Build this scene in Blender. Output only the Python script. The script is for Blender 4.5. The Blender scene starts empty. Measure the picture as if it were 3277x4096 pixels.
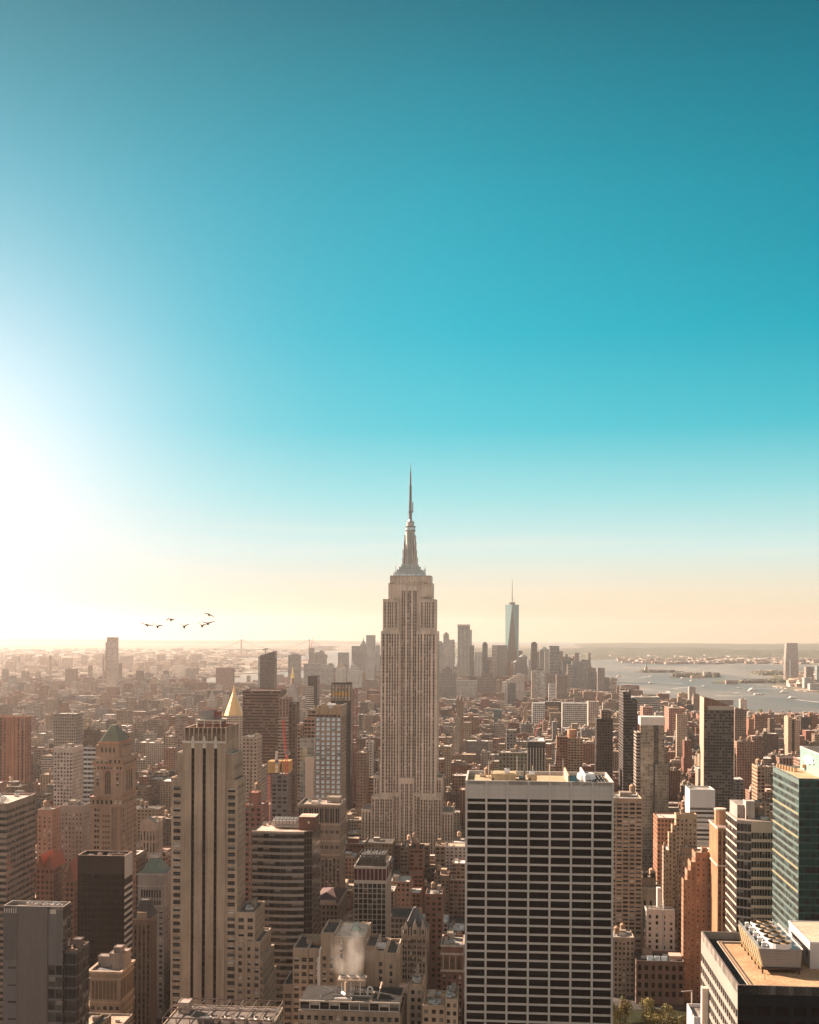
import bpy, math, random
from mathutils import Vector, Matrix
R = math.radians
C = bpy.context.scene.collection
SC = bpy.context.scene

# ---------------------------------------------------------------- camera
F, CXP, EYE, HC = 4690.0, 1638.5, 2525.0, 260.0          # focal length in photo pixels, principal column, eye level row, camera height
ROLL = R(0.28)
cam = bpy.data.objects.new("camera", bpy.data.cameras.new("camera"))
C.objects.link(cam); SC.camera = cam
cam.location = (0, 0, HC)
cam.rotation_euler = (R(90), -ROLL, 0)
cam.data.sensor_fit = 'VERTICAL'; cam.data.sensor_height = 36; cam.data.sensor_width = 36
cam.data.lens = F / 4096 * 36
cam.data.shift_y = (EYE - 2048) / 4096
cam.data.clip_start = 1; cam.data.clip_end = 90000

# ---------------------------------------------------------------- render settings
SC.render.engine = 'CYCLES'
SC.view_settings.view_transform = 'Standard'; SC.view_settings.look = 'None'
SC.view_settings.gamma = 1; SC.view_settings.exposure = 1.9
cy = SC.cycles
cy.max_bounces = 4; cy.diffuse_bounces = 2; cy.glossy_bounces = 2; cy.transmission_bounces = 2
cy.volume_bounces = 1; cy.caustics_reflective = False; cy.caustics_refractive = False
cy.use_denoising = True; cy.sample_clamp_indirect = 4

# ---------------------------------------------------------------- sun and sky
SUN_AZ, SUN_EL = R(-58), R(27)                            # azimuth from the view axis (left is negative), elevation
sdir = Vector((math.sin(SUN_AZ) * math.cos(SUN_EL), math.cos(SUN_AZ) * math.cos(SUN_EL), math.sin(SUN_EL)))
sl = bpy.data.lights.new("sun", 'SUN'); sl.energy = 5.0; sl.angle = R(0.5); sl.color = (1.0, 0.77, 0.6)
so = bpy.data.objects.new("sun", sl); C.objects.link(so)
so.rotation_euler = (-sdir).to_track_quat('-Z', 'Y').to_euler()

def lin(r, g, b):
    f = lambda c: (c / 255 / 12.92) if c <= 10 else ((c / 255 + 0.055) / 1.055) ** 2.4
    return (f(r), f(g), f(b), 1)

wd = bpy.data.worlds.new("World"); SC.world = wd; wd.use_nodes = True
nt = wd.node_tree; nt.nodes.clear(); N = nt.nodes; L = nt.links
def nd(t, **k):
    n = N.new(t)
    for a, b in k.items(): setattr(n, a, b)
    return n
def mth(op, a, b=None, c=None, clamp=False):
    n = nd('ShaderNodeMath', operation=op); n.use_clamp = clamp
    for i, x in enumerate((a, b, c)):
        if x is None: continue
        if isinstance(x, (int, float)): n.inputs[i].default_value = x
        else: L.new(x, n.inputs[i])
    return n.outputs[0]
def mixc(f, a, b, mode='MIX'):
    n = nd('ShaderNodeMix', data_type='RGBA', blend_type=mode); n.clamp_factor = True
    for s, x in ((0, f), (6, a), (7, b)):
        if isinstance(x, (int, float)): n.inputs[s].default_value = x
        elif isinstance(x, tuple): n.inputs[s].default_value = x
        else: L.new(x, n.inputs[s])
    return n.outputs[2]
tc = nd('ShaderNodeTexCoord'); sep = nd('ShaderNodeSeparateXYZ'); L.new(tc.outputs['Generated'], sep.inputs[0])
el = mth('MULTIPLY', mth('ARCSINE', sep.outputs[2]), 180 / math.pi)
def ramp(fac, stops):
    n = nd('ShaderNodeValToRGB'); cr = n.color_ramp
    while len(cr.elements) > 1: cr.elements.remove(cr.elements[-1])
    for i, (p, c) in enumerate(stops):
        e = cr.elements[0] if i == 0 else cr.elements.new(p)
        e.position = p; e.color = c
    L.new(fac, n.inputs[0]); return n.outputs[0]
ef = mth('MULTIPLY', mth('ADD', el, 2.0), 1 / 62.0, clamp=True)
E = lambda d: (d + 2) / 62.0
south = ramp(ef, [(E(-2), lin(244, 202, 156)), (E(0.3), lin(247, 214, 170)), (E(1.9), lin(244, 229, 200)), (E(4.0), lin(214, 238, 232)), (E(6.6), lin(156, 226, 230)),
                  (E(9.8), lin(76, 204, 218)), (E(14.2), lin(0, 186, 207)), (E(20), lin(0, 166, 188)), (E(28), lin(0, 118, 138)), (E(60), lin(30, 84, 104))])
# the sky grows darker and deeper away from the sun (to the right of the view)
azr = mth('DIVIDE', sep.outputs[0], mth('MAXIMUM', sep.outputs[1], 0.05))
dk = mth('MULTIPLY', mth('SUBTRACT', azr, 0.02), 1.5, clamp=True)
dk = mth('MULTIPLY', dk, mth('MULTIPLY', mth('SUBTRACT', el, 4.0), 1 / 14.0, clamp=True))
south = mixc(dk, south, mixc(1.0, south, (0.3, 0.52, 0.54, 1), 'MULTIPLY'))
# pale lens flare glow on the sunward side, painted into the sky colour
ga, ge = R(-23.5), R(5.0)
gdir = (math.sin(ga) * math.cos(ge), math.cos(ga) * math.cos(ge), math.sin(ge))
dt = nd('ShaderNodeVectorMath', operation='DOT_PRODUCT'); L.new(tc.outputs['Generated'], dt.inputs[0]); dt.inputs[1].default_value = gdir
th = mth('MULTIPLY', mth('ARCCOSINE', mth('MINIMUM', dt.outputs['Value'], 0.99999)), 180 / math.pi)
g1 = mth('EXPONENT', mth('MULTIPLY', mth('POWER', mth('DIVIDE', th, 10.1), 2.0), -1.0))
g2 = mth('EXPONENT', mth('MULTIPLY', mth('POWER', mth('DIVIDE', th, 19.0), 2.0), -1.0))
col = mixc(mth('MULTIPLY', g2, 0.3), south, lin(140, 205, 226))
glowc = mixc(mth('MULTIPLY', mth('SUBTRACT', el, 1.0), 1 / 9.0, clamp=True), (1.15, 1.0, .88, 1), (1.1, 1.12, 1.2, 1))
col = mixc(mth('MULTIPLY', g1, 1.0), col, glowc)
# a few faint thin streaks of high cloud low over the horizon
cmb = nd('ShaderNodeVectorMath', operation='MULTIPLY'); L.new(tc.outputs['Generated'], cmb.inputs[0]); cmb.inputs[1].default_value = (5.0, 5.0, 90.0)
cn = nd('ShaderNodeTexNoise'); cn.inputs['Scale'].default_value = 1.0; cn.inputs['Detail'].default_value = 5; L.new(cmb.outputs[0], cn.inputs['Vector'])
cb = mth('EXPONENT', mth('MULTIPLY', mth('POWER', mth('DIVIDE', mth('SUBTRACT', el, 3.6), 2.0), 2.0), -1.0))
cf = mth('MULTIPLY', mth('MULTIPLY', mth('SUBTRACT', cn.outputs['Fac'], 0.52), 3.0, clamp=True), mth('MULTIPLY', cb, 0.5))
col = mixc(cf, col, lin(252, 240, 226))
# unseen northern sky behind the camera, toned pale and warm to fill shaded fronts
north = ramp(ef, [(0.0, (.31, .275, .245, 1)), (E(8), (.29, .265, .24, 1)), (E(30), (.19, .18, .17, 1)), (1.0, (.085, .09, .095, 1))])
col = mixc(1.0, col, (.27, .27, .27, 1), 'MULTIPLY')
nf = mth('MULTIPLY', mth('ADD', mth('MULTIPLY', sep.outputs[1], -1.0), 0.25), 1.6, clamp=True)
col = mixc(nf, col, north)
sky = nd('ShaderNodeTexSky', sky_type='NISHITA'); sky.sun_disc = False
sky.sun_elevation = SUN_EL; sky.sun_rotation = SUN_AZ % (2 * math.pi); sky.air_density = 1.0; sky.dust_density = 2.0
gain = nd('ShaderNodeVectorMath', operation='SCALE'); L.new(col, gain.inputs[0]); gain.inputs[3].default_value = 10.0
bgc = mixc(0.004, gain.outputs[0], sky.outputs[0])
bg = nd('ShaderNodeBackground'); L.new(bgc, bg.inputs[0]); bg.inputs[1].default_value = 0.1
wo = nd('ShaderNodeOutputWorld'); L.new(bg.outputs[0], wo.inputs[0])
wd.cycles.sampling_method = 'MANUAL'; wd.cycles.sample_map_resolution = 512

# ---------------------------------------------------------------- pixel rays and the street grid
GA = R(4.34)
Ux, Uy, Vx, Vy = math.cos(GA), -math.sin(GA), math.sin(GA), math.cos(GA)   # along the cross streets, along the avenues
def tan2(px, py):
    dx, dy = px - CXP, EYE - py
    return ((dx * math.cos(ROLL) - dy * math.sin(ROLL)) / F, (dx * math.sin(ROLL) + dy * math.cos(ROLL)) / F)
def gnd(px, py, z=0.0):
    tx, tz = tan2(px, py); Y = (z - HC) / tz
    return (tx * Y, Y)
def at(px, py, D):
    tx, tz = tan2(px, py); return (tx * D, D, HC + tz * D)
def grid(X, Y): return (X * Ux + Y * Uy, X * Vx + Y * Vy)
def ungrid(u, v): return (u * Ux + v * Vx, u * Uy + v * Vy)

# ---------------------------------------------------------------- materials
M = {}
def newmat(name):
    m = bpy.data.materials.new(name); m.use_nodes = True
    t = m.node_tree; t.nodes.clear(); M[name] = m
    o = t.nodes.new('ShaderNodeOutputMaterial'); p = t.nodes.new('ShaderNodeBsdfPrincipled')
    t.links.new(p.outputs[0], o.inputs[0])
    return m, t, p
class G:
    def __init__(s, t): s.t = t
    def n(s, ty, **k):
        n = s.t.nodes.new(ty)
        for a, b in k.items(): setattr(n, a, b)
        return n
    def l(s, a, b): s.t.links.new(a, b)
    def set(s, i, x):
        if isinstance(x, (int, float, tuple)): i.default_value = x
        else: s.l(x, i)
    def m(s, op, a, b=None, c=None, clamp=False):
        n = s.n('ShaderNodeMath', operation=op); n.use_clamp = clamp
        for i, x in enumerate((a, b, c)):
            if x is not None: s.set(n.inputs[i], x)
        return n.outputs[0]
    def mix(s, f, a, b, mode='MIX'):
        n = s.n('ShaderNodeMix', data_type='RGBA', blend_type=mode)
        s.set(n.inputs[0], f); s.set(n.inputs[6], a); s.set(n.inputs[7], b)
        return n.outputs[2]
    def mr(s, x, a, b, c, d):
        n = s.n('ShaderNodeMapRange'); s.set(n.inputs[0], x)
        for i, v in enumerate((a, b, c, d)): n.inputs[i + 1].default_value = v
        return n.outputs[0]
    def noise(s, vec, scale, detail=3, rough=.6):
        n = s.n('ShaderNodeTexNoise'); n.inputs['Scale'].default_value = scale; n.inputs['Detail'].default_value = detail; n.inputs['Roughness'].default_value = rough
        if vec is not None: s.l(vec, n.inputs['Vector'])
        return n.outputs['Fac']
    def tint(s):
        n = s.n('ShaderNodeAttribute'); n.attribute_name = 'tint'; return n.outputs['Color']
    def obj(s): return s.n('ShaderNodeTexCoord').outputs['Object']
    def vmul(s, v, xyz):
        n = s.n('ShaderNodeVectorMath', operation='MULTIPLY'); s.l(v, n.inputs[0]); n.inputs[1].default_value = xyz; return n.outputs[0]

def masonry(name, rough=.85, streak=.3, grain=.3, scale=1.0, spec=.3):
    m, t, p = newmat(name); g = G(t); v = g.obj()
    a = g.noise(v, .05 * scale, 4); b = g.noise(g.vmul(v, (1.2, 1.2, .06)), .5 * scale, 3); c = g.noise(v, 2.2 * scale, 2)
    k = g.m('ADD', g.mr(a, .3, .7, 1 - streak * .6, 1 + streak * .35), g.mr(b, .3, .7, -streak * .55, streak * .35))
    k = g.m('ADD', k, g.mr(c, .3, .7, -grain * .4, grain * .4))
    mul = g.n('ShaderNodeVectorMath', operation='SCALE'); g.l(g.tint(), mul.inputs[0]); g.l(k, mul.inputs[3])
    g.l(mul.outputs[0], p.inputs['Base Color']); p.inputs['Roughness'].default_value = rough; p.inputs['Specular IOR Level'].default_value = spec
    return m
masonry('masonry', streak=.42); masonry('roof', .9, .7, .6, 1.6, .2); masonry('painted', .6, .15, .1, 1, .4)
masonry('gravel', .95, .45, .9, 2.0, .1)
def metal(name, rough, met, grain=.1):
    m, t, p = newmat(name); g = G(t); a = g.noise(g.vmul(g.obj(), (1, 1, .15)), .8, 4)
    mul = g.n('ShaderNodeVectorMath', operation='SCALE'); g.l(g.tint(), mul.inputs[0]); g.l(g.mr(a, .3, .7, 1 - grain, 1 + grain), mul.inputs[3])
    g.l(mul.outputs[0], p.inputs['Base Color']); p.inputs['Roughness'].default_value = rough; p.inputs['Metallic'].default_value = met
    return m
metal('metal', .45, .6, .25); metal('goldleaf', .32, 1.0, .12); metal('copper', .75, .1, .3); metal('panel', .4, .35, .08)
def glass(name, col, rough=.06, met=.0, wob=.0, ior=1.5):
    m, t, p = newmat(name); g = G(t); v = g.obj()
    a = g.noise(v, .35, 3)
    p.inputs['IOR'].default_value = ior
    mul = g.n('ShaderNodeVectorMath', operation='SCALE'); mul.inputs[0].default_value = col[:3]; g.l(g.mr(a, .3, .7, .6, 1.4), mul.inputs[3])
    g.l(mul.outputs[0], p.inputs['Base Color']); p.inputs['Roughness'].default_value = rough; p.inputs['Metallic'].default_value = met
    if wob:
        bmp = g.n('ShaderNodeBump'); bmp.inputs['Strength'].default_value = wob; bmp.inputs['Distance'].default_value = .4
        g.l(g.noise(v, .22, 2), bmp.inputs['Height']); g.l(bmp.outputs[0], p.inputs['Normal'])
    return m
glass('glass_dark', (.018, .017, .017)); glass('glass_black', (.011, .0065, .005), .08, 0, .15); M['glass_black'].node_tree.nodes['Principled BSDF'].inputs['Specular IOR Level'].default_value = .2; glass('glass_mid', (.05, .045, .042), .08)
glass('glass_green', (.014, .05, .044), .05, .25, .1); glass('glass_greenlight', (.13, .185, .175), .12, .35, .05); glass('glass_painted_sky', (.5, .6, .64), .3, .1)  # the pale blue glass carries the sky's reflection in its base colour
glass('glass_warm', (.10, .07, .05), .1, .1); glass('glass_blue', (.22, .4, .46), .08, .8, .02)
glass('facet_dark', (.09, .075, .065), .25, .3); glass('facet_blue', (.13, .22, .22), .35, .3)
for k_ in ('glass_dark', 'glass_mid', 'glass_warm'): M[k_].node_tree.nodes['Principled BSDF'].inputs['Specular IOR Level'].default_value = .24
glass('blind', (.42, .36, .3), .5); glass('blind_dim', (.17, .14, .12), .4)

def facade_mat(name, a, b, c, d, kind='punch', bl=.78):
    """wall with window openings read from metre-true UVs (one UV unit = one bay and one storey); wall colour from the tint attribute"""
    m, t, p = newmat(name); g = G(t)
    uv = g.n('ShaderNodeUVMap').outputs[0]; sp = g.n('ShaderNodeSeparateXYZ'); g.l(uv, sp.inputs[0])
    fu, fv = g.m('FRACT', sp.outputs[0]), g.m('FRACT', sp.outputs[1])
    inu = g.m('MULTIPLY', g.m('GREATER_THAN', fu, a), g.m('LESS_THAN', fu, b))
    inv = g.m('MULTIPLY', g.m('GREATER_THAN', fv, c), g.m('LESS_THAN', fv, d))
    mask = g.m('MULTIPLY', inu, inv)
    cell = g.n('ShaderNodeCombineXYZ'); g.l(g.m('FLOOR', sp.outputs[0]), cell.inputs[0]); g.l(g.m('FLOOR', sp.outputs[1]), cell.inputs[1])
    g.l(g.n('ShaderNodeObjectInfo').outputs['Random'], cell.inputs[2])
    wn = g.n('ShaderNodeTexWhiteNoise', noise_dimensions='3D'); g.l(cell.outputs[0], wn.inputs[0]); r = wn.outputs[0]
    v = g.obj(); k = g.m('ADD', g.mr(g.noise(v, .05, 4), .3, .7, .8, 1.15), g.mr(g.noise(g.vmul(v, (1, 1, .08)), .4, 2), .3, .7, -.14, .12))
    wall = g.n('ShaderNodeVectorMath', operation='SCALE'); g.l(g.tint(), wall.inputs[0]); g.l(k, wall.inputs[3]); wall = wall.outputs[0]
    if kind == 'glass':
        gl = g.n('ShaderNodeVectorMath', operation='SCALE'); g.l(g.tint(), gl.inputs[0]); g.l(g.mr(r, 0, 1, .45, 1.25), gl.inputs[3])
        frame = g.mix(.3, wall, (.07, .07, .07, 1)); colr = g.mix(mask, frame, gl.outputs[0])
        g.l(g.mr(mask, 0, 1, .5, .12), p.inputs['Roughness']); g.l(g.mr(mask, 0, 1, .1, .45), p.inputs['Metallic'])
    else:
        gl = g.mix(g.m('GREATER_THAN', r, bl), (.016, .015, .014, 1), (.17, .14, .115, 1)); gl = g.mix(g.m('MULTIPLY', r, .25), gl, (.06, .05, .042, 1))
        if kind == 'pier':
            strip = g.mix(.72, wall, (.06, .05, .045, 1)); wall = g.mix(inu, wall, strip)
        colr = g.mix(mask, wall, gl); g.l(g.mr(mask, 0, 1, .85, .15), p.inputs['Roughness']); p.inputs['Specular IOR Level'].default_value = .22
    g.l(colr, p.inputs['Base Color'])
facade_mat('punch', .24, .76, .3, .8); facade_mat('ribbon', .03, .97, .42, .92, bl=.85); facade_mat('pier', .3, .7, .3, .85, 'pier'); facade_mat('curtain', .06, .94, .08, .9, 'glass')
facade_mat('bigpunch', .14, .86, .25, .85); facade_mat('balcony', .12, .88, .34, .9, bl=.7)

# ---------------------------------------------------------------- mesh building
class MB:
    def __init__(s): s.v = []; s.f = []; s.m = []; s.c = []; s.uv = []; s.mats = {}
    def poly(s, pts, mat='masonry', c=(.5, .5, .5), uv=None):
        b = len(s.v); n = len(pts); s.v.extend(pts); s.f.append(tuple(range(b, b + n)))
        s.m.append(s.mats.setdefault(mat, len(s.mats))); s.c.append(c); s.uv.extend(uv if uv else [(0., 0.)] * n)
    def box(s, x0, x1, y0, y1, z0, z1, mat='masonry', c=(.5, .5, .5), top=True, tm=None, tcol=None, bot=False):
        p = s.poly
        p([(x0, y0, z0), (x1, y0, z0), (x1, y0, z1), (x0, y0, z1)], mat, c); p([(x1, y0, z0), (x1, y1, z0), (x1, y1, z1), (x1, y0, z1)], mat, c)
        p([(x1, y1, z0), (x0, y1, z0), (x0, y1, z1), (x1, y1, z1)], mat, c); p([(x0, y1, z0), (x0, y0, z0), (x0, y0, z1), (x0, y1, z1)], mat, c)
        if top: p([(x0, y0, z1), (x1, y0, z1), (x1, y1, z1), (x0, y1, z1)], tm or mat, tcol or c)
        if bot: p([(x0, y1, z0), (x1, y1, z0), (x1, y0, z0), (x0, y0, z0)], mat, c)
    def wall(s, o, ud, W, z0, z1, style, c, bay=3.5, fh=3.5):
        nu = max(1, round(W / bay)); nv = max(1, round((z1 - z0) / fh)); x1, y1 = o[0] + ud[0] * W, o[1] + ud[1] * W
        s.poly([(o[0], o[1], z0), (x1, y1, z0), (x1, y1, z1), (o[0], o[1], z1)], style, c, [(0, 0), (nu, 0), (nu, nv), (0, nv)])
    def wbox(s, x0, x1, y0, y1, z0, z1, style, c, bay=3.5, fh=3.5, par=1.0, rc=(.3, .28, .25), rmb=None):
        w, d = x1 - x0, y1 - y0
        s.wall((x0, y0), (1, 0), w, z0, z1 - par, style, c, bay, fh); s.wall((x1, y0), (0, 1), d, z0, z1 - par, style, c, bay, fh)
        s.wall((x1, y1), (-1, 0), w, z0, z1 - par, style, c, bay, fh); s.wall((x0, y1), (0, -1), d, z0, z1 - par, style, c, bay, fh)
        s.rim(x0, x1, y0, y1, z1 - par, z1, 'masonry', c)
        r = rmb or s; t = .4
        r.poly([(x0 + t, y0 + t, z1 - par), (x1 - t, y0 + t, z1 - par), (x1 - t, y1 - t, z1 - par), (x0 + t, y1 - t, z1 - par)], 'roof', rc)
    def rim(s, x0, x1, y0, y1, z0, z1, mat, c, t=.4, tc=None):
        p = s.poly; a, b, d, e = x0 + t, x1 - t, y0 + t, y1 - t; tc = tc or c
        for (q, r, qi, ri) in (((x0, y0), (x1, y0), (a, d), (b, d)), ((x1, y0), (x1, y1), (b, d), (b, e)), ((x1, y1), (x0, y1), (b, e), (a, e)), ((x0, y1), (x0, y0), (a, e), (a, d))):
            p([(*q, z0), (*r, z0), (*r, z1), (*q, z1)], mat, c); p([(*q, z1), (*r, z1), (*ri, z1), (*qi, z1)], mat, tc); p([(*ri, z0), (*qi, z0), (*qi, z1), (*ri, z1)], mat, c)
    def cyl(s, cx, cy_, r0, r1, z0, z1, n=12, mat='masonry', c=(.5, .5, .5), cap=True, ph=0.):
        a = [(math.cos(ph + 2 * math.pi * i / n), math.sin(ph + 2 * math.pi * i / n)) for i in range(n)]
        for i in range(n):
            p, q = a[i], a[(i + 1) % n]
            if r1 < 1e-3: s.poly([(cx + p[0] * r0, cy_ + p[1] * r0, z0), (cx + q[0] * r0, cy_ + q[1] * r0, z0), (cx, cy_, z1)], mat, c)
            else: s.poly([(cx + p[0] * r0, cy_ + p[1] * r0, z0), (cx + q[0] * r0, cy_ + q[1] * r0, z0), (cx + q[0] * r1, cy_ + q[1] * r1, z1), (cx + p[0] * r1, cy_ + p[1] * r1, z1)], mat, c)
        if cap and r1 > 1e-3: s.poly([(cx + p[0] * r1, cy_ + p[1] * r1, z1) for p in a], mat, c)
    def frus(s, a, b, mat, c, top=True):
        """a, b = (x0, x1, y0, y1, z): a tapering four-sided block from rectangle a up to rectangle b"""
        x0, x1, y0, y1, z0 = a; X0, X1, Y0, Y1, z1 = b
        lo = [(x0, y0, z0), (x1, y0, z0), (x1, y1, z0), (x0, y1, z0)]; hi = [(X0, Y0, z1), (X1, Y0, z1), (X1, Y1, z1), (X0, Y1, z1)]
        for i in range(4): s.poly([lo[i], lo[(i + 1) % 4], hi[(i + 1) % 4], hi[i]], mat, c)
        if top: s.poly(hi, mat, c)
    def bar(s, p, q, r, mat='metal', c=(.3, .3, .3)):
        p, q = Vector(p), Vector(q); d = (q - p)
        if d.length < 1e-6: return
        d.normalize(); a = d.orthogonal().normalized() * r; b = d.cross(a).normalized() * r
        o = [a + b, b - a, -a - b, a - b]
        for i in range(4): s.poly([tuple(p + o[i]), tuple(p + o[(i + 1) % 4]), tuple(q + o[(i + 1) % 4]), tuple(q + o[i])], mat, c)
        s.poly([tuple(q + k) for k in o], mat, c); s.poly([tuple(p + k) for k in o[::-1]], mat, c)
    def mesh(s, name):
        me = bpy.data.meshes.new(name); me.from_pydata(s.v, [], s.f)
        for k in sorted(s.mats, key=s.mats.get): me.materials.append(M[k])
        me.polygons.foreach_set('material_index', s.m)
        u = me.uv_layers.new(name='UVMap'); u.data.foreach_set('uv', [x for p in s.uv for x in p])
        t = me.attributes.new('tint', 'FLOAT_COLOR', 'FACE'); t.data.foreach_set('color', [x for c in s.c for x in (c[0], c[1], c[2], 1.0)])
        return me
    def build(s, name, parent=None):
        return link(name, s.mesh(name), parent)
def link(name, me, parent=None):
    o = bpy.data.objects.new(name, me); C.objects.link(o)
    if parent is not None: o.parent = parent
    return o
def tag(o, label=None, cat=None, group=None, kind=None):
    for k, v in (('label', label), ('category', cat), ('group', group), ('kind', kind)):
        if v: o[k] = v
    return o
def empty(name, loc, rz=0.):
    o = bpy.data.objects.new(name, None); C.objects.link(o); o.location = loc; o.rotation_euler = (0, 0, rz); o.empty_display_size = 5
    return o

# window meshes are shared by size and by how far the blind is drawn
WM = {}
VAR = {'std': [('glass_dark', 'glass_dark'), ('glass_mid', 'glass_dark'), ('glass_dark', 'blind'), ('glass_mid', 'blind_dim'), ('blind', 'blind')],
       'dark': [('glass_black', 'glass_black'), ('glass_black', 'glass_black'), ('glass_black', 'glass_dark')],
       'green': [('glass_green', 'glass_green'), ('glass_green', 'glass_green'), ('glass_dark', 'glass_green'), ('glass_dark', 'glass_dark')],
       'glight': [('glass_mid', 'glass_greenlight'), ('glass_mid', 'glass_mid'), ('glass_greenlight', 'glass_greenlight'), ('glass_dark', 'glass_mid')],
       'sky': [('glass_painted_sky', 'glass_painted_sky'), ('glass_painted_sky', 'glass_painted_sky'), ('glass_painted_sky', 'blind'), ('glass_blue', 'glass_painted_sky')],
       'warm': [('glass_warm', 'glass_warm'), ('glass_dark', 'glass_warm'), ('glass_warm', 'blind_dim'), ('glass_dark', 'glass_dark')],
       'stone': [('glass_mid', 'glass_mid'), ('glass_warm', 'glass_warm'), ('glass_mid', 'blind_dim'), ('blind_dim', 'blind')],
       'office': [('glass_dark', 'glass_dark'), ('glass_mid', 'glass_mid'), ('glass_dark', 'glass_mid'), ('glass_mid', 'blind_dim')]}
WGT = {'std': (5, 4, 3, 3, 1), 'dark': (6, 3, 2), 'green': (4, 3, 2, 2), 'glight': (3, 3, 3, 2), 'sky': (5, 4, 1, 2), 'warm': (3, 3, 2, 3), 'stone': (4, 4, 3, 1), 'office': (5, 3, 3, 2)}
def winfaces(mb, w, h, var, sash, fr, xf=lambda p: p):
    lo, up = var; hw, hh = w / 2, h / 2; zc = hh * .05
    q = lambda x0, x1, z0, z1, y, m, c: mb.poly([xf((x0, y, z0)), xf((x1, y, z0)), xf((x1, y, z1)), xf((x0, y, z1))], m, c)
    q(-hw, hw, -hh, zc, 0, lo, fr); q(-hw, hw, zc, hh, 0, up, fr)
    if sash:
        t = .09
        q(-hw, hw, zc - t, zc + t, -.05, 'painted', fr); q(-hw, -hw + t, -hh, hh, -.05, 'painted', fr); q(hw - t, hw, -hh, hh, -.05, 'painted', fr)
    elif w > 4.5:
        n = max(2, round(w / 1.6))
        for i in range(1, n): q(-hw + w * i / n - .05, -hw + w * i / n + .05, -hh, hh, -.04, 'metal', fr)
def winmesh(w, h, var, sash, fr):
    k = (round(w, 2), round(h, 2), var, sash, fr)
    if k not in WM:
        b = MB(); winfaces(b, w, h, var, sash, fr); WM[k] = b.mesh('window')
    return WM[k]

def facade(mb, o, ud, W, z0, z1, cols, rows, d, mat, tint, panes, mode='punch', smat='masonry', stint=None):
    nx, ny = ud[1], -ud[0]; P = mb.poly
    def pt(u, z, dd=0.): return (o[0] + ud[0] * u - nx * dd, o[1] + ud[1] * u - ny * dd, z)
    def qd(a, b, c, e, dd=0., m=mat, t=tint): P([pt(a, c, dd), pt(b, c, dd), pt(b, e, dd), pt(a, e, dd)], m, t)
    prev = 0.
    for (a, b) in cols:
        if a > prev + 1e-4: qd(prev, a, z0, z1)
        prev = b
    if W > prev + 1e-4: qd(prev, W, z0, z1)
    for (a, b) in cols:
        if mode == 'pier' and rows:
            lo, hi = rows[0][0], rows[-1][1]
            if lo > z0: qd(a, b, z0, lo)
            if hi < z1: qd(a, b, hi, z1)
            P([pt(a, lo), pt(a, lo, d), pt(a, hi, d), pt(a, hi)], mat, tint); P([pt(b, lo, d), pt(b, lo), pt(b, hi), pt(b, hi, d)], mat, tint)
            P([pt(a, hi, d), pt(b, hi, d), pt(b, hi), pt(a, hi)], mat, tint)
            for i, (c, e) in enumerate(rows):
                if i: qd(a, b, rows[i - 1][1], c, d * .8, smat, stint or tint)
                panes.append((pt((a + b) / 2, (c + e) / 2, d), ud, b - a, e - c))
        else:
            zp = z0
            for (c, e) in rows:
                if c > zp + 1e-4: qd(a, b, zp, c)
                zp = e
                P([pt(a, c), pt(a, c, d), pt(a, e, d), pt(a, e)], mat, tint); P([pt(b, c, d), pt(b, c), pt(b, e), pt(b, e, d)], mat, tint)
                P([pt(a, c), pt(b, c), pt(b, c, d), pt(a, c, d)], mat, tint); P([pt(a, e, d), pt(b, e, d), pt(b, e), pt(a, e)], mat, tint)
                panes.append((pt((a + b) / 2, (c + e) / 2, d), ud, b - a, e - c))
            if z1 > zp: qd(a, b, zp, z1)
def mkcols(W, bay, frac, m=0.):
    n = max(1, round((W - 2 * m) / bay)); b = (W - 2 * m) / n; k = b * (1 - frac) / 2
    return [(m + i * b + k, m + (i + 1) * b - k) for i in range(n)]
def mkrows(z0, z1, fh, frac, top=1.5, sill=None):
    n = int((z1 - top - z0) / fh); out = []
    for i in range(n):
        zt = z1 - top - i * fh; out.append((zt - fh * frac, zt))
    return out[::-1]

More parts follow.
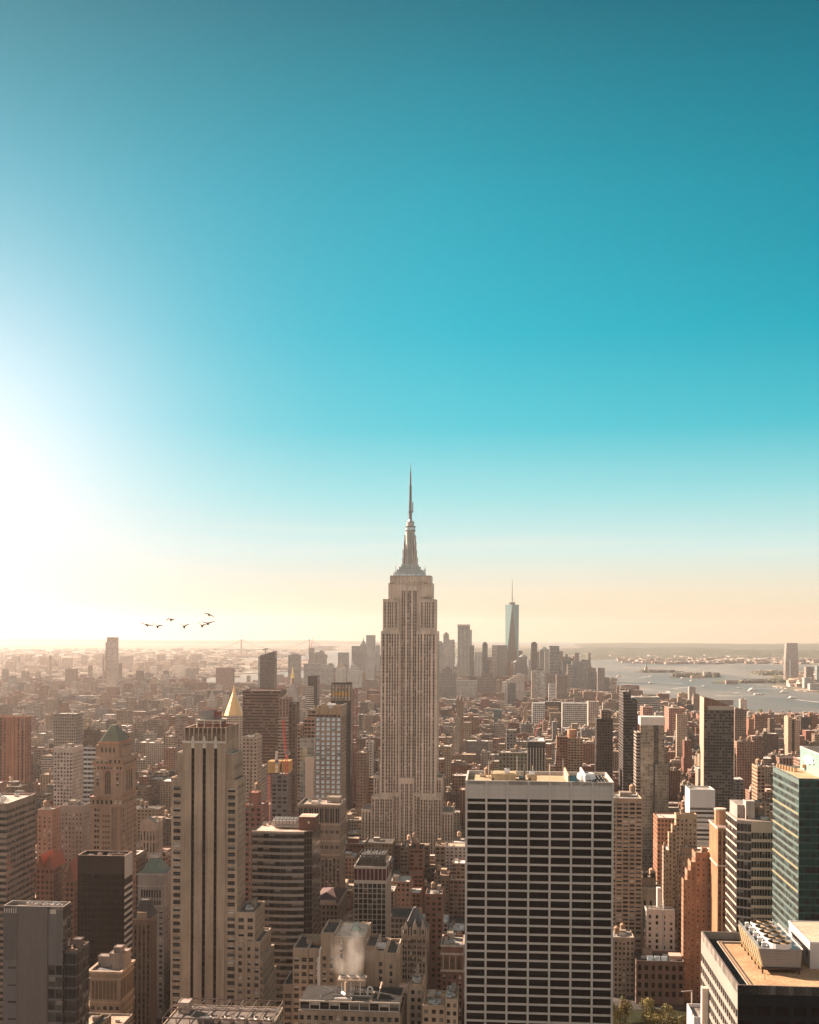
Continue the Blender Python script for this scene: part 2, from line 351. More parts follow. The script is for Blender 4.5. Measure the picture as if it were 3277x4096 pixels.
REG, CAPS, HERO, HEROB, REGOF = [], [], [], [], {}
TANK = []
class Bld:
    """a building set on the street grid: front-left corner seen at photo pixel (xl, yt) at depth D, front edge reaching pixel xr"""
    def __init__(s, name, label, cat, xl, xr, yt, D, xs=None, dep=30., pyb=None, short=None, group=None, seed=None, top=True):
        tx, tz = tan2(xl, yt); s.X, s.Y, s.H = tx * D, D, HC + tz * D
        t2 = tan2(xr, yt)[0]; s.W = (t2 * s.Y - s.X) / (Ux - t2 * Uy)
        if xs is not None:
            cx, cy_ = (s.X + s.W * Ux, s.Y + s.W * Uy) if xs > xr else (s.X, s.Y)
            t = tan2(xs, yt)[0]; dep = (t * cy_ - cx) / (Vx - t * Vy)
        s.dep = max(4., dep); s.D = D; s.right = (xl + xr) / 2 < 1994; s.rng = random.Random(seed if seed is not None else int(xl * 7 + yt))
        s.wallm, s.roofm, s.panes = MB(), MB(), []
        s.root = tag(empty(name, (s.X, s.Y, 0), -GA), label, cat, group)
        s.short = short; s.px = ((xl + xr) / 2, yt); s.xr = (xl, xr); s.pyb = pyb; s.parts = []
        s.wkind, s.sash, s.frame = 'std', False, (.12, .1, .09); s.maxd = None
        if short: HERO.append(s)
        HEROB.append(s)
    def loc(s, X, Y): dx, dy = X - s.X, Y - s.Y; return (dx * Ux + dy * Uy, dx * Vx + dy * Vy)
    def x(s, px, py=3000, yl=0.):
        t = tan2(px, py)[0]; bx, by = s.X + yl * Vx, s.Y + yl * Vy
        return (t * by - bx) / (Ux - t * Uy)
    def z(s, py, px=None, yl=0., xl=None):
        xl = s.W / 2 if xl is None else xl
        Y = s.Y + xl * Uy + yl * Vy; X = s.X + xl * Ux + yl * Vx
        px = CXP + X / Y * F if px is None else px
        return HC + tan2(px, py)[1] * Y
    def y(s, px, py, xl):
        t = tan2(px, py)[0]; bx, by = s.X + xl * Ux, s.Y + xl * Uy
        return (t * by - bx) / (Vx - t * Vy)
    def flat(s, px, py, z):
        tx, tz = tan2(px, py); Y = (z - HC) / tz; return s.loc(tx * Y, Y)
    def tier(s, x0, x1, y0, y1, z0, z1, tint, front=None, side=None, par=1.2, rc=(.35, .32, .28), style='punch', bay=3.5, fh=3.6, roof=True, mat='masonry', smat='masonry', stint=None, rt=.5, rimc=None):
        """one block; front/side = (bay, glass width share, storey, glass height share, mode, depth, blank top) or None for plain walls with pattern"""
        w = s.wallm
        for key, o, ud, W in (('F', (x0, y0), (1, 0), x1 - x0), ('R', (x1, y0), (0, 1), y1 - y0), ('B', (x1, y1), (-1, 0), x1 - x0), ('L', (x0, y1), (0, -1), y1 - y0)):
            sp = front if key == 'F' else (side if key == ('R' if s.right else 'L') else None)
            if sp == 'blank': w.wall(o, ud, W, z0, z1 - par, mat, tint)
            elif sp is None: w.wall(o, ud, W, z0, z1 - par, style, tint, bay, fh)
            else:
                b, fr, f, wf, mode, d, tp = sp[:7]
                facade(w, o, ud, W, z0, z1 - par, mkcols(W, b, fr), mkrows(z0, z1 - par, f, wf, tp), d, mat, tint, s.panes, mode, smat, stint)
        if roof:
            w.rim(x0, x1, y0, y1, z1 - par, z1, mat, tint, rt, rimc)
            s.roofm.poly([(x0 + rt, y0 + rt, z1 - par), (x1 - rt, y0 + rt, z1 - par), (x1 - rt, y1 - rt, z1 - par), (x0 + rt, y1 - rt, z1 - par)], 'roof', rc)
    def part(s, name, mb=None):
        b = mb or MB(); s.parts.append((name, b)); return b
    def bulk(s, x0, x1, y0, y1, z0, z1, c, name='bulkhead', mat='masonry', rc=None):
        b = s.part(name); b.box(x0, x1, y0, y1, z0, z1, mat, c, tm='roof', tcol=rc or c)
        if z1 - z0 > 2.4: b.box(x0 + .4, x0 + 1.4, y0 - .04, y0 + .1, z0, z0 + 2.1, 'painted', (.08, .07, .06))
        b.rim(x0 - .12, x1 + .12, y0 - .12, y1 + .12, z1 - .35, z1 + .2, mat, c, .3); return b
    def tank(s, x, y, z, r=1.9, h=None):
        if not TANK:
            b = MB(); c = (.3, .2, .13); b.cyl(0, 0, 1, 1, 1.1, 3.1, 14, 'masonry', c); b.cyl(0, 0, 1.1, 0, 3.1, 3.85, 14, 'masonry', (.42, .26, .16), False)
            for a in (.7, .7, -.7, -.7): pass
            for sx in (-.6, .6):
                for sy in (-.6, .6): b.bar((sx, sy, 0), (sx, sy, 1.12), .07, 'metal', (.1, .09, .08))
            for zz in (1.4, 2.0, 2.6): b.cyl(0, 0, 1.02, 1.02, zz, zz + .07, 14, 'metal', (.1, .09, .08), False)
            TANK.append(b.mesh('water_tank'))
        o = link('water_tank', TANK[0], s.root); o.location = (x, y, z); o.scale = (r, r, r); o.rotation_euler = (0, 0, s.rng.random() * 6); return o
    def unit(s, x, y, z, w=3., d=2., h=1.6, c=(.45, .43, .4), name='air_conditioner'):
        b = s.part(name); b.box(x, x + w, y, y + d, z + .3, z + h, 'panel', c)
        b.cyl(x + w / 2, y + d / 2, min(w, d) * .36, min(w, d) * .36, z + h, z + h + .3, 10, 'metal', (.2, .2, .2))
        b.box(x + .2, x + w - .2, y + .2, y + d - .2, z, z + .31, 'metal', (.1, .1, .1), False)
        return b
    def clutter(s, x0, x1, y0, y1, z, n=3, tanks=0, bulk=1, c=None):
        g = s.rng
        for i in range(bulk):
            w, d, h = g.uniform(.2, .4) * (x1 - x0), g.uniform(.25, .45) * (y1 - y0), g.uniform(2.6, 5)
            x, y = g.uniform(x0 + 1, x1 - w - 1), g.uniform(y0 + .35 * (y1 - y0), y1 - d - 1)
            s.bulk(x, x + w, y, y + d, z, z + h, c or (.3, .24, .19))
        for i in range(n): s.unit(g.uniform(x0 + 1, x1 - 5), g.uniform(y0 + 1, y1 - 4), z, g.uniform(2, 4), g.uniform(1.6, 2.6), g.uniform(1.2, 2.2))
        for i in range(tanks): s.tank(g.uniform(x0 + 3, x1 - 3), g.uniform(y0 + 3, y1 - 3), z, g.uniform(1.6, 2.3))
    def done(s, x0=None, x1=None, y0=0., y1=None):
        if s.wallm.f: s.wallm.build('wall', s.root)
        if s.roofm.f: s.roofm.build('roof', s.root)
        for n, b in s.parts:
            if b.f: b.build(n, s.root)
        if s.panes:
            def big(p):
                c, ud, w, h = p; X = s.X + c[0] * Ux + c[1] * Vx; Y = s.Y + c[0] * Uy + c[1] * Vy
                tx, tz = X / Y, (c[2] - HC) / Y
                inside = -.36 < tx < .355 and tz > -.335 and (s.pyb is None or tz > -(s.pyb - EYE) / F)
                nx, ny = ud[1], -ud[0]; gx, gy = nx * Ux + ny * Vx, nx * Uy + ny * Vy
                face = -(gx * X + gy * Y) / math.hypot(X, Y)
                return (1 if inside else 0) * w * h * max(.01, face) / (Y * Y)
            order = sorted(s.panes, key=big, reverse=True); st = MB(); vs, wt = VAR[s.wkind], WGT[s.wkind]
            for i, (c, ud, w, h) in enumerate(order):
                var = s.rng.choices(vs, wt)[0]
                if i < 100:
                    o = link('window', winmesh(w, h, var, s.sash, s.frame), s.root); o.location = c; o.rotation_euler = (0, 0, math.atan2(ud[1], ud[0]))
                else:
                    winfaces(st, w, h, var, s.sash, s.frame, lambda p, c=c, ud=ud: (c[0] + ud[0] * p[0] - ud[1] * p[1], c[1] + ud[1] * p[0] + ud[0] * p[1], c[2] + p[2]))
            if st.f: tag(st.build('further_windows', s.root), kind='stuff')
        x0 = 0 if x0 is None else x0; x1 = s.W if x1 is None else x1; y1 = s.dep if y1 is None else y1
        s.reg(x0, x1, y0, y1)
        return s
    def reg(s, x0, x1, y0, y1):
        u, v = grid(s.X, s.Y); REG.append((u + x0, u + x1, v + y0, v + y1)); REGOF[id(s)] = REG[-1]
        ts = []
        for a in (x0, x1):
            for b in (y0, y1): ts.append((s.X + a * Ux + b * Vx) / (s.Y + a * Uy + b * Vy))
        if s.pyb: CAPS.append((min(ts), max(ts), s.D, (s.pyb - EYE) / F))
# ---------------------------------------------------------------- water, land, hills
def landmat(name, base, spot, scale):
    m, t, p = newmat(name); g = G(t); v = g.obj()
    vo = g.n('ShaderNodeTexVoronoi'); vo.inputs['Scale'].default_value = scale; g.l(v, vo.inputs['Vector'])
    a = g.noise(v, scale * .16, 4)
    k = g.m('GREATER_THAN', g.m('ADD', g.m('MULTIPLY', vo.outputs['Color'], 1.0), g.m('MULTIPLY', a, .5)), .92)
    c = g.mix(g.m('MULTIPLY', k, .8), g.mix(g.mr(a, .35, .65, 0, 1), base, tuple(x * .6 for x in base[:3]) + (1,)), spot)
    g.l(c, p.inputs['Base Color']); p.inputs['Roughness'].default_value = .95; p.inputs['Specular IOR Level'].default_value = .1
landmat('asphalt', (.06, .055, .05, 1), (.1, .09, .08, 1), .06)
landmat('suburb', (.11, .1, .075, 1), (.42, .34, .27, 1), .02)
landmat('wooded', (.065, .07, .045, 1), (.14, .12, .09, 1), .012)
landmat('painted_shade_turf', (.022, .026, .01, 1), (.035, .032, .014, 1), .3)  # very dark grass tone, shade included in the colour
landmat('meadow', (.1, .1, .05, 1), (.16, .13, .08, 1), .02)
m, t, p = newmat('water'); g = G(t); p.inputs['Base Color'].default_value = (.13, .12, .105, 1); p.inputs['Roughness'].default_value = .55; p.inputs['Specular IOR Level'].default_value = .3
pw = g.noise(g.vmul(g.obj(), (1, .35, 1)), .0016, 5, .65); g.l(g.mix(g.mr(pw, .38, .64, 0, 1), (.085, .08, .072, 1), (.19, .172, .15, 1)), p.inputs['Base Color']); g.l(g.mr(pw, .38, .64, .42, .62), p.inputs['Roughness'])
bm = g.n('ShaderNodeBump'); bm.inputs['Strength'].default_value = .6; bm.inputs['Distance'].default_value = 2.5
wv = g.vmul(g.obj(), (1, .5, 1)); g.l(g.m('ADD', g.noise(wv, .012, 5), g.m('MULTIPLY', g.noise(wv, .07, 3), .35)), bm.inputs['Height']); g.l(bm.outputs[0], p.inputs['Normal'])
m, t, p = newmat('foam'); p.inputs['Base Color'].default_value = (.45, .42, .38, 1); p.inputs['Roughness'].default_value = .9

b = MB(); b.poly([(math.cos(i * math.pi / 24) * 29000, math.sin(i * math.pi / 24) * 29000, 0) for i in range(48)], 'water')
tag(b.build('water'), kind='structure')
def land(name, pts, z=3.0, mat='suburb'):
    b = MB(); q = [(x, y, z) for x, y in pts]; b.poly(q, mat)
    for i in range(len(q)):
        a, c = q[i], q[(i + 1) % len(q)]; b.poly([(a[0], a[1], -.5), (c[0], c[1], -.5), c, a], mat)
    return tag(b.build(name), kind='structure')
MANH = [(-4200, -700), (1500, -700), (1560, 3000)] + [gnd(*p) for p in ((3277, 2866), (3000, 2850), (2700, 2812), (2470, 2772), (2440, 2722), (2250, 2703), (1700, 2712), (1300, 2724), (930, 2736), (700, 2729), (300, 2737), (-300, 2752))] + [(-4200, 5200)]
land('ground', MANH, 2.0, 'asphalt')
land('land', [gnd(*p) for p in ((-900, 2742), (-300, 2737), (300, 2724), (600, 2714), (900, 2702), (1000, 2695), (1230, 2682), (1262, 2669), (1100, 2656), (1050, 2642), (900, 2628), (1010, 2612), (1330, 2604), (1340, 2592), (1400, 2580), (-900, 2578))])
land('land', [gnd(*p) for p in ((1235, 2600), (1560, 2606), (1800, 2610), (2050, 2622), (2250, 2645), (2460, 2637), (2650, 2641), (2900, 2648), (3277, 2658), (3900, 2668), (3900, 2580), (1235, 2585))], 3.0, 'suburb')
land('land', [gnd(*p) for p in ((3010, 2684), (3110, 2700), (3140, 2722), (2960, 2732), (2850, 2733), (2860, 2727), (2990, 2721), (3100, 2714), (3075, 2703), (3000, 2693))], 3.0, 'meadow')
land('land', [gnd(*p) for p in ((3085, 2746), (3160, 2758), (3230, 2768), (3500, 2790), (3900, 2700), (3120, 2680), (3010, 2684), (3110, 2700), (3138, 2722), (3095, 2738))], 3.0, 'suburb')
land('liberty_island', [gnd(*p) for p in ((2540, 2689), (2600, 2691), (2690, 2690), (2735, 2687), (2680, 2684), (2600, 2682), (2560, 2684))], 3.0, 'meadow')
land('ellis_island', [gnd(*p) for p in ((2676, 2709), (2780, 2712), (2885, 2708), (2870, 2700), (2780, 2697), (2700, 2700))], 3.0, 'meadow')
land('painted_shade_lawn', [ungrid(*grid(*gnd(*p, 2.0))) for p in ((2380, 4140), (2760, 4140), (2745, 4040), (2390, 4040))], 2.3, 'painted_shade_turf')  # dark park sheet, standing in for the shadow over the ground
def hills(name, x0, x1, d0, d1, hgt, seed, mat='wooded'):
    g = random.Random(seed); ph = [g.uniform(0, 6) for _ in range(6)]; nx, ny = 60, 8; b = MB(); P = []
    for j in range(ny + 1):
        D = d0 + (d1 - d0) * j / ny
        for i in range(nx + 1):
            fx = i / nx; px = x0 + (x1 - x0) * fx
            e = min(1, fx / .12) * min(1, (1 - fx) / .12) * math.sin(math.pi * min(1, j / ny * .5 + .0)) ** .8
            h = hgt * e * (.7 + .17 * math.sin(px * .006 + ph[0] + j * .4) + .1 * math.sin(px * .017 + ph[1] + j) + .05 * math.sin(px * .05 + ph[2]))
            P.append((tan2(px, EYE)[0] * D, D, 2.5 + max(0, h)))
    for j in range(ny):
        for i in range(nx): a = j * (nx + 1) + i; b.poly([P[a], P[a + 1], P[a + nx + 2], P[a + nx + 1]], mat)
    return tag(b.build(name), kind='structure')
hills('hills', 1650, 3700, 11300, 16000, 60, 3)
hills('hills', -700, 1900, 22500, 27000, 45, 5)
hills('hills', 2300, 4000, 19000, 26000, 35, 9)

# ---------------------------------------------------------------- the white slab tower of seven bays
LIME, TAN, BRICK, BROWN, WHITE, GREY = (.40, .31, .235), (.36, .26, .18), (.24, .115, .075), (.15, .1, .075), (.62, .56, .5), (.3, .28, .27)
s = Bld('slab_tower', 'wide white slab tower of seven bays with black ribbon windows and open tan roof', 'skyscraper', 1862, 2457, 3121, 525, dep=38, short='the wide white slab tower', pyb=4096)
TR = (.455, .405, .355)
s.wkind = 'dark'; s.frame = (.012, .01, .01); z1 = s.H; W = s.W; bw = W / 7; zb = s.z(3198); w = s.wallm
for i in range(8):
    xc = min(max(i * bw, .55), W - .55); w.box(xc - .45, xc + .45, -.35, .4, 0, z1, 'painted', TR)
for i in range(7):
    x0 = i * bw + (.45 if i else .95); x1 = (i + 1) * bw - (.45 if i < 6 else .95)
    w.poly([(x0, 0, zb), (x1, 0, zb), (x1, 0, z1), (x0, 0, z1)], 'painted', TR)
    for k in range(1, 4): w.box(x0, x1, -.03, .05, zb + (z1 - zb) * k / 4 - .04, zb + (z1 - zb) * k / 4 + .04, 'painted', (.3, .27, .24))
    w.poly([(x0, 0, zb), (x0, .8, zb), (x1, .8, zb), (x1, 0, zb)], 'painted', TR)
pitch = 34.8 / F * s.D; zz = s.z(3198); louv = s.z(3210) - 0
rows_ = []
zt = s.z(3219) ; first = True
w.poly([(0, .4, zz - 1.6), (W, .4, zz - 1.6), (W, .4, zz), (0, .4, zz)], 'glass_black', TR)
zcur = zz - 1.45
while zcur > 6:
    sp_top, sp_bot = zcur, zcur - pitch * .235
    for i in range(7):
        x0 = i * bw + (.45 if i else .95); x1 = (i + 1) * bw - (.45 if i < 6 else .95)
        w.box(x0, x1, -.06, .35, sp_bot, sp_top, 'painted', TR, bot=True)
        if sp_bot - pitch * .77 > 4: s.panes.append((((x0 + x1) / 2, .32, sp_bot - pitch * .3825), (1, 0), x1 - x0, pitch * .765))
    zcur -= pitch
w.box(0, W, .85, s.dep, 0, z1 - 1.7, 'painted', TR, top=False)
w.rim(0, W, 0, s.dep, z1 - 1.7, z1, 'painted', TR, .8, (.5, .45, .39))
s.roofm.poly([(.8, .8, z1 - 1.7), (W - .8, .8, z1 - 1.7), (W - .8, s.dep - .8, z1 - 1.7), (.8, s.dep - .8, z1 - 1.7)], 'gravel', (.42, .31, .2))
zr = z1 - 1.7
def rp(px, py, z): return s.flat(px, py, z)
a = rp(1966, 3116, zr); c = rp(2062, 3116, zr); yb = rp(2000, 3094, zr)[1]
s.bulk(a[0], c[0], 8, 22, zr, zr + 3.6, (.42, .32, .2)); s.tank(rp(1950, 3100, zr)[0], 22, zr, 1.45)
s.unit(a[0] + 6, 12, zr + 3.6, 2.4, 2, 2.0, (.75, .72, .7))
a = rp(2127, 3117, zr); s.bulk(a[0] - 2, a[0] + 2, 9, 12, zr, zr + 3.2, (.42, .32, .2)); s.unit(a[0] - 1.4, 9.4, zr + 3.2, 2.4, 2, 1.7, (.78, .76, .74))
fx = rp(2336, 3112, zr)[0]; b = s.part('cooling_fan'); b.cyl(fx, 14, 4.3, 4.1, zr, zr + 3.4, 28, 'painted', (.72, .7, .68), False); b.cyl(fx, 14, 4.1, 3.7, zr + 3.4, zr + 4.0, 28, 'painted', (.75, .73, .7), False)
b.cyl(fx, 14, 3.7, 3.7, zr + 2.6, zr + 4.0, 28, 'painted', (.5, .5, .5)); b.cyl(fx, 14, 1, 1, zr + 3.4, zr + 4.6, 10, 'metal', (.15, .15, .15))
b = s.part('equipment_pit'); x0 = rp(2262, 3118, zr)[0]; b.box(x0, x0 + .6, 2, 34, zr, zr + 4.2, 'masonry', (.5, .38, .26)); b.box(x0 + 7.5, x0 + 8.1, 2, 34, zr, zr + 4.4, 'painted', (.7, .66, .6))
b.box(x0 + .6, x0 + 7.5, 2, 34, zr + .05, zr + .4, 'metal', (.03, .03, .03))
b = s.part('pipe_rack')
for k in range(7): b.bar((W - 13 + k * 1.6, 3, zr + 1.2), (W - 13 + k * 1.6, 30, zr + 1.2), .25, 'metal', (.12, .1, .09))
for k in range(4): b.box(W - 14, W - 2.5, 5 + k * 7, 5.4 + k * 7, zr, zr + 1.6, 'metal', (.1, .09, .08))
b = s.part('railing')
for k in range(30): b.bar((2 + k * 1.95, s.dep - 2, zr), (2 + k * 1.95, s.dep - 2, zr + 1.1), .04)
b.bar((2, s.dep - 2, zr + 1.1), (58, s.dep - 2, zr + 1.1), .05)
for k, (dx, h) in enumerate(((-4, 9), (9, 11), (16, 7), (24, 8), (30, 10))):
    b = s.part('antenna'); x = rp(1990, 3110, zr)[0] + dx; b.bar((x, 16, zr), (x, 16, zr + h), .09, 'metal', (.5, .47, .42))
for k in range(5): s.unit(6 + k * 5.5, 26 + (k % 2) * 3, zr, 2.6, 2, 1.5, (.5, .42, .34))
b = s.part('duct'); b.box(rp(2075, 3112, zr)[0], rp(2100, 3112, zr)[0], 10, 18, zr, zr + 2, 'metal', (.08, .07, .06)); b.bar((rp(2090, 3112, zr)[0], 12, zr), (rp(2098, 3112, zr)[0], 12, zr + 8), .35, 'metal', (.08, .07, .06))
s.done()

# ---------------------------------------------------------------- the tan brick tower with three dark strips
s = Bld('setback_tower', 'tall tan brick tower with three dark vertical window strips and a crenellated crown', 'skyscraper', 731, 903, 2964, 600, dep=30, short='the tan tower with three dark strips', pyb=4045)
T5, T5d = (.35, .26, .19), (.24, .16, .115)
s.sash = True; W = s.W; w = s.wallm; x = lambda px, py=3200, yl=0: s.x(px, py, yl); z = s.z
zs = z(2993); cols = [(x(765), x(777)), (x(810), x(823)), (x(856), x(868))]
pn = []; n0 = len(s.panes)
facade(w, (0, 0), (1, 0), W, 0, s.H, cols, [(0, zs)], .9, 'masonry', T5, pn, 'punch')
b = s.part('window_strip')
for (a, c) in cols:
    b.poly([(a, .88, 0), (c, .88, 0), (c, .88, zs), (a, .88, zs)], 'glass_black', T5)
    for k in range(int(zs / 3.6)): b.box(a, c, .8, .88, zs - k * 3.6 - 1.4, zs - k * 3.6 - .3, 'masonry', (.03, .016, .013))
    w.poly([(a, -.06, zs), (c, -.06, zs), (c, -.06, s.H - 1), (a, -.06, s.H - 1)], 'painted', (.56, .49, .42))
    w.frus((a - .3, c + .3, -.5, .3, s.H - .6), ((a + c) / 2 - .3, (a + c) / 2 + .3, -.3, .2, s.H + 2.6), 'painted', (.52, .45, .38))
w.box(-.1, W + .1, -.25, 0.01, s.H - 1.0, s.H + .15, 'painted', (.55, .47, .39))
yR = s.dep
w.wall((W, 0), (0, 1), yR, 0, s.H, 'masonry', T5); w.wall((W, yR), (-1, 0), W, 0, s.H, 'punch', T5, 4, 3.6); w.wall((0, yR), (0, -1), yR, 0, s.H, 'punch', T5, 4, 3.6)
# crown
zc = z(2911); cx0, cx1 = x(737), x(901)
w.box(cx0, cx1, .9, yR - .9, s.H, zc, 'masonry', T5d, top=False); s.roofm.poly([(0, 0, s.H), (W, 0, s.H), (W, yR, s.H), (0, yR, s.H)], 'roof', (.3, .25, .2))
w.rim(cx0, cx1, .9, yR - .9, zc - 3, zc, 'masonry', T5d, .7, (.5, .36, .27)); s.roofm.poly([(cx0, .9, zc - 3), (cx1, .9, zc - 3), (cx1, yR - .9, zc - 3), (cx0, yR - .9, zc - 3)], 'roof', (.22, .15, .12))
nf = 10
for i in range(nf):
    xx = cx0 + (cx1 - cx0) * i / (nf - 1); w.box(xx - .28, xx + .28, .55, .9, s.H, zc + .5, 'masonry', (.44, .34, .26))
for i in range(9): yy = 1.2 + (yR - 2.4) * i / 8; w.box(cx1, cx1 + .35, yy - .28, yy + .28, s.H - (6 if i % 2 else 2), zc + .5, 'masonry', (.44, .34, .26))
# rooftop plant house and tank house
a0, a1 = x(785, 2890, 9), x(889, 2890, 9); zm = z(2879, yl=9); zq = z(2843, yl=10)
b = s.part('plant_house'); b.box(a0 + 1, a1 - 1, 9, 22, zc - 3, zm - .8, 'masonry', (.22, .085, .06)); b.box(a0, a1, 8, 23, zm - .8, zm, 'painted', (.5, .42, .33))
for fx in (.05, .33, .66, .95): xx = a0 + (a1 - a0) * fx; b.bar((xx, 8.3, zc - 3), (xx, 8.3, zm), .22, 'painted', (.55, .47, .38))
b.bar((a0, 8.3, (zc + zm) / 2), (a1, 8.3, (zc + zm) / 2), .18, 'painted', (.55, .47, .38))
b = s.part('tank_house'); b.box(x(799, 2850, 10), x(856, 2850, 10), 10, 18, zm, zq, 'panel', (.25, .22, .2)); b.box(x(856, 2850, 10), x(873, 2850, 10), 10.5, 18, zm, zq - .4, 'painted', (.2, .06, .045))
b = s.part('railing')
for k in range(13): xx = a0 + (a1 - a0) * k / 12; b.bar((xx, 8, zm), (xx, 8, zm + 1.6), .07)
b.bar((a0, 8, zm + 1.6), (a1, 8, zm + 1.6), .07); b.bar((a0, 8, zm + .8), (a1, 8, zm + .8), .05)
for k in range(6): s.unit(x(803 + k * 11, 2850, 11), 12, zq, 1.4, 1.4, 1.0 + .4 * (k % 3), (.5, .3, .22))
# flanks stepping down on both sides
FR = (3.6, .55, 3.65, .52, 'punch', .35, 2.5); FS = (3.4, .45, 3.65, .52, 'punch', .3, 2.5)
def flank(xa, xb, y0, y1, zt, front=FR, side=FS, tint=T5): s.tier(xa, xb, y0, y1, 0, zt, tint, front, side, .8, (.2, .17, .15), rimc=(.5, .4, .3))
zf1 = z(3016); zf2 = z(3118)
def strip_flank(xa, xb, y0, y1, zt, zb_, c0, c1):
    facade(w, (xa, y0), (1, 0), xb - xa, zb_, zt, [(c0 - xa, c1 - xa)], mkrows(zb_ + 3, zt - 7, 3.65, .6, 1), .5, 'masonry', T5, s.panes, 'pier', 'metal', (.1, .05, .04))
    facade(w, (xb, y0), (0, 1), y1 - y0, zb_, zt, mkcols(y1 - y0, 3.2, .5), mkrows(zb_ + 3, zt - 5, 3.65, .6, 1), .4, 'masonry', T5, s.panes, 'pier', 'metal', (.1, .05, .04))
    w.wall((xb, y1), (-1, 0), xb - xa, zb_, zt, 'masonry', T5); w.wall((xa, y1), (0, -1), y1 - y0, zb_, zt, 'masonry', T5)
    s.roofm.poly([(xa, y0, zt - .1), (xb, y0, zt - .1), (xb, y1, zt - .1), (xa, y1, zt - .1)], 'roof', (.4, .32, .25)); w.rim(xa, xb, y0, y1, zt - .5, zt + .3, 'painted', (.5, .42, .34), .5)
strip_flank(W - .01, x(933), 1.4, 22, zf1, zf2, x(908), x(919)); strip_flank(x(706), .01, 1.4, 22, zf1 + .4, zf2, x(718), x(730))
xq = x(949); yq = s.y(983, 3300, xq)
flank(W - .01, xq, .7, min(yq, 46), zf2, (4.2, .62, 3.65, .55, 'punch', .4, 3.6)); flank(x(684), .01, .7, 30, z(3113), (4.2, .62, 3.65, .55, 'punch', .4, 3.6), None)
flank(x(958), x(962), 26, min(yq, 46) + 4, z(3075, yl=26), 'blank', FS)
zl = [z(3645, yl=-1), z(3762, yl=-1.6), z(3835, yl=-1), z(3930, yl=-1)]
xe = [x(1024), x(1046), x(1056), x(1061)]; xs0 = x(951)
for k in range(4):
    xa = xs0 if k == 0 else xs0 - .6 if k == 1 else xe[k - 1] - .01
    flank(xa, xe[k], -1.2 + .25 * k, 24 + 3 * k, zl[k], (4.1, .6, 3.65, .56, 'punch', .4, 2.2), (3.2, .5, 3.65, .56, 'punch', .35, 2.2))
s.clutter(xs0 + 2, xe[0] - 1, 3, 18, zl[0] - .8, 3, 0, 1)
s.done(x(684), xe[3], -2, 46)

# ---------------------------------------------------------------- the tall landmark skyscraper with the mast
s = Bld('landmark_skyscraper', 'tallest limestone skyscraper with stepped shoulders, tapering mast and antenna', 'skyscraper', 1532, 1742, 2399, 1250, dep=42, short='the tallest limestone skyscraper', pyb=3374)
s.wkind = 'stone'; E1, E2 = (.6, .48, .385), (.28, .21, .17)
x = s.x; z = s.z; w = s.wallm; s.frame = (.2, .16, .14); W = s.W
def esb(xa, xb, y0, y1, zb, zt, fr, style='pier', top=2.5, side=True):
    Wd = xb - xa; cols = [(f0 * Wd, f1 * Wd) for f0, f1 in fr]
    facade(w, (xa, y0), (1, 0), Wd, zb, zt, cols, mkrows(zb, zt, 3.55, .6, top), .6, 'masonry', E1, s.panes, 'pier', 'metal', E2)
    for o, ud, L_ in (((xb, y0), (0, 1), y1 - y0), ((xb, y1), (-1, 0), Wd), ((xa, y1), (0, -1), y1 - y0)): w.wall(o, ud, L_, zb, zt, 'pier', E1, 3.4, 3.55)
    s.roofm.poly([(xa, y0, zt - .02), (xb, y0, zt - .02), (xb, y1, zt - .02), (xa, y1, zt - .02)], 'roof', (.3, .24, .19)); w.rim(xa, xb, y0, y1, zt - .4, zt + .7, 'masonry', E1, .5)
WL = [(.1, .18), (.31, .38), (.44, .51), (.57, .64), (.79, .87)]
WR = [(.13, .21), (.36, .43), (.49, .56), (.62, .69), (.82, .9)]
CN = [(.13, .2), (.23, .3), (.41, .485), (.515, .59), (.7, .77), (.8, .87)]
z1, z2, z3, z4, z5 = z(2399), z(2527), z(3113), z(3187), z(3243)
esb(0, x(1593), 0, 40, z2, z1, WL); esb(x(1674), W, 0, 40, z2, z1, WR); esb(x(1593), x(1674), 2.6, 38, z3 - 6, z(2340), CN, top=6)
zt8 = z(2304); esb(x(1550), x(1726), 3.2, 37, z1, z(2334), [(.06, .1), (.2, .25), (.27, .31), (.7, .745), (.76, .8), (.9, .94)], top=14); esb(x(1556), x(1720), 3.0, 36.6, z(2334), zt8, [], top=9)
for px in (1593, 1612, 1634, 1656, 1682, 1698, 1570):
    w.box(x(px) - .5, x(px) + .5, 2.9, 3.05, z(2330), z(2326), 'glass_dark', E1)
for px in (1612, 1634, 1656):
    xx = x(px); w.frus((xx - 2, xx + 2, 2.35, 3.2, z(2362)), (xx - .4, xx + .4, 2.6, 3.2, z(2345)), 'painted', (.6, .52, .44))
esb(x(1523, 2800), x(1599, 2800), -.8, 41, z4, z2, [(.09, .19), (.29, .38), (.43, .52), (.57, .65), (.71, .79), (.86, .93)][:6]); esb(x(1665, 2800), x(1749, 2800), -.8, 41, z4, z2, [(.07, .14), (.2, .27), (.37, .44), (.49, .56), (.61, .68), (.79, .87)])
esb(x(1597, 3113), x(1659, 3113), -1.5, 38, 0, z3, CN, top=6)
esb(x(1494, 3106), x(1521, 3106), 2, 36, z4, z(3106), [(.2, .4), (.55, .75)]); esb(x(1741, 3110), x(1770, 3110), 2, 36, z4, z(3112), [(.2, .4), (.55, .75)])
BS = [(.04, .12), (.18, .25), (.28, .35), (.42, .49), (.52, .59), (.65, .72), (.75, .82), (.88, .96)]
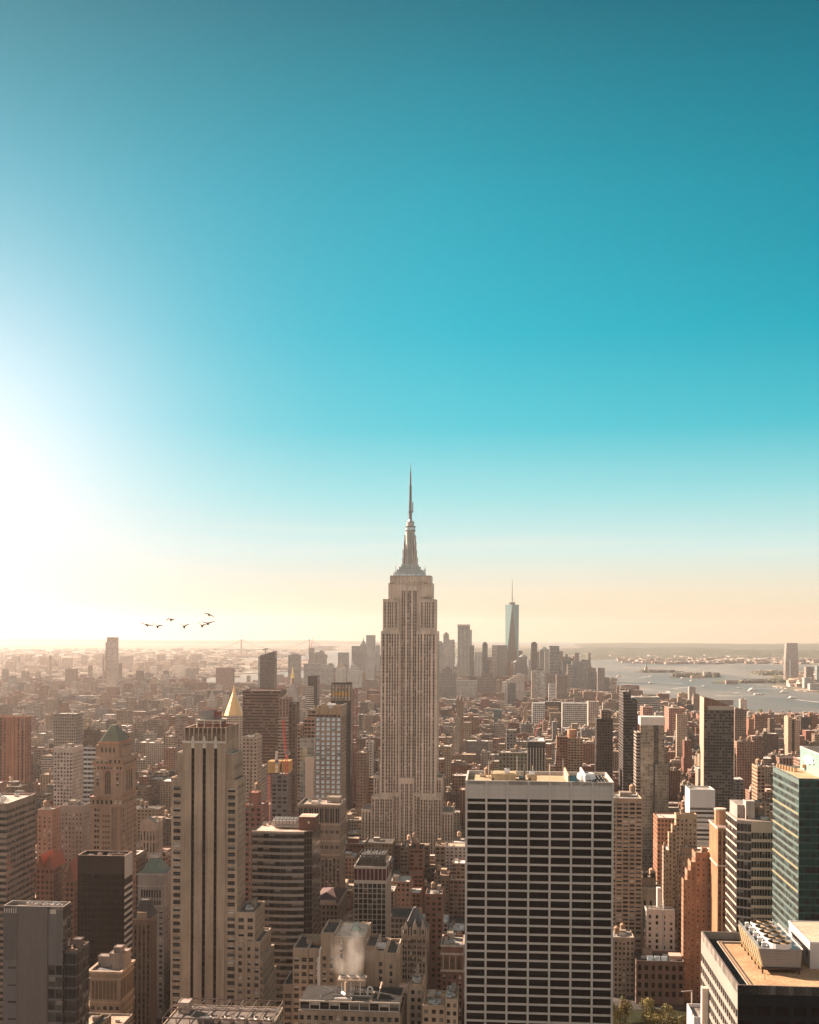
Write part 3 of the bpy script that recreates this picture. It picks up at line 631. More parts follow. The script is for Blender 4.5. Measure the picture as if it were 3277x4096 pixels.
esb(x(1488, 3187), x(1573, 3187), -4, 44, 0, z4, BS); esb(x(1681, 3187), x(1767, 3187), -4, 44, 0, z4, BS); esb(x(1573, 3187), x(1681, 3187), -.5, 42, 0, z4 + 4, [(.02, .06), (.08, .12), (.16, .2), (.8, .84), (.88, .92), (.94, .98)])
esb(x(1446, 3241), x(1488, 3241), 0, 40, 0, z5, [(.1, .24), (.4, .54), (.7, .84)]); esb(x(1767, 3248), x(1813, 3248), 0, 40, 0, z(3248), [(.08, .2), (.32, .44), (.56, .68), (.8, .92)])
# observatory base, mast and antenna
yc = 20.; zx = lambda py: z(py, yl=yc); xw = lambda px, py=2250: x(px, py, yc); xm = xw(1641)
b = s.part('observatory'); zb = zt8 - .2
b.box(xw(1579), xw(1702), 7, 33, zb, zx(2297), 'glass_painted_sky', (.6, .6, .6), tm='metal', tcol=(.4, .42, .4))
for i in range(14): xx = xw(1579) + (xw(1702) - xw(1579)) * i / 13; b.box(xx - .2, xx + .2, 6.85, 7.0, zb, zx(2297), 'metal', (.55, .55, .52))
pv = zx(2297)
for (xa, xb, yy) in ((1583, 1698, 2290), (1590, 1690, 2281), (1598, 1680, 2269), (1606, 1673, 2260)):
    zt = zx(yy); hw = (xw(xb) - xw(xa)) / 2; b.box(xm - hw, xm + hw, yc - hw * .8, yc + hw * .8, pv, zt, 'metal', (.33, .36, .34)); b.box(xm - hw - .3, xm + hw + .3, yc - hw * .8 - .3, yc + hw * .8 + .3, zt - .5, zt, 'metal', (.5, .52, .5)); pv = zt
b = s.part('mast'); zA, zB, zD = zx(2260), zx(2177), zx(2122); r0, r1, r2 = (xw(1671) - xw(1610)) / 2, (xw(1661) - xw(1620)) / 2, (xw(1660) - xw(1620)) / 2
MC = (.44, .4, .36)
b.cyl(xm, yc, r0 * .72, r1 * .8, zA, zB, 16, 'panel', MC, False); b.cyl(xm, yc, r1 * .8, r2 * .95, zB, zD, 16, 'panel', MC)
for sx in (-1, 1):       # stepped wings on the mast's corners
    for sy in (-1, 1):
        for hh, rr in ((.25, 1.0), (.5, .88), (.78, .8), (1.0, .74)):
            zz = zA + (zD - zA) * hh * .86; b.box(xm + sx * r0 * rr - (1.1 if sx > 0 else 0) , xm + sx * r0 * rr + (0 if sx > 0 else 1.1), yc + sy * r0 * .42 - .6, yc + sy * r0 * .42 + .6, zA, zz, 'panel', (.5, .44, .39))
        b.frus((xm + min(0, sx * r0), xm + max(0, sx * r0), yc + sy * r0 * .42 - .5, yc + sy * r0 * .42 + .5, zA), (xm + min(0, sx * r2 * .8), xm + max(0, sx * r2 * .8), yc + sy * r2 * .3 - .5, yc + sy * r2 * .3 + .5, zB), 'panel', (.47, .42, .37))
b.box(xm - 2.7, xm + 2.7, yc - r0 * .86, yc, zA - 1, zD, 'panel', (.2, .2, .18))
for k in range(5): xx = xm - 2.5 + k * 1.25; b.box(xx - .2, xx + .2, yc - r0 * .86 - .3, yc - r0 * .86, zA - 1, zD, 'metal', (.5, .5, .46))
for yy, ra in ((2122, 1.12), (2107, 1.12)): b.cyl(xm, yc, r2 * ra, r2 * ra, zx(yy) - .5, zx(yy) + .3, 18, 'metal', (.2, .17, .15))
b.cyl(xm, yc, r2 * .98, r2 * .98, zx(2122), zx(2107), 18, 'glass_painted_sky', MC); b.cyl(xm, yc, r2 * .78, r2 * .78, zx(2107), zx(2088), 18, 'panel', MC); b.cyl(xm, yc, r2 * .86, r2 * .86, zx(2088), zx(2087), 18, 'metal', (.15, .13, .12)); b.cyl(xm, yc, r2 * .5, r2 * .3, zx(2087), zx(2076), 14, 'panel', MC)
b = s.part('antenna')
AC = (.2, .16, .15)
def lattice(b, za, zb_, ra, rb, n):
    for i in range(n):
        f0, f1 = i / n, (i + 1) / n; p0, p1 = za + (zb_ - za) * f0, za + (zb_ - za) * f1; q0, q1 = ra + (rb - ra) * f0, ra + (rb - ra) * f1
        cs = [(-1, -1), (1, -1), (1, 1), (-1, 1)]
        for k in range(4):
            A, B_ = cs[k], cs[(k + 1) % 4]
            b.bar((xm + A[0] * q0, yc + A[1] * q0, p0), (xm + A[0] * q1, yc + A[1] * q1, p1), .16, 'metal', AC)
            b.bar((xm + A[0] * q0, yc + A[1] * q0, p0), (xm + B_[0] * q1, yc + B_[1] * q1, p1), .11, 'metal', AC)
            b.bar((xm + A[0] * q1, yc + A[1] * q1, p1), (xm + B_[0] * q1, yc + B_[1] * q1, p1), .1, 'metal', AC)
b.cyl(xm, yc, 1.5, 1.5, zx(2076), zx(2049), 10, 'metal', (.3, .25, .22))
for k in range(7): zz = zx(2076) + (zx(2049) - zx(2076)) * k / 6; b.cyl(xm, yc, 2.1, 2.1, zz - .2, zz + .2, 10, 'metal', AC)
b.cyl(xm, yc, 3.3, 3.3, zx(2049), zx(2047.5), 12, 'metal', AC); lattice(b, zx(2048), zx(2010), 1.35, 1.35, 6); b.cyl(xm, yc, .7, .7, zx(2048), zx(1947), 8, 'metal', AC); lattice(b, zx(2010), zx(1947), 1.2, .9, 9)
b.cyl(xm, yc, 1.9, 1.9, zx(1946), zx(1944.5), 10, 'metal', AC); lattice(b, zx(1945), zx(1889), .65, .5, 10); b.cyl(xm, yc, .35, .3, zx(1945), zx(1889), 6, 'metal', AC); b.cyl(xm, yc, .45, .08, zx(1889), zx(1850), 6, 'metal', (.1, .1, .11))
b.bar((xm + 2.6, yc, zx(2046)), (xm + 2.6, yc, zx(2008)), .4, 'metal', AC); b.bar((xm, yc, zx(2044)), (xm + 2.6, yc, zx(2044)), .2, 'metal', AC)
b.bar((xm - r0, yc, zx(2225)), (xm - r0, yc, zx(2194)), .2, 'metal', AC)
for k in range(26):
    q = s.rng; sd = q.choice((-1, 1)); xx = xm + sd * q.uniform(9, 18); b = s.part('roof_antenna'); zz = zx(q.choice((2281, 2290, 2297, 2300))) - 1
    b.bar((xx, yc + q.uniform(-8, 0), zz - 6), (xx, yc - 4, zz + q.uniform(1, 7)), .15, 'metal', AC)
for px, py, yy in ((1570, 2330, 3), (1699, 2331, 3), (1577, 2396, 2), (1718, 2386, 2), (1706, 2390, 2), (1694, 2391, 2), (1724, 2393, 2)):
    b = s.part('dish_antenna'); b.cyl(x(px, py), yy - .4, .3, 1.5, z(py) - 1, z(py) + 1.2, 10, 'painted', (.6, .5, .4))
s.done(x(1446, 3241), x(1813, 3248), -5, 46)

# ---------------------------------------------------------------- the masonry tower with the green pyramid roof
s = Bld('pyramid_roof_tower', 'ornate tan masonry tower with pale green pyramid roof and tall arched windows', 'skyscraper', 364, 490, 3187, 800, xs=547, short='the tower with green pyramid roof', pyb=3395)
x = s.x; z = s.z; w = s.wallm; A1 = (.34, .22, .15); W = s.W; dp = s.dep
s.tier(0, W, 0, dp, 0, s.H, A1, None, None, .6, (.3, .22, .17), roof=True)
w.v, w.f, w.m, w.c, w.uv, w.mats = [], [], [], [], [], {}
c3 = [(x(a), x(b)) for a, b in ((378, 387), (389, 398), (412, 421), (423, 432), (434, 443), (457, 466), (468, 477))]
facade(w, (0, 0), (1, 0), W, 0, s.H - 7, [c3[0], c3[1]], mkrows(0, s.H - 7, 3.65, .5, 1), .4, 'masonry', A1, s.panes)
w2 = MB(); 
b = s.part('window_bay'); facade(b, (c3[2][0] - .6, -.25), (1, 0), c3[4][1] - c3[2][0] + 1.2, 0, s.H - 8, [(q[0] - c3[2][0] + .6, q[1] - c3[2][0] + .6) for q in c3[2:5]], mkrows(0, s.H - 9, 3.65, .62, 1), .3, 'masonry', A1, s.panes, 'pier', 'metal', (.14, .08, .06))
facade(w, (c3[4][1] + 1.2, 0), (1, 0), W - c3[4][1] - 1.2, 0, s.H - 7, [(c3[5][0] - c3[4][1] - 1.2, c3[5][1] - c3[4][1] - 1.2), (c3[6][0] - c3[4][1] - 1.2, c3[6][1] - c3[4][1] - 1.2)], mkrows(0, s.H - 7, 3.65, .5, 1), .4, 'masonry', A1, s.panes)
facade(w, (W, 0), (0, 1), dp, 0, s.H - 7, [(f0 * dp, f1 * dp) for f0, f1 in ((.06, .14), (.3, .35), (.42, .47), (.54, .59), (.66, .71), (.86, .94))], mkrows(0, s.H - 7, 3.65, .55, 1), .4, 'masonry', A1, s.panes)
w.wall((W, dp), (-1, 0), W, 0, s.H, 'punch', A1); w.wall((0, dp), (0, -1), dp, 0, s.H, 'punch', A1)
for zz, o, hh in ((s.H - 7, .5, .7), (s.H - .8, .7, 1.0)): w.box(-o, W + o, -o, dp + o, zz, zz + hh, 'masonry', (.36, .22, .15))
facade(w, (0, 0), (1, 0), W, s.H - 6.3, s.H - .8, mkcols(W, 3.2, .5), [(s.H - 5, s.H - 2.2)], .3, 'masonry', A1, s.panes); facade(w, (W, 0), (0, 1), dp, s.H - 6.3, s.H - .8, mkcols(dp, 3.2, .5), [(s.H - 5, s.H - 2.2)], .3, 'masonry', A1, s.panes)
s.roofm.poly([(0, 0, s.H + .1), (W, 0, s.H + .1), (W, dp, s.H + .1), (0, dp, s.H + .1)], 'roof', (.3, .22, .17))
xa, xb = x(373, 3060), x(488, 3060); i0 = 1.0; zB = z(3059); zA2 = z(3033); yb1 = dp - 1
def arch(b, a, c, z0, zs_, y, mat='glass_warm'):
    r = (c - a) / 2; m_ = (a + c) / 2; pts = [(a, y, z0), (c, y, z0)] + [(m_ + r * math.cos(t_ * math.pi / 10), y, zs_ + r * math.sin(t_ * math.pi / 10)) for t_ in range(11)]
    b.poly(pts, mat, (.2, .1, .08))
w.box(xa, xb, i0, yb1, s.H, zB, 'masonry', A1)
b = s.part('arched_window'); arch(b, x(418, 3120), x(441, 3120), s.H + 2, z(3100), i0 - .06)
for k in range(1, 3): xx = x(418, 3120) + (x(441, 3120) - x(418, 3120)) * k / 3; b.box(xx - .15, xx + .15, i0 - .15, i0 - .06, s.H + 2, z(3092), 'masonry', (.3, .2, .14))
for k in range(4): zz = s.H + 4 + k * 4.2; b.box(x(418, 3120), x(441, 3120), i0 - .12, i0 - .06, zz, zz + 1.1, 'masonry', (.14, .08, .06))
for px in (389, 468):
    for py in (3096, 3116, 3137): xx = x(px, py); s.panes.append(((xx, i0 - .05, z(py)), (1, 0), 1.6, 2.2)); w.box(xx - 1.0, xx + 1.0, i0 - .2, i0 - .0, z(py) - 1.5, z(py) - 1.15, 'masonry', A1)
for k in range(3):
    b = s.part('arched_window'); y0 = i0 + (yb1 - i0) * (.3 + .17 * k); y1 = y0 + (yb1 - i0) * .09; r = (y1 - y0) / 2
    b.poly([(xb + .06, y0, s.H + 3), (xb + .06, y1, s.H + 3)] + [(xb + .06, (y0 + y1) / 2 + r * math.cos(t_ * math.pi / 8), z(3092) + r * math.sin(t_ * math.pi / 8)) for t_ in range(9)], 'glass_warm', A1)
for zz, o in ((zB - 4.5, .35), (zB - .9, 1.0)): w.box(xa - o, xb + o, i0 - o, yb1 + o, zz, zz + .9, 'masonry', (.4, .23, .15))
for i in range(9): s.panes.append(((xa + (xb - xa) * (i + .5) / 9, i0 - .05, zB - 2.4), (1, 0), 1.1, 1.8))
w.box(xa + .8, xb - .8, i0 + .8, yb1 - .8, zB, zA2, 'masonry', A1)
for i in range(6): s.panes.append(((xa + .8 + (xb - xa - 1.6) * (i + .5) / 6, i0 + .75, (zB + zA2) / 2 - .3), (1, 0), 1.3, 2.2))
x2a, x2b = x(394, 3000, 3), x(474, 3000, 3); zC = z(2966, yl=3); y3 = 3.2; y4 = dp - 3
w.box(x2a, x2b, y3, y4, zA2, zC, 'masonry', A1); w.box(x2a - 2.4, x2a, y3 + 1, y4 - 1, zA2, z(2982, yl=3), 'masonry', A1); w.box(x2b, x2b + 1.6, y3 + 2, y4 - 2, zA2, z(2990, yl=3), 'masonry', A1)
w.box(x2a - .5, x2b + .5, y3 - .5, y4 + .5, zC - 1.6, zC - .4, 'masonry', (.46, .22, .13))
for i in range(4):
    b = s.part('arched_window'); xx = x2a + (x2b - x2a) * (.18 + .2 * i); arch(b, xx - .75, xx + .75, z(3010, yl=3), z(2994, yl=3), y3 - .06)
for i in range(6):
    b = s.part('arched_window'); yy = y3 + (y4 - y3) * (.14 + .145 * i); b.poly([(x2b + .06, yy - .6, z(3010, yl=3)), (x2b + .06, yy + .6, z(3010, yl=3)), (x2b + .06, yy + .6, z(2994, yl=3)), (x2b + .06, yy, z(2990, yl=3)), (x2b + .06, yy - .6, z(2994, yl=3))], 'glass_warm', A1)
b = s.part('pyramid_roof'); ym = (y3 + y4) / 2; xm_ = x(458, 2900, ym); b.frus((x2a + .2, x2b - .2, y3 + .2, y4 - .2, zC - .4), (xm_ - 1.6, xm_ + 1.6, ym - 2.6, ym + 2.6, z(2899, yl=ym)), 'copper', (.17, .15, .105))
for i in range(1, 14):
    f = i / 14; b.bar((x2a + (x2b - x2a) * f, y3 + .15, zC - .35), (xm_ - 1.6 + 3.2 * f, ym - 2.6, z(2899, yl=ym)), .09, 'copper', (.26, .27, .18))
b = s.part('finial')
for (xx, yy) in ((xa, i0), (xb, i0), (xb, yb1), ((xa + xb) / 2, i0)): b.frus((xx - .8, xx + .8, yy - .8, yy + .8, zB), (xx - .15, xx + .15, yy - .15, yy + .15, zB + 3.6), 'masonry', (.34, .17, .1))
for i in range(8): yy = i0 + (yb1 - i0) * i / 7; b.frus((xb - .4, xb + .6, yy - .5, yy + .5, s.H), (xb, xb + .2, yy - .1, yy + .1, s.H + 3), 'masonry', (.34, .17, .1))
s.wkind = 'std'; s.done()

# ---------------------------------------------------------------- dark granite corner building with rooftop cooling tower
s = Bld('granite_office_block', 'black granite office block seen from above with tan gravel roof and cooling tower', 'office building', 2951, 3600, 3940, 340, xs=2804, short='the black granite block', pyb=4096)
BK = (.008, .008, .008); CB = (.27, .235, .2); W = s.W; dp = s.dep; z1 = s.H; w = s.wallm
fl = 58 / F * 340; zz = z1 - 7.4
s.wkind = 'dark'
facade(w, (0, dp), (0, -1), dp, 0, z1, mkcols(dp, dp / 19, .86), mkrows(0, z1, fl, .62, 7.4), .5, 'painted', CB, s.panes)
facade(w, (0, 0), (1, 0), W, 0, z1, mkcols(W, 5.2, .72), mkrows(0, z1, fl, .6, 6.0), .3, 'masonry', BK, s.panes)
w.wall((W, 0), (0, 1), dp, 0, z1, 'ribbon', BK, 3, 4); w.wall((W, dp), (-1, 0), W, 0, z1, 'ribbon', BK, 3, 4)
PR = 2.6
w.rim(0, W, 0, dp, z1 - PR, z1, 'painted', (.23, .2, .17), .55, (.16, .12, .1))
zr = z1 - PR + .1
s.roofm.poly([(.5, .5, zr - .05), (W - .5, .5, zr - .05), (W - .5, dp - .5, zr - .05), (.5, dp - .5, zr - .05)], 'roof', (.07, .06, .055))  # dark sheet left bare along left and back: parapet shadow put into colour
s.roofm.poly([(5, .6, zr), (W - .6, .6, zr), (W - .6, dp - 4.5, zr), (5, dp - 4.5, zr)], 'gravel', (.44, .27, .155))
b = s.part('roof_kerb')
for x0, y0, x1, y1 in ((4.4, .6, 4.8, dp - 4), (4.4, dp - 4.4, W - 1, dp - 4)): b.box(x0, x1, y0, y1, zr, zr + .3, 'painted', (.55, .45, .34))
b = s.part('pipe'); b.bar((5.8, .8, zr + .2), (5.8, dp - 6, zr + .2), .14, 'metal', (.12, .1, .08)); b.bar((5.8, dp - 6, zr + .2), (W * .5, dp - 6, zr + .2), .14, 'metal', (.5, .4, .3))
# cooling tower on stilts
q = lambda px, py: s.flat(px, py, zr)
A = q(3052, 3892); B_ = q(3190, 3890)
cx0, cx1, cy0 = A[0], B_[0] + .6, A[1]; cy1 = dp - 9; zk = zr + 1.9; zt = zk + 5.6
ct = tag(empty('cooling_tower', (0, 0, 0)), None); ct.parent = s.root
def cpart(n): b = MB(); CT.append((n, b)); return b
CT = []
b = cpart('casing'); PC = (.18, .175, .17); ov = 1.3
b.poly([(cx0, cy0, zk), (cx1, cy0, zk), (cx1 + ov * .3, cy0, zt), (cx0 - ov, cy0, zt)], 'panel', PC); b.poly([(cx1, cy1, zk), (cx0, cy1, zk), (cx0 - ov, cy1, zt), (cx1 + ov * .3, cy1, zt)], 'panel', PC)
b.poly([(cx1, cy0, zk), (cx1, cy1, zk), (cx1 + ov * .3, cy1, zt), (cx1 + ov * .3, cy0, zt)], 'panel', PC); b.poly([(cx0 - ov, cy0, zt), (cx1 + ov * .3, cy0, zt), (cx1 + ov * .3, cy1, zt), (cx0 - ov, cy1, zt)], 'panel', (.3, .3, .3))
for k in range(1, 7): zz = zk + (zt - zk) * k / 7; b.bar((cx0 - ov * k / 7, cy0 - .02, zz), (cx1, cy0 - .02, zz), .035, 'metal', (.2, .2, .2))
b = cpart('louvres'); nl = 15
for k in range(nl): f = k / nl; b.poly([(cx0 - ov * f - .25, cy0 + .1, zk + (zt - zk) * f + .0), (cx0 - ov * f - .25, cy1, zk + (zt - zk) * f), (cx0 - ov * f + .12, cy1, zk + (zt - zk) * (f + .9 / nl)), (cx0 - ov * f + .12, cy0 + .1, zk + (zt - zk) * (f + .9 / nl))], 'metal', (.34, .24, .13))
b.poly([(cx0 + .2, cy0, zk), (cx0 + .2, cy1, zk), (cx0 - ov + .3, cy1, zt), (cx0 - ov + .3, cy0, zt)], 'metal', (.04, .035, .03))
for k in range(9): yy = cy0 + (cy1 - cy0) * k / 8; b.bar((cx0 - .3, yy, zk), (cx0 - ov - .3, yy, zt), .07, 'metal', (.3, .28, .25))
b = cpart('stilts')
for k in range(7):
    yy = cy0 - .4 + (cy1 - cy0) * k / 6
    for xx in (cx0 - .2, cx1 - .5): b.box(xx - .22, xx + .22, yy - .22, yy + .22, zr, zk, 'metal', (.06, .05, .045))
b.box(cx0 - .6, cx1 + .4, cy0 - .7, cy0 - .2, zk - .5, zk, 'metal', (.05, .04, .04)); b.box(cx0 - .6, cx0 - .2, cy0 - .7, cy1, zk - .4, zk, 'metal', (.4, .27, .12))
b.box(cx0 + .5, cx1, cy0, cy1, zk - .9, zk, 'metal', (.05, .045, .04))
nfan = 5; fr_ = (cx1 - cx0) * .31; fcx = cx0 + (cx1 - cx0) * .5
for k in range(nfan):
    yy = cy0 + (cy1 - cy0) * (k + .5) / nfan; b = cpart('fan'); b.cyl(fcx, yy, fr_ * 1.06, fr_, zt, zt + 1.5, 24, 'painted', (.55, .53, .5), False); b.cyl(fcx, yy, fr_ * .96, fr_ * .96, zt + .1, zt + 1.5, 24, 'painted', (.2, .15, .1), False)
    b.cyl(fcx, yy, fr_ * .95, fr_ * .95, zt + .15, zt + .2, 24, 'metal', (.03, .03, .03))
    for j in range(6): an = j * math.pi / 3 + k; b.bar((fcx, yy, zt + .9), (fcx + math.cos(an) * fr_ * .92, yy + math.sin(an) * fr_ * .92, zt + 1.0), .3, 'metal', (.15, .1, .055))
    b = cpart('fan_motor'); mx = fcx - fr_ * 1.75; b.cyl(mx, yy - .6, .55, .55, zt + .3, zt + 1.2, 10, 'metal', (.05, .05, .05)); b.box(mx + .8, mx + 1.9, yy - .7, yy + .5, zt, zt + 1.3, 'painted', (.6, .58, .55)); b.bar((mx, yy - .6, zt + .8), (fcx, yy, zt + .8), .12, 'metal', (.1, .1, .1))
b = cpart('railing')
for xx in (cx0 - ov + .1, cx1 + ov * .3 - .1):
    for k in range(15): yy = cy0 + (cy1 - cy0) * k / 14; b.bar((xx, yy, zt), (xx, yy, zt + 1.1), .035, 'metal', (.35, .33, .3))
    b.bar((xx, cy0, zt + 1.1), (xx, cy1, zt + 1.1), .045, 'metal', (.35, .33, .3)); b.bar((xx, cy0, zt + .55), (xx, cy1, zt + .55), .03, 'metal', (.35, .33, .3))
b.bar((cx1 + .5, cy0 - .5, zt + .1), (cx1 + .5, cy1 + 1, zt + .1), .2, 'painted', (.6, .48, .38))
for n, b in CT: b.build(n, ct)
# plant room
P0 = q(3240, 3875); px0 = P0[0]; py0 = P0[1]; zp = zr + 8.2
b = s.part('plant_room'); b.box(px0, W - 2, py0, dp - 7, zr, zp, 'painted', (.44, .41, .39), tm='gravel', tcol=(.5, .38, .28)); b.rim(px0 - .1, W - 1.9, py0 - .1, dp - 6.9, zp - .3, zp + .25, 'painted', (.62, .58, .55), .3)
b.box(px0 - .12, px0, py0 + 2.4, py0 + 4.2, zr + 3, zr + 5, 'metal', (.08, .08, .08)); b.cyl(px0 + 7, py0 + 12, .8, .8, zp, zp + .8, 12, 'painted', (.7, .6, .5))
b = s.part('pipe_frame')
for yy in (py0 + 8, py0 + 14): b.bar((cx1 + 1, yy, zr), (cx1 + 1, yy, zr + 4.5), .08, 'metal', (.3, .22, .18)); b.bar((cx1 + 1, yy, zr + 4.5), (px0, yy, zr + 4.5), .08, 'metal', (.3, .22, .18))
b = s.part('vent_pipe')
for (px, py) in ((3060, 3920), (2945, 3760), (3010, 3800)): a = q(px, py); b.bar((a[0], a[1], zr), (a[0], a[1], zr + 1.6), .08, 'metal', (.3, .2, .14))
b = s.part('side_bracket'); yb = s.y(2795, 3880, -2.2); b.box(-2.2, -.1, max(2, dp * .75), dp * .75 + 2.5, z1 - 27, z1 - 15, 'painted', (.6, .5, .4))
s.done()

# ---------------------------------------------------------------- green glass tower at the right edge
s = Bld('green_glass_tower', 'green glass office tower at the right edge with white cloud sign on top', 'skyscraper', 3196, 3460, 3113, 640, xs=3092, short='the green glass tower', pyb=3700)
W = s.W; dp = s.dep; z1 = s.H; w = s.wallm; GG = (.15, .2, .188); fl = 31.2 / F * 640
s.wkind = 'glight'; s.frame = (.25, .32, .3)
facade(w, (0, dp), (0, -1), dp, 0, z1, mkcols(dp, 3.1, .93), mkrows(0, z1, fl, .64, 3.6), .22, 'panel', GG, s.panes)
pl = s.panes; s.panes = []
fp = MB(); facade(fp, (0, 0), (1, 0), W, 0, z1, mkcols(W, 3.1, .95), mkrows(0, z1, fl, .8, 1.5), .15, 'panel', (.03, .075, .065), s.panes)
for c, ud, ww, hh in s.panes: winfaces(fp, ww, hh, s.rng.choices(VAR['green'], WGT['green'])[0], False, (.05, .1, .09), lambda p, c=c, ud=ud: (c[0] + ud[0] * p[0] - ud[1] * p[1], c[1] + ud[1] * p[0] + ud[0] * p[1], c[2] + p[2]))
s.panes = pl; fp.build('curtain_wall', s.root)
w.wall((W, 0), (0, 1), dp, 0, z1, 'curtain', (.05, .12, .1), 3, 4); w.wall((W, dp), (-1, 0), W, 0, z1, 'curtain', (.05, .12, .1), 3, 4)
w.rim(0, W, 0, dp, z1 - 1, z1, 'panel', (.3, .36, .34), .5, (.6, .45, .3)); s.roofm.poly([(.5, .5, z1 - 1), (W - .5, .5, z1 - 1), (W - .5, dp - .5, z1 - 1), (.5, dp - .5, z1 - 1)], 'gravel', (.48, .33, .2))
b = s.part('floor_strip')
for i, k in enumerate((4, 7, 11, 14)): zz = z1 - 3.6 - fl * k + fl * .18; b.box(-.35, -.02, 0, dp, zz, zz + .35, 'painted', (.4, .27, .1))
ux = s.x(3201, 2986, dp * .9); zu = s.z(2986, 3201, yl=dp * .9); ux = max(8., ux)
b = s.part('upper_block'); b.box(ux, W, -8, dp * .9, z1 - 1, zu, 'panel', (.26, .38, .36), tm='roof', tcol=(.1, .09, .08)); b.box(ux - .06, ux, -8, dp * .9, zu - .5, zu + .2, 'painted', (.6, .5, .4))
for k in range(1, 5): zz = z1 - 1 + (zu - z1) * k / 5; b.box(ux - .05, ux, -8, dp * .9, zz - .06, zz + .06, 'panel', (.18, .27, .25))
for k in range(16): yy = -8 + (dp * .9 + 8) * k / 16; b.box(ux - .04, ux, yy - .05, yy + .05, z1 - 1, zu, 'panel', (.18, .27, .25))
b = s.part('roof_railing')
for k in range(14): yy = k * dp * .9 / 14; b.bar((ux + 1, yy, zu), (ux + 1, yy, zu + 2.5), .1, 'metal', (.1, .07, .06))
ya, yb_ = s.y(3219, 3020, ux), s.y(3259, 3040, ux); ymid, hw = (ya + yb_) / 2, abs(ya - yb_) / 2; zm = s.z(3040, 3240, yl=ymid, xl=ux); hh = 22 / F * 680 * .5 * 1.5
b = s.part('sign'); pr = []
for j in range(48):
    an = 2 * math.pi * j / 48; rr = 1 + .16 * math.cos(5 * an + .5); pr.append((ymid + hw * rr * .92 * math.cos(an), zm + hh * rr * .92 * math.sin(an)))
b.poly([(ux - .8, y, z_) for y, z_ in pr], 'painted', (.9, .9, .9))
for j in range(48): a, c = pr[j], pr[(j + 1) % 48]; b.poly([(ux - .8, *a), (ux - .8, *c), (ux - .1, *c), (ux - .1, *a)], 'painted', (.9, .9, .9))
b = s.part('window_hoist'); hx, hy = s.flat(3222, 3085, z1 - 1); b.box(hx - 2, hx + 2, hy - 1, hy + 1, z1 + 1, z1 + 3, 'painted', (.6, .35, .2)); b.bar((hx, hy, z1 - 1), (hx, hy, z1 + 1), .4); b.bar((hx + 1, hy, z1 + 3), (hx + 7, hy - 2, z1 + 11), .2); b.box(hx + 4, hx + 5.2, hy - 1, hy + .2, z1 - 1, z1 + 5, 'painted', (.45, .25, .15))
for k in range(7): s.unit(1.5 + k * .8, dp - 4 - k * 3.4, z1 - 1, 2, 2, 2.4, (.5, .33, .2))
s.done()
# ---------------------------------------------------------------- nearer towers with modelled windows
def T1(name, label, cat, xl, xr, yt, D, front, side, tint, xs=None, dep=30., short=None, pyb=None, wkind='std', sash=False, par=1.2, rc=(.35, .32, .28), n=3, tanks=0, bulk=1, mat='masonry', smat='masonry', stint=None, rimc=None, fr=None, end=True):
    s = Bld(name, label, cat, xl, xr, yt, D, xs, dep, pyb, short); s.wkind = wkind; s.sash = sash
    if fr: s.frame = fr
    s.tier(0, s.W, 0, s.dep, 0, s.H, tint, front, side, par, rc, mat=mat, smat=smat, stint=stint, rimc=rimc)
    s.clutter(.5, s.W - .5, .5, s.dep - .5, s.H - par, n, tanks, bulk)
    if end: s.done()
    return s
def cornice(s, x0, x1, y0, y1, z, o=.7, h=.9, c=(.36, .25, .18), mat='masonry'):
    w = s.wallm; w.box(x0 - o, x1 + o, y0 - o, y0 + .02, z, z + h, mat, c, bot=True); w.box(x0 - o, x0 + .02, y0, y1, z, z + h, mat, c, bot=True); w.box(x1 - .02, x1 + o, y0, y1, z, z + h, mat, c, bot=True)

# left group
T1('office_tower', 'striped office tower with pale flat roof at the left edge below the brown slab', 'skyscraper', -120, 28, 3212, 700, (14, .98, 3.85, .5, 'punch', .15, 3), (2.2, .93, 3.85, .48, 'punch', .15, 3), (.25, .18, .14), xs=143, short='the striped tower on the left edge', pyb=3590, wkind='office', rc=(.6, .5, .42), n=5, bulk=0, rimc=(.55, .45, .38))
s = T1('dark_glass_tower', 'dark brown glass tower with pale striped spandrels down its right side', 'skyscraper', 311, 499, 3420, 660, (2.0, .9, 3.7, .9, 'punch', .06, 8), (30, .99, 3.7, .55, 'punch', .25, 15), (.028, .017, .014), xs=530, short='the dark brown glass tower', pyb=3830, wkind='dark', n=0, bulk=0, end=False, rimc=(.4, .27, .2), mat='masonry', par=2.5, fr=(.03, .02, .015))
s.wallm.wall((s.W + .05, 0), (0, 1), s.dep, s.H - 13, s.H, 'painted', (.42, .37, .33))
k = 0
while s.H - 15 - k * 3.7 > 20: zz = s.H - 15 - k * 3.7; s.wallm.box(s.W, s.W + .22, 0, s.dep, zz - 3.7, zz - 2.2, 'painted', (.5, .43, .37), bot=True); k += 1
s.bulk(s.W * .55, s.W - 2, 8, s.dep - 5, s.H - 2.5, s.H - .4, (.2, .14, .11))
for k in range(6): s.unit(4 + k * 3.6, 6 + (k % 3) * 5, s.H - 2.5, 2.6, 2.2, 1.6, (.4, .3, .25))
s.done()
s = Bld('metal_clad_tower', 'grey metal clad tower with darker glass wing at the lower left', 'office building', 14, 252, 3622, 520, xs=285, dep=30, short='the grey metal clad tower', pyb=4096)
W, dp, z1 = s.W, s.dep, s.H; w = s.wallm; gx0, gx1 = s.x(72, 3700), s.x(193, 3700); GP = (.125, .105, .095); s.wkind = 'office'
w.wall((gx0, -.3), (1, 0), gx1 - gx0, 0, z1, 'panel', GP); w.box(gx0, gx0 + .3, -.3, 0, 0, z1, 'panel', GP); w.box(gx1 - .3, gx1, -.3, 0, 0, z1, 'panel', GP)
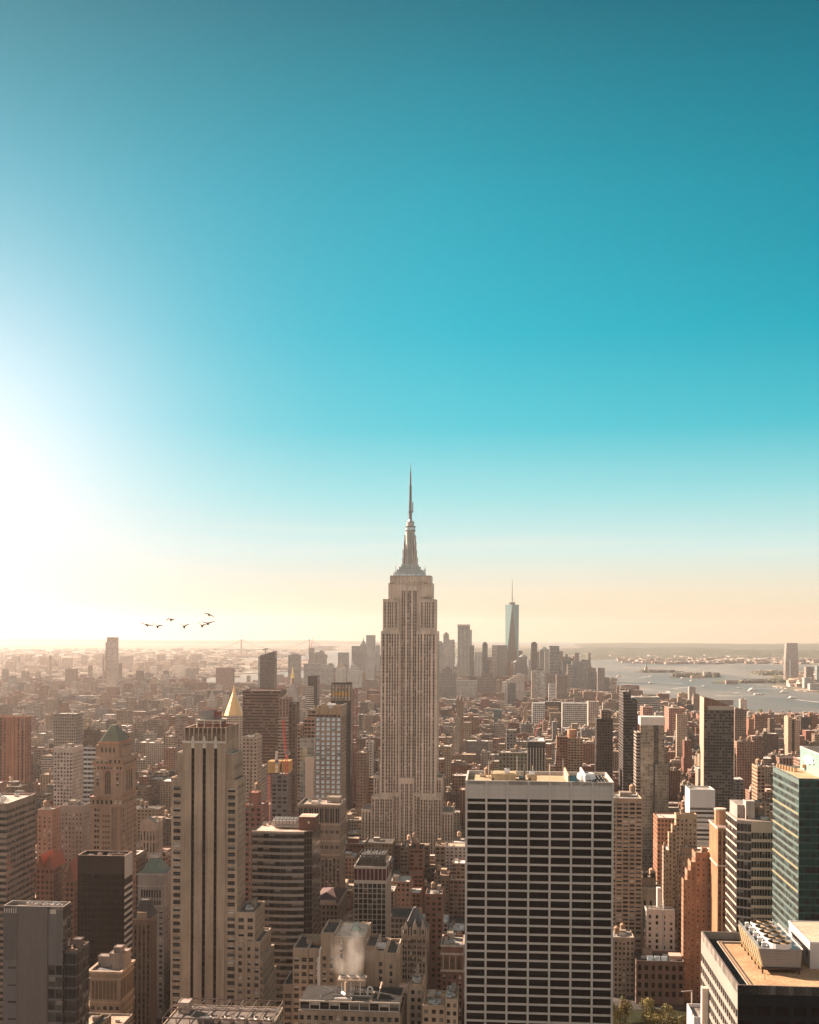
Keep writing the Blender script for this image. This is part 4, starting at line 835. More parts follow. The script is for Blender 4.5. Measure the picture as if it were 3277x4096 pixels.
for k in range(24): zz = z1 - k * 5.2; w.box(gx0, gx1, -.36, -.3, zz - .08, zz, 'panel', (.13, .12, .115))
for k in range(14): xx = gx0 + (gx1 - gx0) * k / 13; w.box(xx - .03, xx + .03, -.35, -.3, 0, z1, 'panel', (.17, .155, .15))
facade(w, (0, 0), (1, 0), gx0, 0, z1, [(gx0 * .35, gx0 * .9)], mkrows(0, z1, 7.6, .12, 27), .3, 'panel', (.13, .115, .11), s.panes)
facade(w, (gx1, 0), (1, 0), W - gx1, 0, z1, mkcols(W - gx1, 3.4, .9), mkrows(0, z1, 5.2, .8, 26), .2, 'panel', (.12, .105, .1), s.panes)
w.wall((gx1, -.05), (1, 0), (W - gx1) * .55, z1 - 25, z1 - 2, 'panel', (.13, .115, .11)); w.wall((0, -.05), (1, 0), gx0, z1 - 24, z1 - 2, 'panel', (.1, .085, .08))
for xa, xb in ((.5, gx0), (gx1 + 1, W - 3)):
    for k in range(6): xx = xa + (xb - xa) * k / 6; w.box(xx, xx + .35, -.25, -.04, z1 - 3.2, z1 - 1.2, 'painted', (.55, .46, .38))
facade(w, (W, 0), (0, 1), dp, 0, z1, mkcols(dp, 5, .93), mkrows(0, z1, 5.2, .86, 1.5), .2, 'panel', (.12, .1, .09), s.panes)
w.wall((W, dp), (-1, 0), W, 0, z1, 'curtain', (.1, .1, .1)); w.wall((0, dp), (0, -1), dp, 0, z1, 'ribbon', (.2, .18, .17))
w.rim(0, W, 0, dp, z1 - 1.5, z1, 'panel', (.3, .25, .22), .4, (.55, .42, .33)); s.roofm.poly([(.4, .4, z1 - 1.5), (W - .4, .4, z1 - 1.5), (W - .4, dp - .4, z1 - 1.5), (.4, dp - .4, z1 - 1.5)], 'roof', (.16, .13, .12))
g = s.rng
for k in range(16): s.unit(g.uniform(7, W - 4), g.uniform(2, dp - 4), z1 - 1.5, g.uniform(1.5, 3), g.uniform(1.5, 3), g.uniform(1, 2.2), (.45, .38, .33))
b = s.part('roof_frame')
for k in range(8): b.bar((W - 9 + k, 3, z1), (W - 9 + k, dp - 3, z1), .08, 'metal', (.3, .22, .17))
w2_ = s.x(306, 3810, 2) - W; wy = 2 + max(8., s.y(357, 3810, W + w2_) - 2); b = s.part('glass_wing'); s.roofm.poly([(W, 2, z1 - 21), (W + w2_, 2, z1 - 21), (W + w2_, wy, z1 - 21), (W, wy, z1 - 21)], 'roof', (.5, .3, .2))
pn = s.panes; facade(b, (W, 2), (1, 0), w2_, 0, z1 - 20, mkcols(w2_, 4.2, .94), mkrows(0, z1 - 20, 5.2, .86, 1.2), .2, 'panel', (.1, .085, .08), pn); facade(b, (W + w2_, 2), (0, 1), wy - 2, 0, z1 - 20, mkcols(wy - 2, 4.2, .94), mkrows(0, z1 - 20, 5.2, .86, 1.2), .2, 'panel', (.1, .085, .08), pn)
b.wall((W + w2_, wy), (-1, 0), w2_, 0, z1 - 20, 'curtain', (.1, .1, .1)); b.rim(W, W + w2_, 2, wy, z1 - 20.5, z1 - 20, 'panel', (.3, .2, .16), .4)
s.bulk(W + 1, W + w2_ - 1, 10, 14, z1 - 21, z1 - 17, (.2, .15, .13)); s.done(0, W + w2_)
s = T1('cornice_office_building', 'buff masonry office building with heavy cornice and tall columned top storey', 'office building', 359, 482, 3882, 600, (3.0, .6, 3.6, .55, 'punch', .4, 17), (2.6, .55, 3.6, .55, 'punch', .4, 17), (.26, .19, .135), xs=535, short='the buff building with heavy cornice', pyb=4096, sash=True, n=4, bulk=0, end=False, rc=(.15, .14, .14), par=1.0)
cornice(s, 0, s.W, 0, s.dep, s.H - 1.2, 1.1, 1.2, (.4, .29, .21)); cornice(s, 0, s.W, 0, s.dep, s.H - 4.2, .5, .6, (.38, .27, .2)); cornice(s, 0, s.W, 0, s.dep, s.H - 16.2, .5, .6, (.38, .27, .2))
for k in range(7): xx = 1.2 + (s.W - 4.4) * k / 6; s.wallm.box(xx, xx + 1.35, -.12, 0, s.H - 14.5, s.H - 5.2, 'glass_warm', BROWN)
for k in range(9): yy = 1.2 + (s.dep - 3) * k / 8; s.wallm.box(s.W, s.W + .12, yy, yy + 1.1, s.H - 14.5, s.H - 5.2, 'glass_warm', BROWN)
s.bulk(1, 7, s.dep * .45, s.dep * .7, s.H - 1, s.H + 4.5, (.25, .2, .17)); s.bulk(8, 16, s.dep * .3, s.dep * .8, s.H - 1, s.H + 7, (.28, .22, .18)); s.bulk(10, 14, s.dep * .35, s.dep * .6, s.H + 7, s.H + 10, (.26, .2, .17)); s.done()
s = T1('copper_roof_tower', 'stone tower with hipped copper green roof, dark ribbon windows and a railed turret', 'office building', 552, 658, 3492, 780, (4.6, .5, 3.7, .5, 'punch', .35, 24), (3.6, .5, 3.7, .5, 'punch', .35, 24), (.3, .25, .215), xs=690, short='the tower with copper green hip roof', pyb=3800, n=0, bulk=0, end=False, par=.6)
b = s.part('hip_roof'); ym = s.dep / 2; b.frus((1, s.W - 1, 1, s.dep - 1, s.H - .6), (s.W * .36, s.W * .64, ym - 3, ym + 3, s.z(3428, yl=ym)), 'copper', (.14, .18, .15)); zt = s.z(3428, yl=ym); b.rim(s.W * .34, s.W * .66, ym - 3.4, ym + 3.4, zt, zt + 2.2, 'painted', (.5, .42, .36))
for k in range(1, 16): f = k / 16; b.bar((1 + (s.W - 2) * f, 1, s.H - .5), (s.W * (.36 + .28 * f), ym - 3, zt), .1, 'copper', (.15, .2, .16))
for zz, o in ((s.H - 1.2, .6), (s.H - 9, .4), (s.H - 22, .5)): cornice(s, 0, s.W, 0, s.dep, zz, o, .8, (.42, .35, .3))
s.wallm.box(2, s.W - 2, -.2, 0, s.H - 16, s.H - 11, 'glass_dark', GREY); s.wallm.box(2, s.W - 2, -.2, 0, s.H - 21.5, s.H - 18, 'glass_mid', GREY)
for k in range(9): xx = 2 + (s.W - 4) * k / 8; s.wallm.box(xx - .15, xx + .15, -.4, -.2, s.H - 21.5, s.H - 11, 'painted', (.4, .34, .3))
s.done()
s = T1('mansard_building', 'dark masonry block with black mansard roof and dormers', 'office building', 534, 602, 3672, 720, (3, .5, 3.5, .6, 'pier', .4, 3), (2.6, .5, 3.5, .6, 'pier', .4, 3), (.22, .14, .1), xs=628, dep=30, pyb=3830, wkind='warm', n=0, bulk=0, end=False, stint=(.1, .07, .05), short='the black mansard block')
b = s.part('mansard_roof'); b.frus((-.3, s.W + .3, -.3, s.dep + .3, s.H), (3, s.W - 3, 5, s.dep - 5, s.H + 10), 'copper', (.06, .05, .045)); cornice(s, 0, s.W, 0, s.dep, s.H - 1, .6, 1, (.34, .23, .16))
for k in range(4): xx = 2 + (s.W - 6) * k / 3; d = s.part('dormer'); d.frus((xx, xx + 2, -.2, 4, s.H), (xx + .4, xx + 1.6, -.1, 4, s.H + 3.6), 'masonry', (.34, .24, .17))
s.done()
T1('apartment_tower', 'pinkish brick apartment tower with stepped top left of the arched tower', 'apartment building', 150, 208, 3238, 880, (4.4, .36, 3.3, .48, 'punch', .3, 4), (4, .36, 3.3, .48, 'punch', .3, 4), (.36, .2, .14), xs=243, pyb=3440, tanks=1, short='the pinkish brick apartment tower')
T1('hotel_building', 'ornate grey stone hotel block with corniced top beside the arched tower', 'hotel', 244, 330, 3222, 930, (3, .4, 3.6, .5, 'punch', .3, 5), (2.8, .4, 3.6, .5, 'punch', .3, 5), (.3, .23, .19), xs=362, pyb=3390, tanks=0, bulk=2, short='the ornate grey stone hotel')
s = T1('pediment_building', 'stone building with columned pediment facade and terraces below', 'office building', 560, 622, 3292, 900, (2.4, .45, 9, .8, 'punch', .5, 5), (2.4, .45, 9, .8, 'punch', .5, 5), (.4, .3, .23), xs=652, pyb=3420, n=3, bulk=1, end=False, short='the pediment building')
b = s.part('pediment'); b.poly([(0, -.5, s.H), (s.W, -.5, s.H), (s.W / 2, -.5, s.H + 4.5)], 'masonry', (.42, .32, .24)); b.poly([(0, -.5, s.H), (s.W / 2, -.5, s.H + 4.5), (s.W / 2, 6, s.H + 4.5), (0, 6, s.H)], 'copper', (.25, .2, .16)); b.poly([(s.W / 2, -.5, s.H + 4.5), (s.W, -.5, s.H), (s.W, 6, s.H), (s.W / 2, 6, s.H + 4.5)], 'copper', (.25, .2, .16)); s.done()
def gable(name, label, xl, xr, yt, D, dep, tint, roofc, rise, pyb, n=1):
    s = Bld(name, label, 'house', xl, xr, yt, D, None, dep, pyb); w = s.wallm; w.wbox(0, s.W, 0, s.dep, 0, s.H, 'punch', tint, 3, 3.5, .1)
    b = s.part('gable_roof')
    for k in range(n):
        a, c = s.W * k / n, s.W * (k + 1) / n; m_ = (a + c) / 2
        b.poly([(a, -.3, s.H), (m_, -.3, s.H + rise), (m_, s.dep, s.H + rise), (a, s.dep, s.H)], 'copper', roofc); b.poly([(m_, -.3, s.H + rise), (c, -.3, s.H), (c, s.dep, s.H), (m_, s.dep, s.H + rise)], 'copper', roofc)
        w.poly([(a, 0, s.H), (c, 0, s.H), (m_, 0, s.H + rise)], 'masonry', tint); w.poly([(a, s.dep, s.H), (c, s.dep, s.H), (m_, s.dep, s.H + rise)], 'masonry', tint)
    s.done(); return s
gable('gabled_building', 'brown building with twin bright red tile gables below the striped tower', 145, 215, 3475, 760, 22, (.2, .11, .08), (.34, .1, .06), 9, 3590, 2)
gable('gabled_building', 'small red brick building with steep red tile roof left of the dark glass tower', 262, 296, 3526, 740, 14, (.25, .12, .08), (.34, .1, .06), 13, 3590)
s = Bld('fan_deck_building', 'foreground rooftop with five big cooling fans in an open steel frame', 'office building', 650, 1086, 4072, 430, None, 24, 4096, short='the rooftop with cooling fans')
w = s.wallm; w.wbox(0, s.W, 0, s.dep, 0, s.H - 2.5, 'punch', (.3, .22, .16), 4, 3.8, .3, (.16, .13, .11)); z0 = s.H - 2.8
for k in range(5):
    fx = s.x(850 + k * 55, 4085, 5); b = s.part('cooling_fan'); b.cyl(fx, 6, 2.3, 2.1, z0, z0 + 1.9, 20, 'painted', (.42, .32, .26), False); b.cyl(fx, 6, 2.0, 2.0, z0, z0 + 1.9, 20, 'painted', (.15, .12, .1), False)
    for j in range(5): an = j * 1.257 + k; b.bar((fx, 6, z0 + 1.3), (fx + 1.9 * math.cos(an), 6 + 1.9 * math.sin(an), z0 + 1.5), .28, 'painted', (.62, .5, .42))
b = s.part('steel_frame')
for k in range(9): xx = s.W * k / 8; b.bar((xx, .3, z0), (xx, .3, s.H), .14, 'metal', (.18, .12, .09)); b.bar((xx, s.dep - .5, z0), (xx, s.dep - .5, s.H), .14, 'metal', (.18, .12, .09)); b.bar((xx, .3, s.H), (xx, s.dep - .5, s.H), .14, 'metal', (.18, .12, .09))
for yy in (.3, 10.5, s.dep - .5): b.bar((0, yy, s.H), (s.W, yy, s.H), .2, 'metal', (.2, .13, .1))
for k in range(5): b.bar((s.W * k / 5, 12, s.H), (s.W * (k + .4) / 5, s.dep - 1, s.H), .12, 'metal', (.4, .28, .2))
s.unit(s.x(790, 4080, 3), 3, z0, 6, 4, 1.6, (.1, .09, .09)); s.bulk(2, 6, 14, 19, z0, s.H + 1.2, (.4, .3, .25)); s.done()

# middle group
s = Bld('lattice_office_tower', 'office tower with gently curved ribbon window front and dark glass flank', 'skyscraper', 1008, 1217, 3322, 640, dep=36, short='the curved ribbon window tower', pyb=3790)
w = s.wallm; W = s.W; z1 = s.H; s.wkind = 'office'; SP = (.26, .22, .195)
nseg = 9; pts = [(W * i / nseg, -2.2 * math.sin(math.pi * min(1, (i / nseg) * 1.05)) * (i / nseg)) for i in range(nseg + 1)]
fl = 27.6 / F * 640
for i in range(nseg):
    (xa, ya), (xb, yb) = pts[i], pts[i + 1]; L_ = math.hypot(xb - xa, yb - ya); facade(w, (xa, ya), ((xb - xa) / L_, (yb - ya) / L_), L_, 0, z1, [(.08 if i % 3 == 0 else .0, L_)], mkrows(0, z1, fl, .62, 1.6), .35, 'painted', SP, s.panes)
W2 = s.x(1248, 3330); yb = s.y(1281, 3330, W2); dp = yb
w.wall((W, pts[-1][1]), ((W2 - W) / math.hypot(W2 - W, 1.5), 1.5 / math.hypot(W2 - W, 1.5)), math.hypot(W2 - W, 1.5), 0, z1, 'curtain', (.05, .035, .03), 1.6, 3.8); w.wall((W2, pts[-1][1] + 1.5), (0, 1), dp, 0, z1, 'curtain', (.07, .045, .04), 1.6, 3.8)
w.wall((W2, dp), (-1, 0), W2, 0, z1, 'curtain', (.06, .05, .05), 1.6, 3.8); w.wall((0, dp), (0, -1), dp, 0, z1, 'ribbon', SP, 3, 3.8)
s.roofm.poly([(x_, y_, z1 - .8) for x_, y_ in pts] + [(W2, pts[-1][1] + 1.5, z1 - .8), (W2, dp, z1 - .8), (0, dp, z1 - .8)], 'roof', (.55, .42, .34))
for i in range(nseg): w.box(pts[i][0], pts[i + 1][0], min(pts[i][1], pts[i + 1][1]), max(pts[i][1], pts[i + 1][1]) + .4, z1 - .8, z1, 'painted', (.5, .4, .34))
w.box(0, W2, dp - .4, dp, z1 - .8, z1, 'painted', (.4, .3, .25))
b = s.part('plant_room'); x0, x1 = s.x(1196, 3280, 8), s.x(1262, 3280, 8); b.box(x0, x1, 8, 20, z1 - .8, s.z(3266, yl=8), 'masonry', (.13, .065, .05), tm='roof', tcol=(.5, .38, .3)); b.box(x0 + 5, x0 + 6, 7.9, 8, z1 + 3, z1 + 4.2, 'painted', (.6, .55, .5))
for k in range(7): b = s.part('chiller'); xx = s.x(1090 + k * 14, 3280, 14); b.box(xx, xx + 1.7, 14, 26, z1, z1 + 3.4, 'panel', (.4, .36, .33)); b.cyl(xx + .85, 17, .8, .8, z1 + 3.4, z1 + 4.2, 10, 'metal', (.35, .32, .3)); b.cyl(xx + .85, 22, .8, .8, z1 + 3.4, z1 + 4.2, 10, 'metal', (.35, .32, .3))
b = s.part('pipe_rack')
for k in range(5): b.bar((s.x(1085), 10 + k, z1 + .6), (x0, 10 + k, z1 + .6), .2, 'metal', (.45, .36, .3))
for k in range(8): s.unit(2 + k * 2.2, 20 + (k % 3) * 4, z1 - .8, 1.8, 1.8, 1.5, (.35, .27, .22))
s.done(0, W2, -3, dp)
s = T1('pier_office_tower', 'brown stone office tower with tall vertical piers behind the curved tower', 'skyscraper', 1193, 1361, 3216, 850, (2.9, .55, 3.7, .62, 'pier', .6, 38), (2.6, .5, 3.7, .6, 'pier', .5, 10), (.24, .175, .135), xs=1383, short='the brown tower with vertical piers', pyb=3560, n=5, bulk=1, end=False, stint=(.12, .09, .075), rc=(.4, .32, .26))
for k in range(8): xx = s.W * (k + .16) / 8; s.wallm.box(xx, xx + s.W / 8 * .66, -.12, 0, s.H - 13, s.H - 3, 'glass_dark', BROWN); s.wallm.box(xx + s.W / 24, xx + s.W / 24 + .3, -.2, -.12, s.H - 13, s.H - 3, 'masonry', LIME)
for zz in (s.H - 1.5, s.H - 15, s.H - 27, s.H - 37): cornice(s, 0, s.W, 0, s.dep, zz, .4, 1.2, (.36, .27, .2))
for k in range(8):
    for zq in (-21, -32): xx = s.W * (k + .2) / 8; s.wallm.box(xx, xx + .9, -.1, 0, s.H + zq, s.H + zq + 2.2, 'glass_dark', BROWN); s.wallm.box(xx + 1.4, xx + 2.3, -.1, 0, s.H + zq, s.H + zq + 2.2, 'glass_mid', BROWN)
s.done()
s = T1('grid_office_building', 'white gridded slab building with dark red band along the top row of bays', 'office building', 1416, 1546, 3464, 760, (3.05, .84, 3.35, .88, 'punch', .6, 9.2), (3.05, .84, 3.35, .88, 'punch', .6, 9.2), (.44, .37, .31), xs=1566, short='the white gridded slab', pyb=3770, n=0, bulk=0, end=False, mat='painted', par=2.0, wkind='office', rc=(.1, .09, .09))
for k in range(8):
    for side in (0,): xx = s.W * (k + .08) / 8; s.wallm.box(xx, xx + s.W / 8 * .84, -.02, .0, s.H - 9, s.H - 1.6, 'masonry', (.075, .016, .016))
for k in range(2): yy = s.dep * (k + .1) / 2; s.wallm.box(s.W, s.W + .03, yy, yy + s.dep * .4, s.H - 9, s.H - 1.6, 'masonry', (.075, .016, .016))
b = s.part('plant_frame'); x0, x1 = s.x(1440, 3440, 8), s.x(1542, 3440, 8); zz = s.H - 2
for k in range(9): xx = x0 + (x1 - x0) * k / 8; b.bar((xx, 6, zz), (xx, 6, zz + 9), .14, 'metal', (.12, .1, .09)); b.bar((xx, 22, zz), (xx, 22, zz + 9), .14, 'metal', (.12, .1, .09)); b.bar((xx, 6, zz + 9), (xx, 22, zz + 9), .14, 'metal', (.2, .16, .14))
for k in range(7): b.box(x0, x1, 5.9, 6.0, zz + .5 + k * 1.2, zz + 1.1 + k * 1.2, 'metal', (.1, .085, .08))
b.box(x0 + .5, x1 - .5, 7, 21, zz, zz + 6, 'metal', (.07, .06, .055))
for k in range(9): s.unit(x0 + 1 + k * 1.6, 9 + (k % 3) * 4, zz + 6, 1.8, 2.6, 2.4, (.55, .5, .46))
s.done()
s = T1('chateau_roof_building', 'dark masonry block with steep oxblood red chateau roof', 'office building', 1255, 1352, 3612, 720, (2.6, .5, 3.6, .6, 'punch', .3, 1), (2.6, .5, 3.6, .6, 'punch', .3, 1), (.13, .095, .075), xs=1388, pyb=3780, n=0, bulk=0, end=False, wkind='dark', par=.4, short='the oxblood chateau roof block')
b = s.part('chateau_roof'); ym = s.dep * .5; b.frus((0, s.W, 0, s.dep, s.H), (s.W * .52, s.W * .64, ym - 3, ym + 3, s.z(3552, yl=ym)), 'copper', (.065, .024, .02)); b.box(s.W * .25, s.W * .9, -.1, 2, s.H, s.H + 1.6, 'masonry', (.3, .22, .17))
for k in range(4): d = s.part('chimney'); xx = s.W * (.1 + .26 * k); d.box(xx, xx + 1.2, s.dep - 4, s.dep - 2.6, s.H, s.H + 5, 'masonry', (.16, .09, .07))
cornice(s, 0, s.W, 0, s.dep, s.H - .8, .7, .9, (.28, .2, .15)); s.done()
# broad setback block with steam in front of it
s = Bld('setback_office_block', 'broad tan setback block with blank central wall behind the steam plume', 'office building', 1190, 1612, 3800, 560, None, 30, 4096, short='the broad tan setback block')
x, z, w = s.x, s.z, s.wallm; TN = (.3, .222, .16); s.sash = True
FT = (3.6, .66, 3.45, .58, 'punch', .35, 3.2)
def up(xa, xb, y0, y1, yt, front, side=FT, par=1.4, rc=(.12, .1, .09)):
    zt = z(yt, yl=y0); s.tier(x(xa, yt, y0), x(xb, yt, y0), y0, y1, 0, zt, TN, front, side, par, rc, rimc=(.56, .43, .33)); return zt
up(1172, 1232, 0, 26, 3797, FT); up(1232, 1284, .8, 26, 3797, FT); s.bulk(x(1226, 3780, 12), x(1284, 3780, 12), 12, 20, z(3810, yl=12), z(3764, yl=12), (.38, .26, .17))
up(1284, 1341, .4, 26, 3733, (3.6, .5, 3.45, .55, 'punch', .35, 10)); zc = up(1341, 1458, -1.2, 28, 3748, None, 'blank', .5, (.6, .48, .38))
w.v = w.v; w.wall((x(1341, 3748, -1.2), -1.25), (1, 0), x(1458, 3748, -1.2) - x(1341, 3748, -1.2), 0, zc - .5, 'masonry', TN)
for py in (3768, 3800, 3824): s.panes.append(((x(1366, py, -1.2), -1.3, z(py, yl=-1.2)), (1, 0), 1.35, 2.4))
up(1458, 1505, .6, 24, 3783, None, 'blank'); w.wall((x(1458, 3783, .6), .55), (1, 0), x(1505, 3783, .6) - x(1458, 3783, .6), 0, z(3783, yl=.6) - 1.4, 'masonry', TN); s.bulk(x(1505), x(1541), 3, 10, z(3800), z(3783, yl=3), (.5, .45, .42))
up(1505, 1541, .2, 24, 3800, (4, .34, 3.45, .6, 'punch', .35, 4)); up(1541, 1588, -.3, 26, 3808, (5.4, .24, 3.45, .6, 'punch', .35, 4))
b = s.part('pipe'); b.bar((x(1279, 3850, -.4), -.4, 60), (x(1279, 3850, -.4), -.4, z(3808)), .3, 'painted', (.6, .55, .5)); b.bar((x(1273, 3850, -.4), -.4, 60), (x(1273, 3850, -.4), -.4, z(3830)), .25, 'painted', (.6, .55, .5)); b.bar((x(1279, 3808, -.4), -.4, z(3808)), (x(1286, 3790, .3), .2, z(3790)), .3, 'painted', (.6, .55, .5))
b = s.part('roof_vent'); b.cyl(x(1425, 3720, 14), 14, 2.6, 1.6, zc - .4, zc + 1.6, 12, 'copper', (.2, .26, .22)); b.cyl(x(1425, 3720, 14), 14, 1.1, 1.3, zc + 1.6, zc + 3.2, 10, 'copper', (.35, .38, .33))
up(1132, 1172, 4, 26, 3944, FT, FT); up(1588, 1628, 4, 22, 3966, 'blank', 'blank', .6, (.62, .45, .38))
# rear part of the block the plant stands on
zb = z(4003, yl=-18)
s.done(x(1132), x(1628), -2, 30)
s = Bld('penthouse_office_block', 'tan block with white framed penthouse windows and black roof of pipes', 'office building', 1193, 1602, 4040, 520, None, 26, 4096, short='the penthouse windowed block')
x, z, w = s.x, s.z, s.wallm; s.sash = False; W = s.W; z1 = s.H; zp = z(4008)
cs = [x(p) for p in (1199, 1214, 1238, 1253, 1278, 1293, 1320, 1335, 1372, 1387, 1412, 1427, 1462, 1477, 1505, 1520, 1548, 1563)]
s.sash = True
facade(w, (0, 0), (1, 0), W, 0, z1, mkcols(W, 3.15, .56), mkrows(0, z1, 3.45, .58, 2.2), .35, 'masonry', TN, s.panes); w.wall((W, 0), (0, 1), 26, 0, z1, 'punch', TN, 3, 3.4); w.wall((W, 26), (-1, 0), W, 0, z1, 'punch', TN, 3, 3.4); w.wall((0, 26), (0, -1), 26, 0, z1, 'punch', TN, 3, 3.4)
b = s.part('penthouse'); pn = []
nb = 10; facade(b, (.6, .8), (1, 0), W - 1.2, z1, zp, mkcols(W - 1.2, (W - 1.2) / nb, .91), [(z1 + .35, zp - .75)], .4, 'painted', (.5, .42, .35), s.panes); b.wall((W - .6, .8), (0, 1), 22, z1, zp, 'painted', (.4, .33, .27)); b.wall((W - .6, 23), (-1, 0), W - 1.2, z1, zp, 'painted', (.4, .33, .27)); b.wall((.6, 23), (0, -1), 22.2, z1, zp, 'painted', (.4, .33, .27))
b.box(.3, W - .3, .4, .8, zp - .3, zp + .1, 'painted', (.55, .46, .38)); s.roofm.poly([(.6, .8, zp), (W - .6, .8, zp), (W - .6, 23, zp), (.6, 23, zp)], 'roof', (.035, .032, .03)); s.roofm.poly([(0, 0, z1), (W, 0, z1), (W, .8, z1), (0, .8, z1)], 'roof', (.3, .24, .2))
s.roofm.poly([(0, 23, z1), (W, 23, z1), (W, 26, z1), (0, 26, z1)], 'roof', (.3, .24, .2))
b = s.part('railing')
for k in range(34): xx = .8 + (W - 1.6) * k / 33; b.bar((xx, .9, zp), (xx, .9, zp + 1.1), .03, 'metal', (.3, .28, .26))
b.bar((.8, .9, zp + 1.1), (W - .8, .9, zp + 1.1), .04, 'metal', (.3, .28, .26))
ct = empty('cooling_plant', (0, 0, 0)); ct.parent = s.root
c0, c1 = x(1349, 3930, 9), x(1461, 3930, 9); zt = z(3922, yl=9); zb_ = zp + 4.2
def sub(n): b = MB(); b.nm = n; SUBS.append(b); return b
SUBS = []
b = sub('casing'); b.box(c0, c1, 9, 17, zb_, zt, 'panel', (.36, .27, .2), bot=True)
for k in range(1, 4): xx = c0 + (c1 - c0) * k / 3; b.box(xx - .1, xx + .1, 8.9, 9, zb_, zt, 'metal', (.2, .15, .12))
for k in range(2): b.box(c0, c1, 8.95, 9, zb_ + 1.4 * (k + 1), zb_ + 1.4 * (k + 1) + .12, 'metal', (.22, .17, .13))
for k in range(3): b = sub('fan_stack'); xx = c0 + (c1 - c0) * (k + .5) / 3; b.cyl(xx, 13, 1.9, 1.7, zt, zt + 1.2, 16, 'painted', (.42, .36, .3), False); b.cyl(xx, 13, 1.6, 1.6, zt + .1, zt + 1.1, 16, 'metal', (.05, .05, .05))
for k in range(3): b = sub('riser_pipe'); xx = c0 + (c1 - c0) * (k + .5) / 3; b.cyl(xx, 8.4, .22, .22, zp, zb_ + 1.6, 8, 'painted', (.66, .6, .54)); b.bar((xx, 8.4, zb_ + 1.6), (xx, 9, zb_ + 1.6), .2, 'painted', (.66, .6, .54))
b = sub('legs')
for k in range(4):
    for yy in (9.3, 16.7): xx = c0 + .3 + (c1 - c0 - .6) * k / 3; b.box(xx - .15, xx + .15, yy - .15, yy + .15, zp, zb_, 'metal', (.12, .1, .09))
b = sub('header_pipe'); b.bar((c0 - 2, 7.6, zp + .5), (c1 + 3, 7.6, zp + .5), .25, 'painted', (.4, .36, .33))
for k in range(6): a = math.pi * k / 5; a2 = math.pi * (k + 1) / 5; b.bar((c1 + 2.2 - 1.1 * math.cos(a), 9, zp + 3 + 1.2 * math.sin(a)), (c1 + 2.2 - 1.1 * math.cos(a2), 9, zp + 3 + 1.2 * math.sin(a2)), .26, 'painted', (.66, .6, .54)) if k < 5 else None
b.bar((c1 + 1.1, 9, zp), (c1 + 1.1, 9, zp + 3), .26, 'painted', (.66, .6, .54)); b.bar((c1 + 3.3, 9, zp + 1.5), (c1 + 3.3, 9, zp + 3), .26, 'painted', (.66, .6, .54))
for b in SUBS: b.build(b.nm, ct)
b = s.part('duct'); b.bar((x(1284), 2, zp + 1.5), (x(1345), 8, zp + 3.0), .4, 'panel', (.35, .3, .27)); b.bar((x(1290), 8, zp + 4), (x(1340), 6, zp + 2.2), .35, 'panel', (.3, .26, .24)); b.bar((x(1366), 7, zp + 2), (x(1384), 3, zp + 2), .5, 'panel', (.32, .3, .3)); b.bar((x(1384, 3980, 6), 6, zp), (x(1384, 3980, 6), 6, zp + 7), .5, 'painted', (.36, .26, .19))
b = s.part('equipment_pad'); b.box(x(1340), x(1410), 1.6, 4.2, zp, zp + .8, 'panel', (.5, .46, .43))
b = s.part('roof_ladder'); b.bar((x(1520, 3960, 14), 5, zp + .2), (x(1530, 3950, 14), 14, zp + 5), .1, 'metal', (.55, .42, .33)); b.bar((x(1517, 3960, 14), 5, zp + .2), (x(1527, 3950, 14), 14, zp + 5), .1, 'metal', (.55, .42, .33))
b = s.part('walkway'); b.box(x(1480), x(1492), 2, 16, zp + .02, zp + .2, 'gravel', (.25, .19, .14)); b.box(x(1400), x(1480), 6.4, 7, zp + .02, zp + .3, 'metal', (.3, .25, .2))
s.done()
# steam over the cooling plant: an uneven lump of vapour
m = bpy.data.materials.new('steam'); m.use_nodes = True; t = m.node_tree; t.nodes.clear(); M['steam'] = m
g = G(t); o_ = g.n('ShaderNodeOutputMaterial'); pv = g.n('ShaderNodeVolumePrincipled'); g.l(pv.outputs[0], o_.inputs['Volume']); pv.inputs['Color'].default_value = (.95, .9, .85, 1); pv.inputs['Anisotropy'].default_value = .3
v = g.n('ShaderNodeTexCoord').outputs['Generated']; sp_ = g.n('ShaderNodeSeparateXYZ'); g.l(v, sp_.inputs[0])
cc = g.vmul(g.n('ShaderNodeVectorMath', operation='SUBTRACT').outputs[0], (1, 1, 1)); sub_ = [n for n in t.nodes if n.type == 'VECT_MATH' and n.operation == 'SUBTRACT'][0]; g.l(v, sub_.inputs[0]); sub_.inputs[1].default_value = (.5, .5, .32)
ln = g.n('ShaderNodeVectorMath', operation='LENGTH'); g.l(g.vmul(cc, (1.9, 1.9, 1.35)), ln.inputs[0])
ns = g.noise(v, 3.6, 4, .6)
den = g.m('MULTIPLY', g.m('SUBTRACT', g.m('ADD', g.m('MULTIPLY', ns, 2.2), g.m('MULTIPLY', ln.outputs['Value'], -1.05)), .42, clamp=True), .085); g.l(den, pv.inputs['Density'])
b = MB(); b.cyl(0, 0, .62, 1, 0, .3, 14, 'steam', cap=False); b.cyl(0, 0, 1, .95, .3, .7, 14, 'steam', cap=False); b.cyl(0, 0, .95, .5, .7, 1, 14, 'steam'); b.poly([(math.cos(2 * math.pi * i / 14) * .62, math.sin(2 * math.pi * i / 14) * .62, 0) for i in range(14)][::-1], 'steam')
o = tag(b.build('steam_plume'), 'pale steam plume rising off the rooftop cooling plant', 'steam', kind='stuff'); X, Y, Z = at(1405, 3912, 532); o.location = (X, Y, Z); o.scale = (13, 8, 30)
s = Bld('gothic_tower', 'narrow stone tower with gothic gables and dark pointed roof beside the white slab', 'office building', 1606, 1708, 3740, 700, None, 26, 4000, short='the gothic gabled tower')
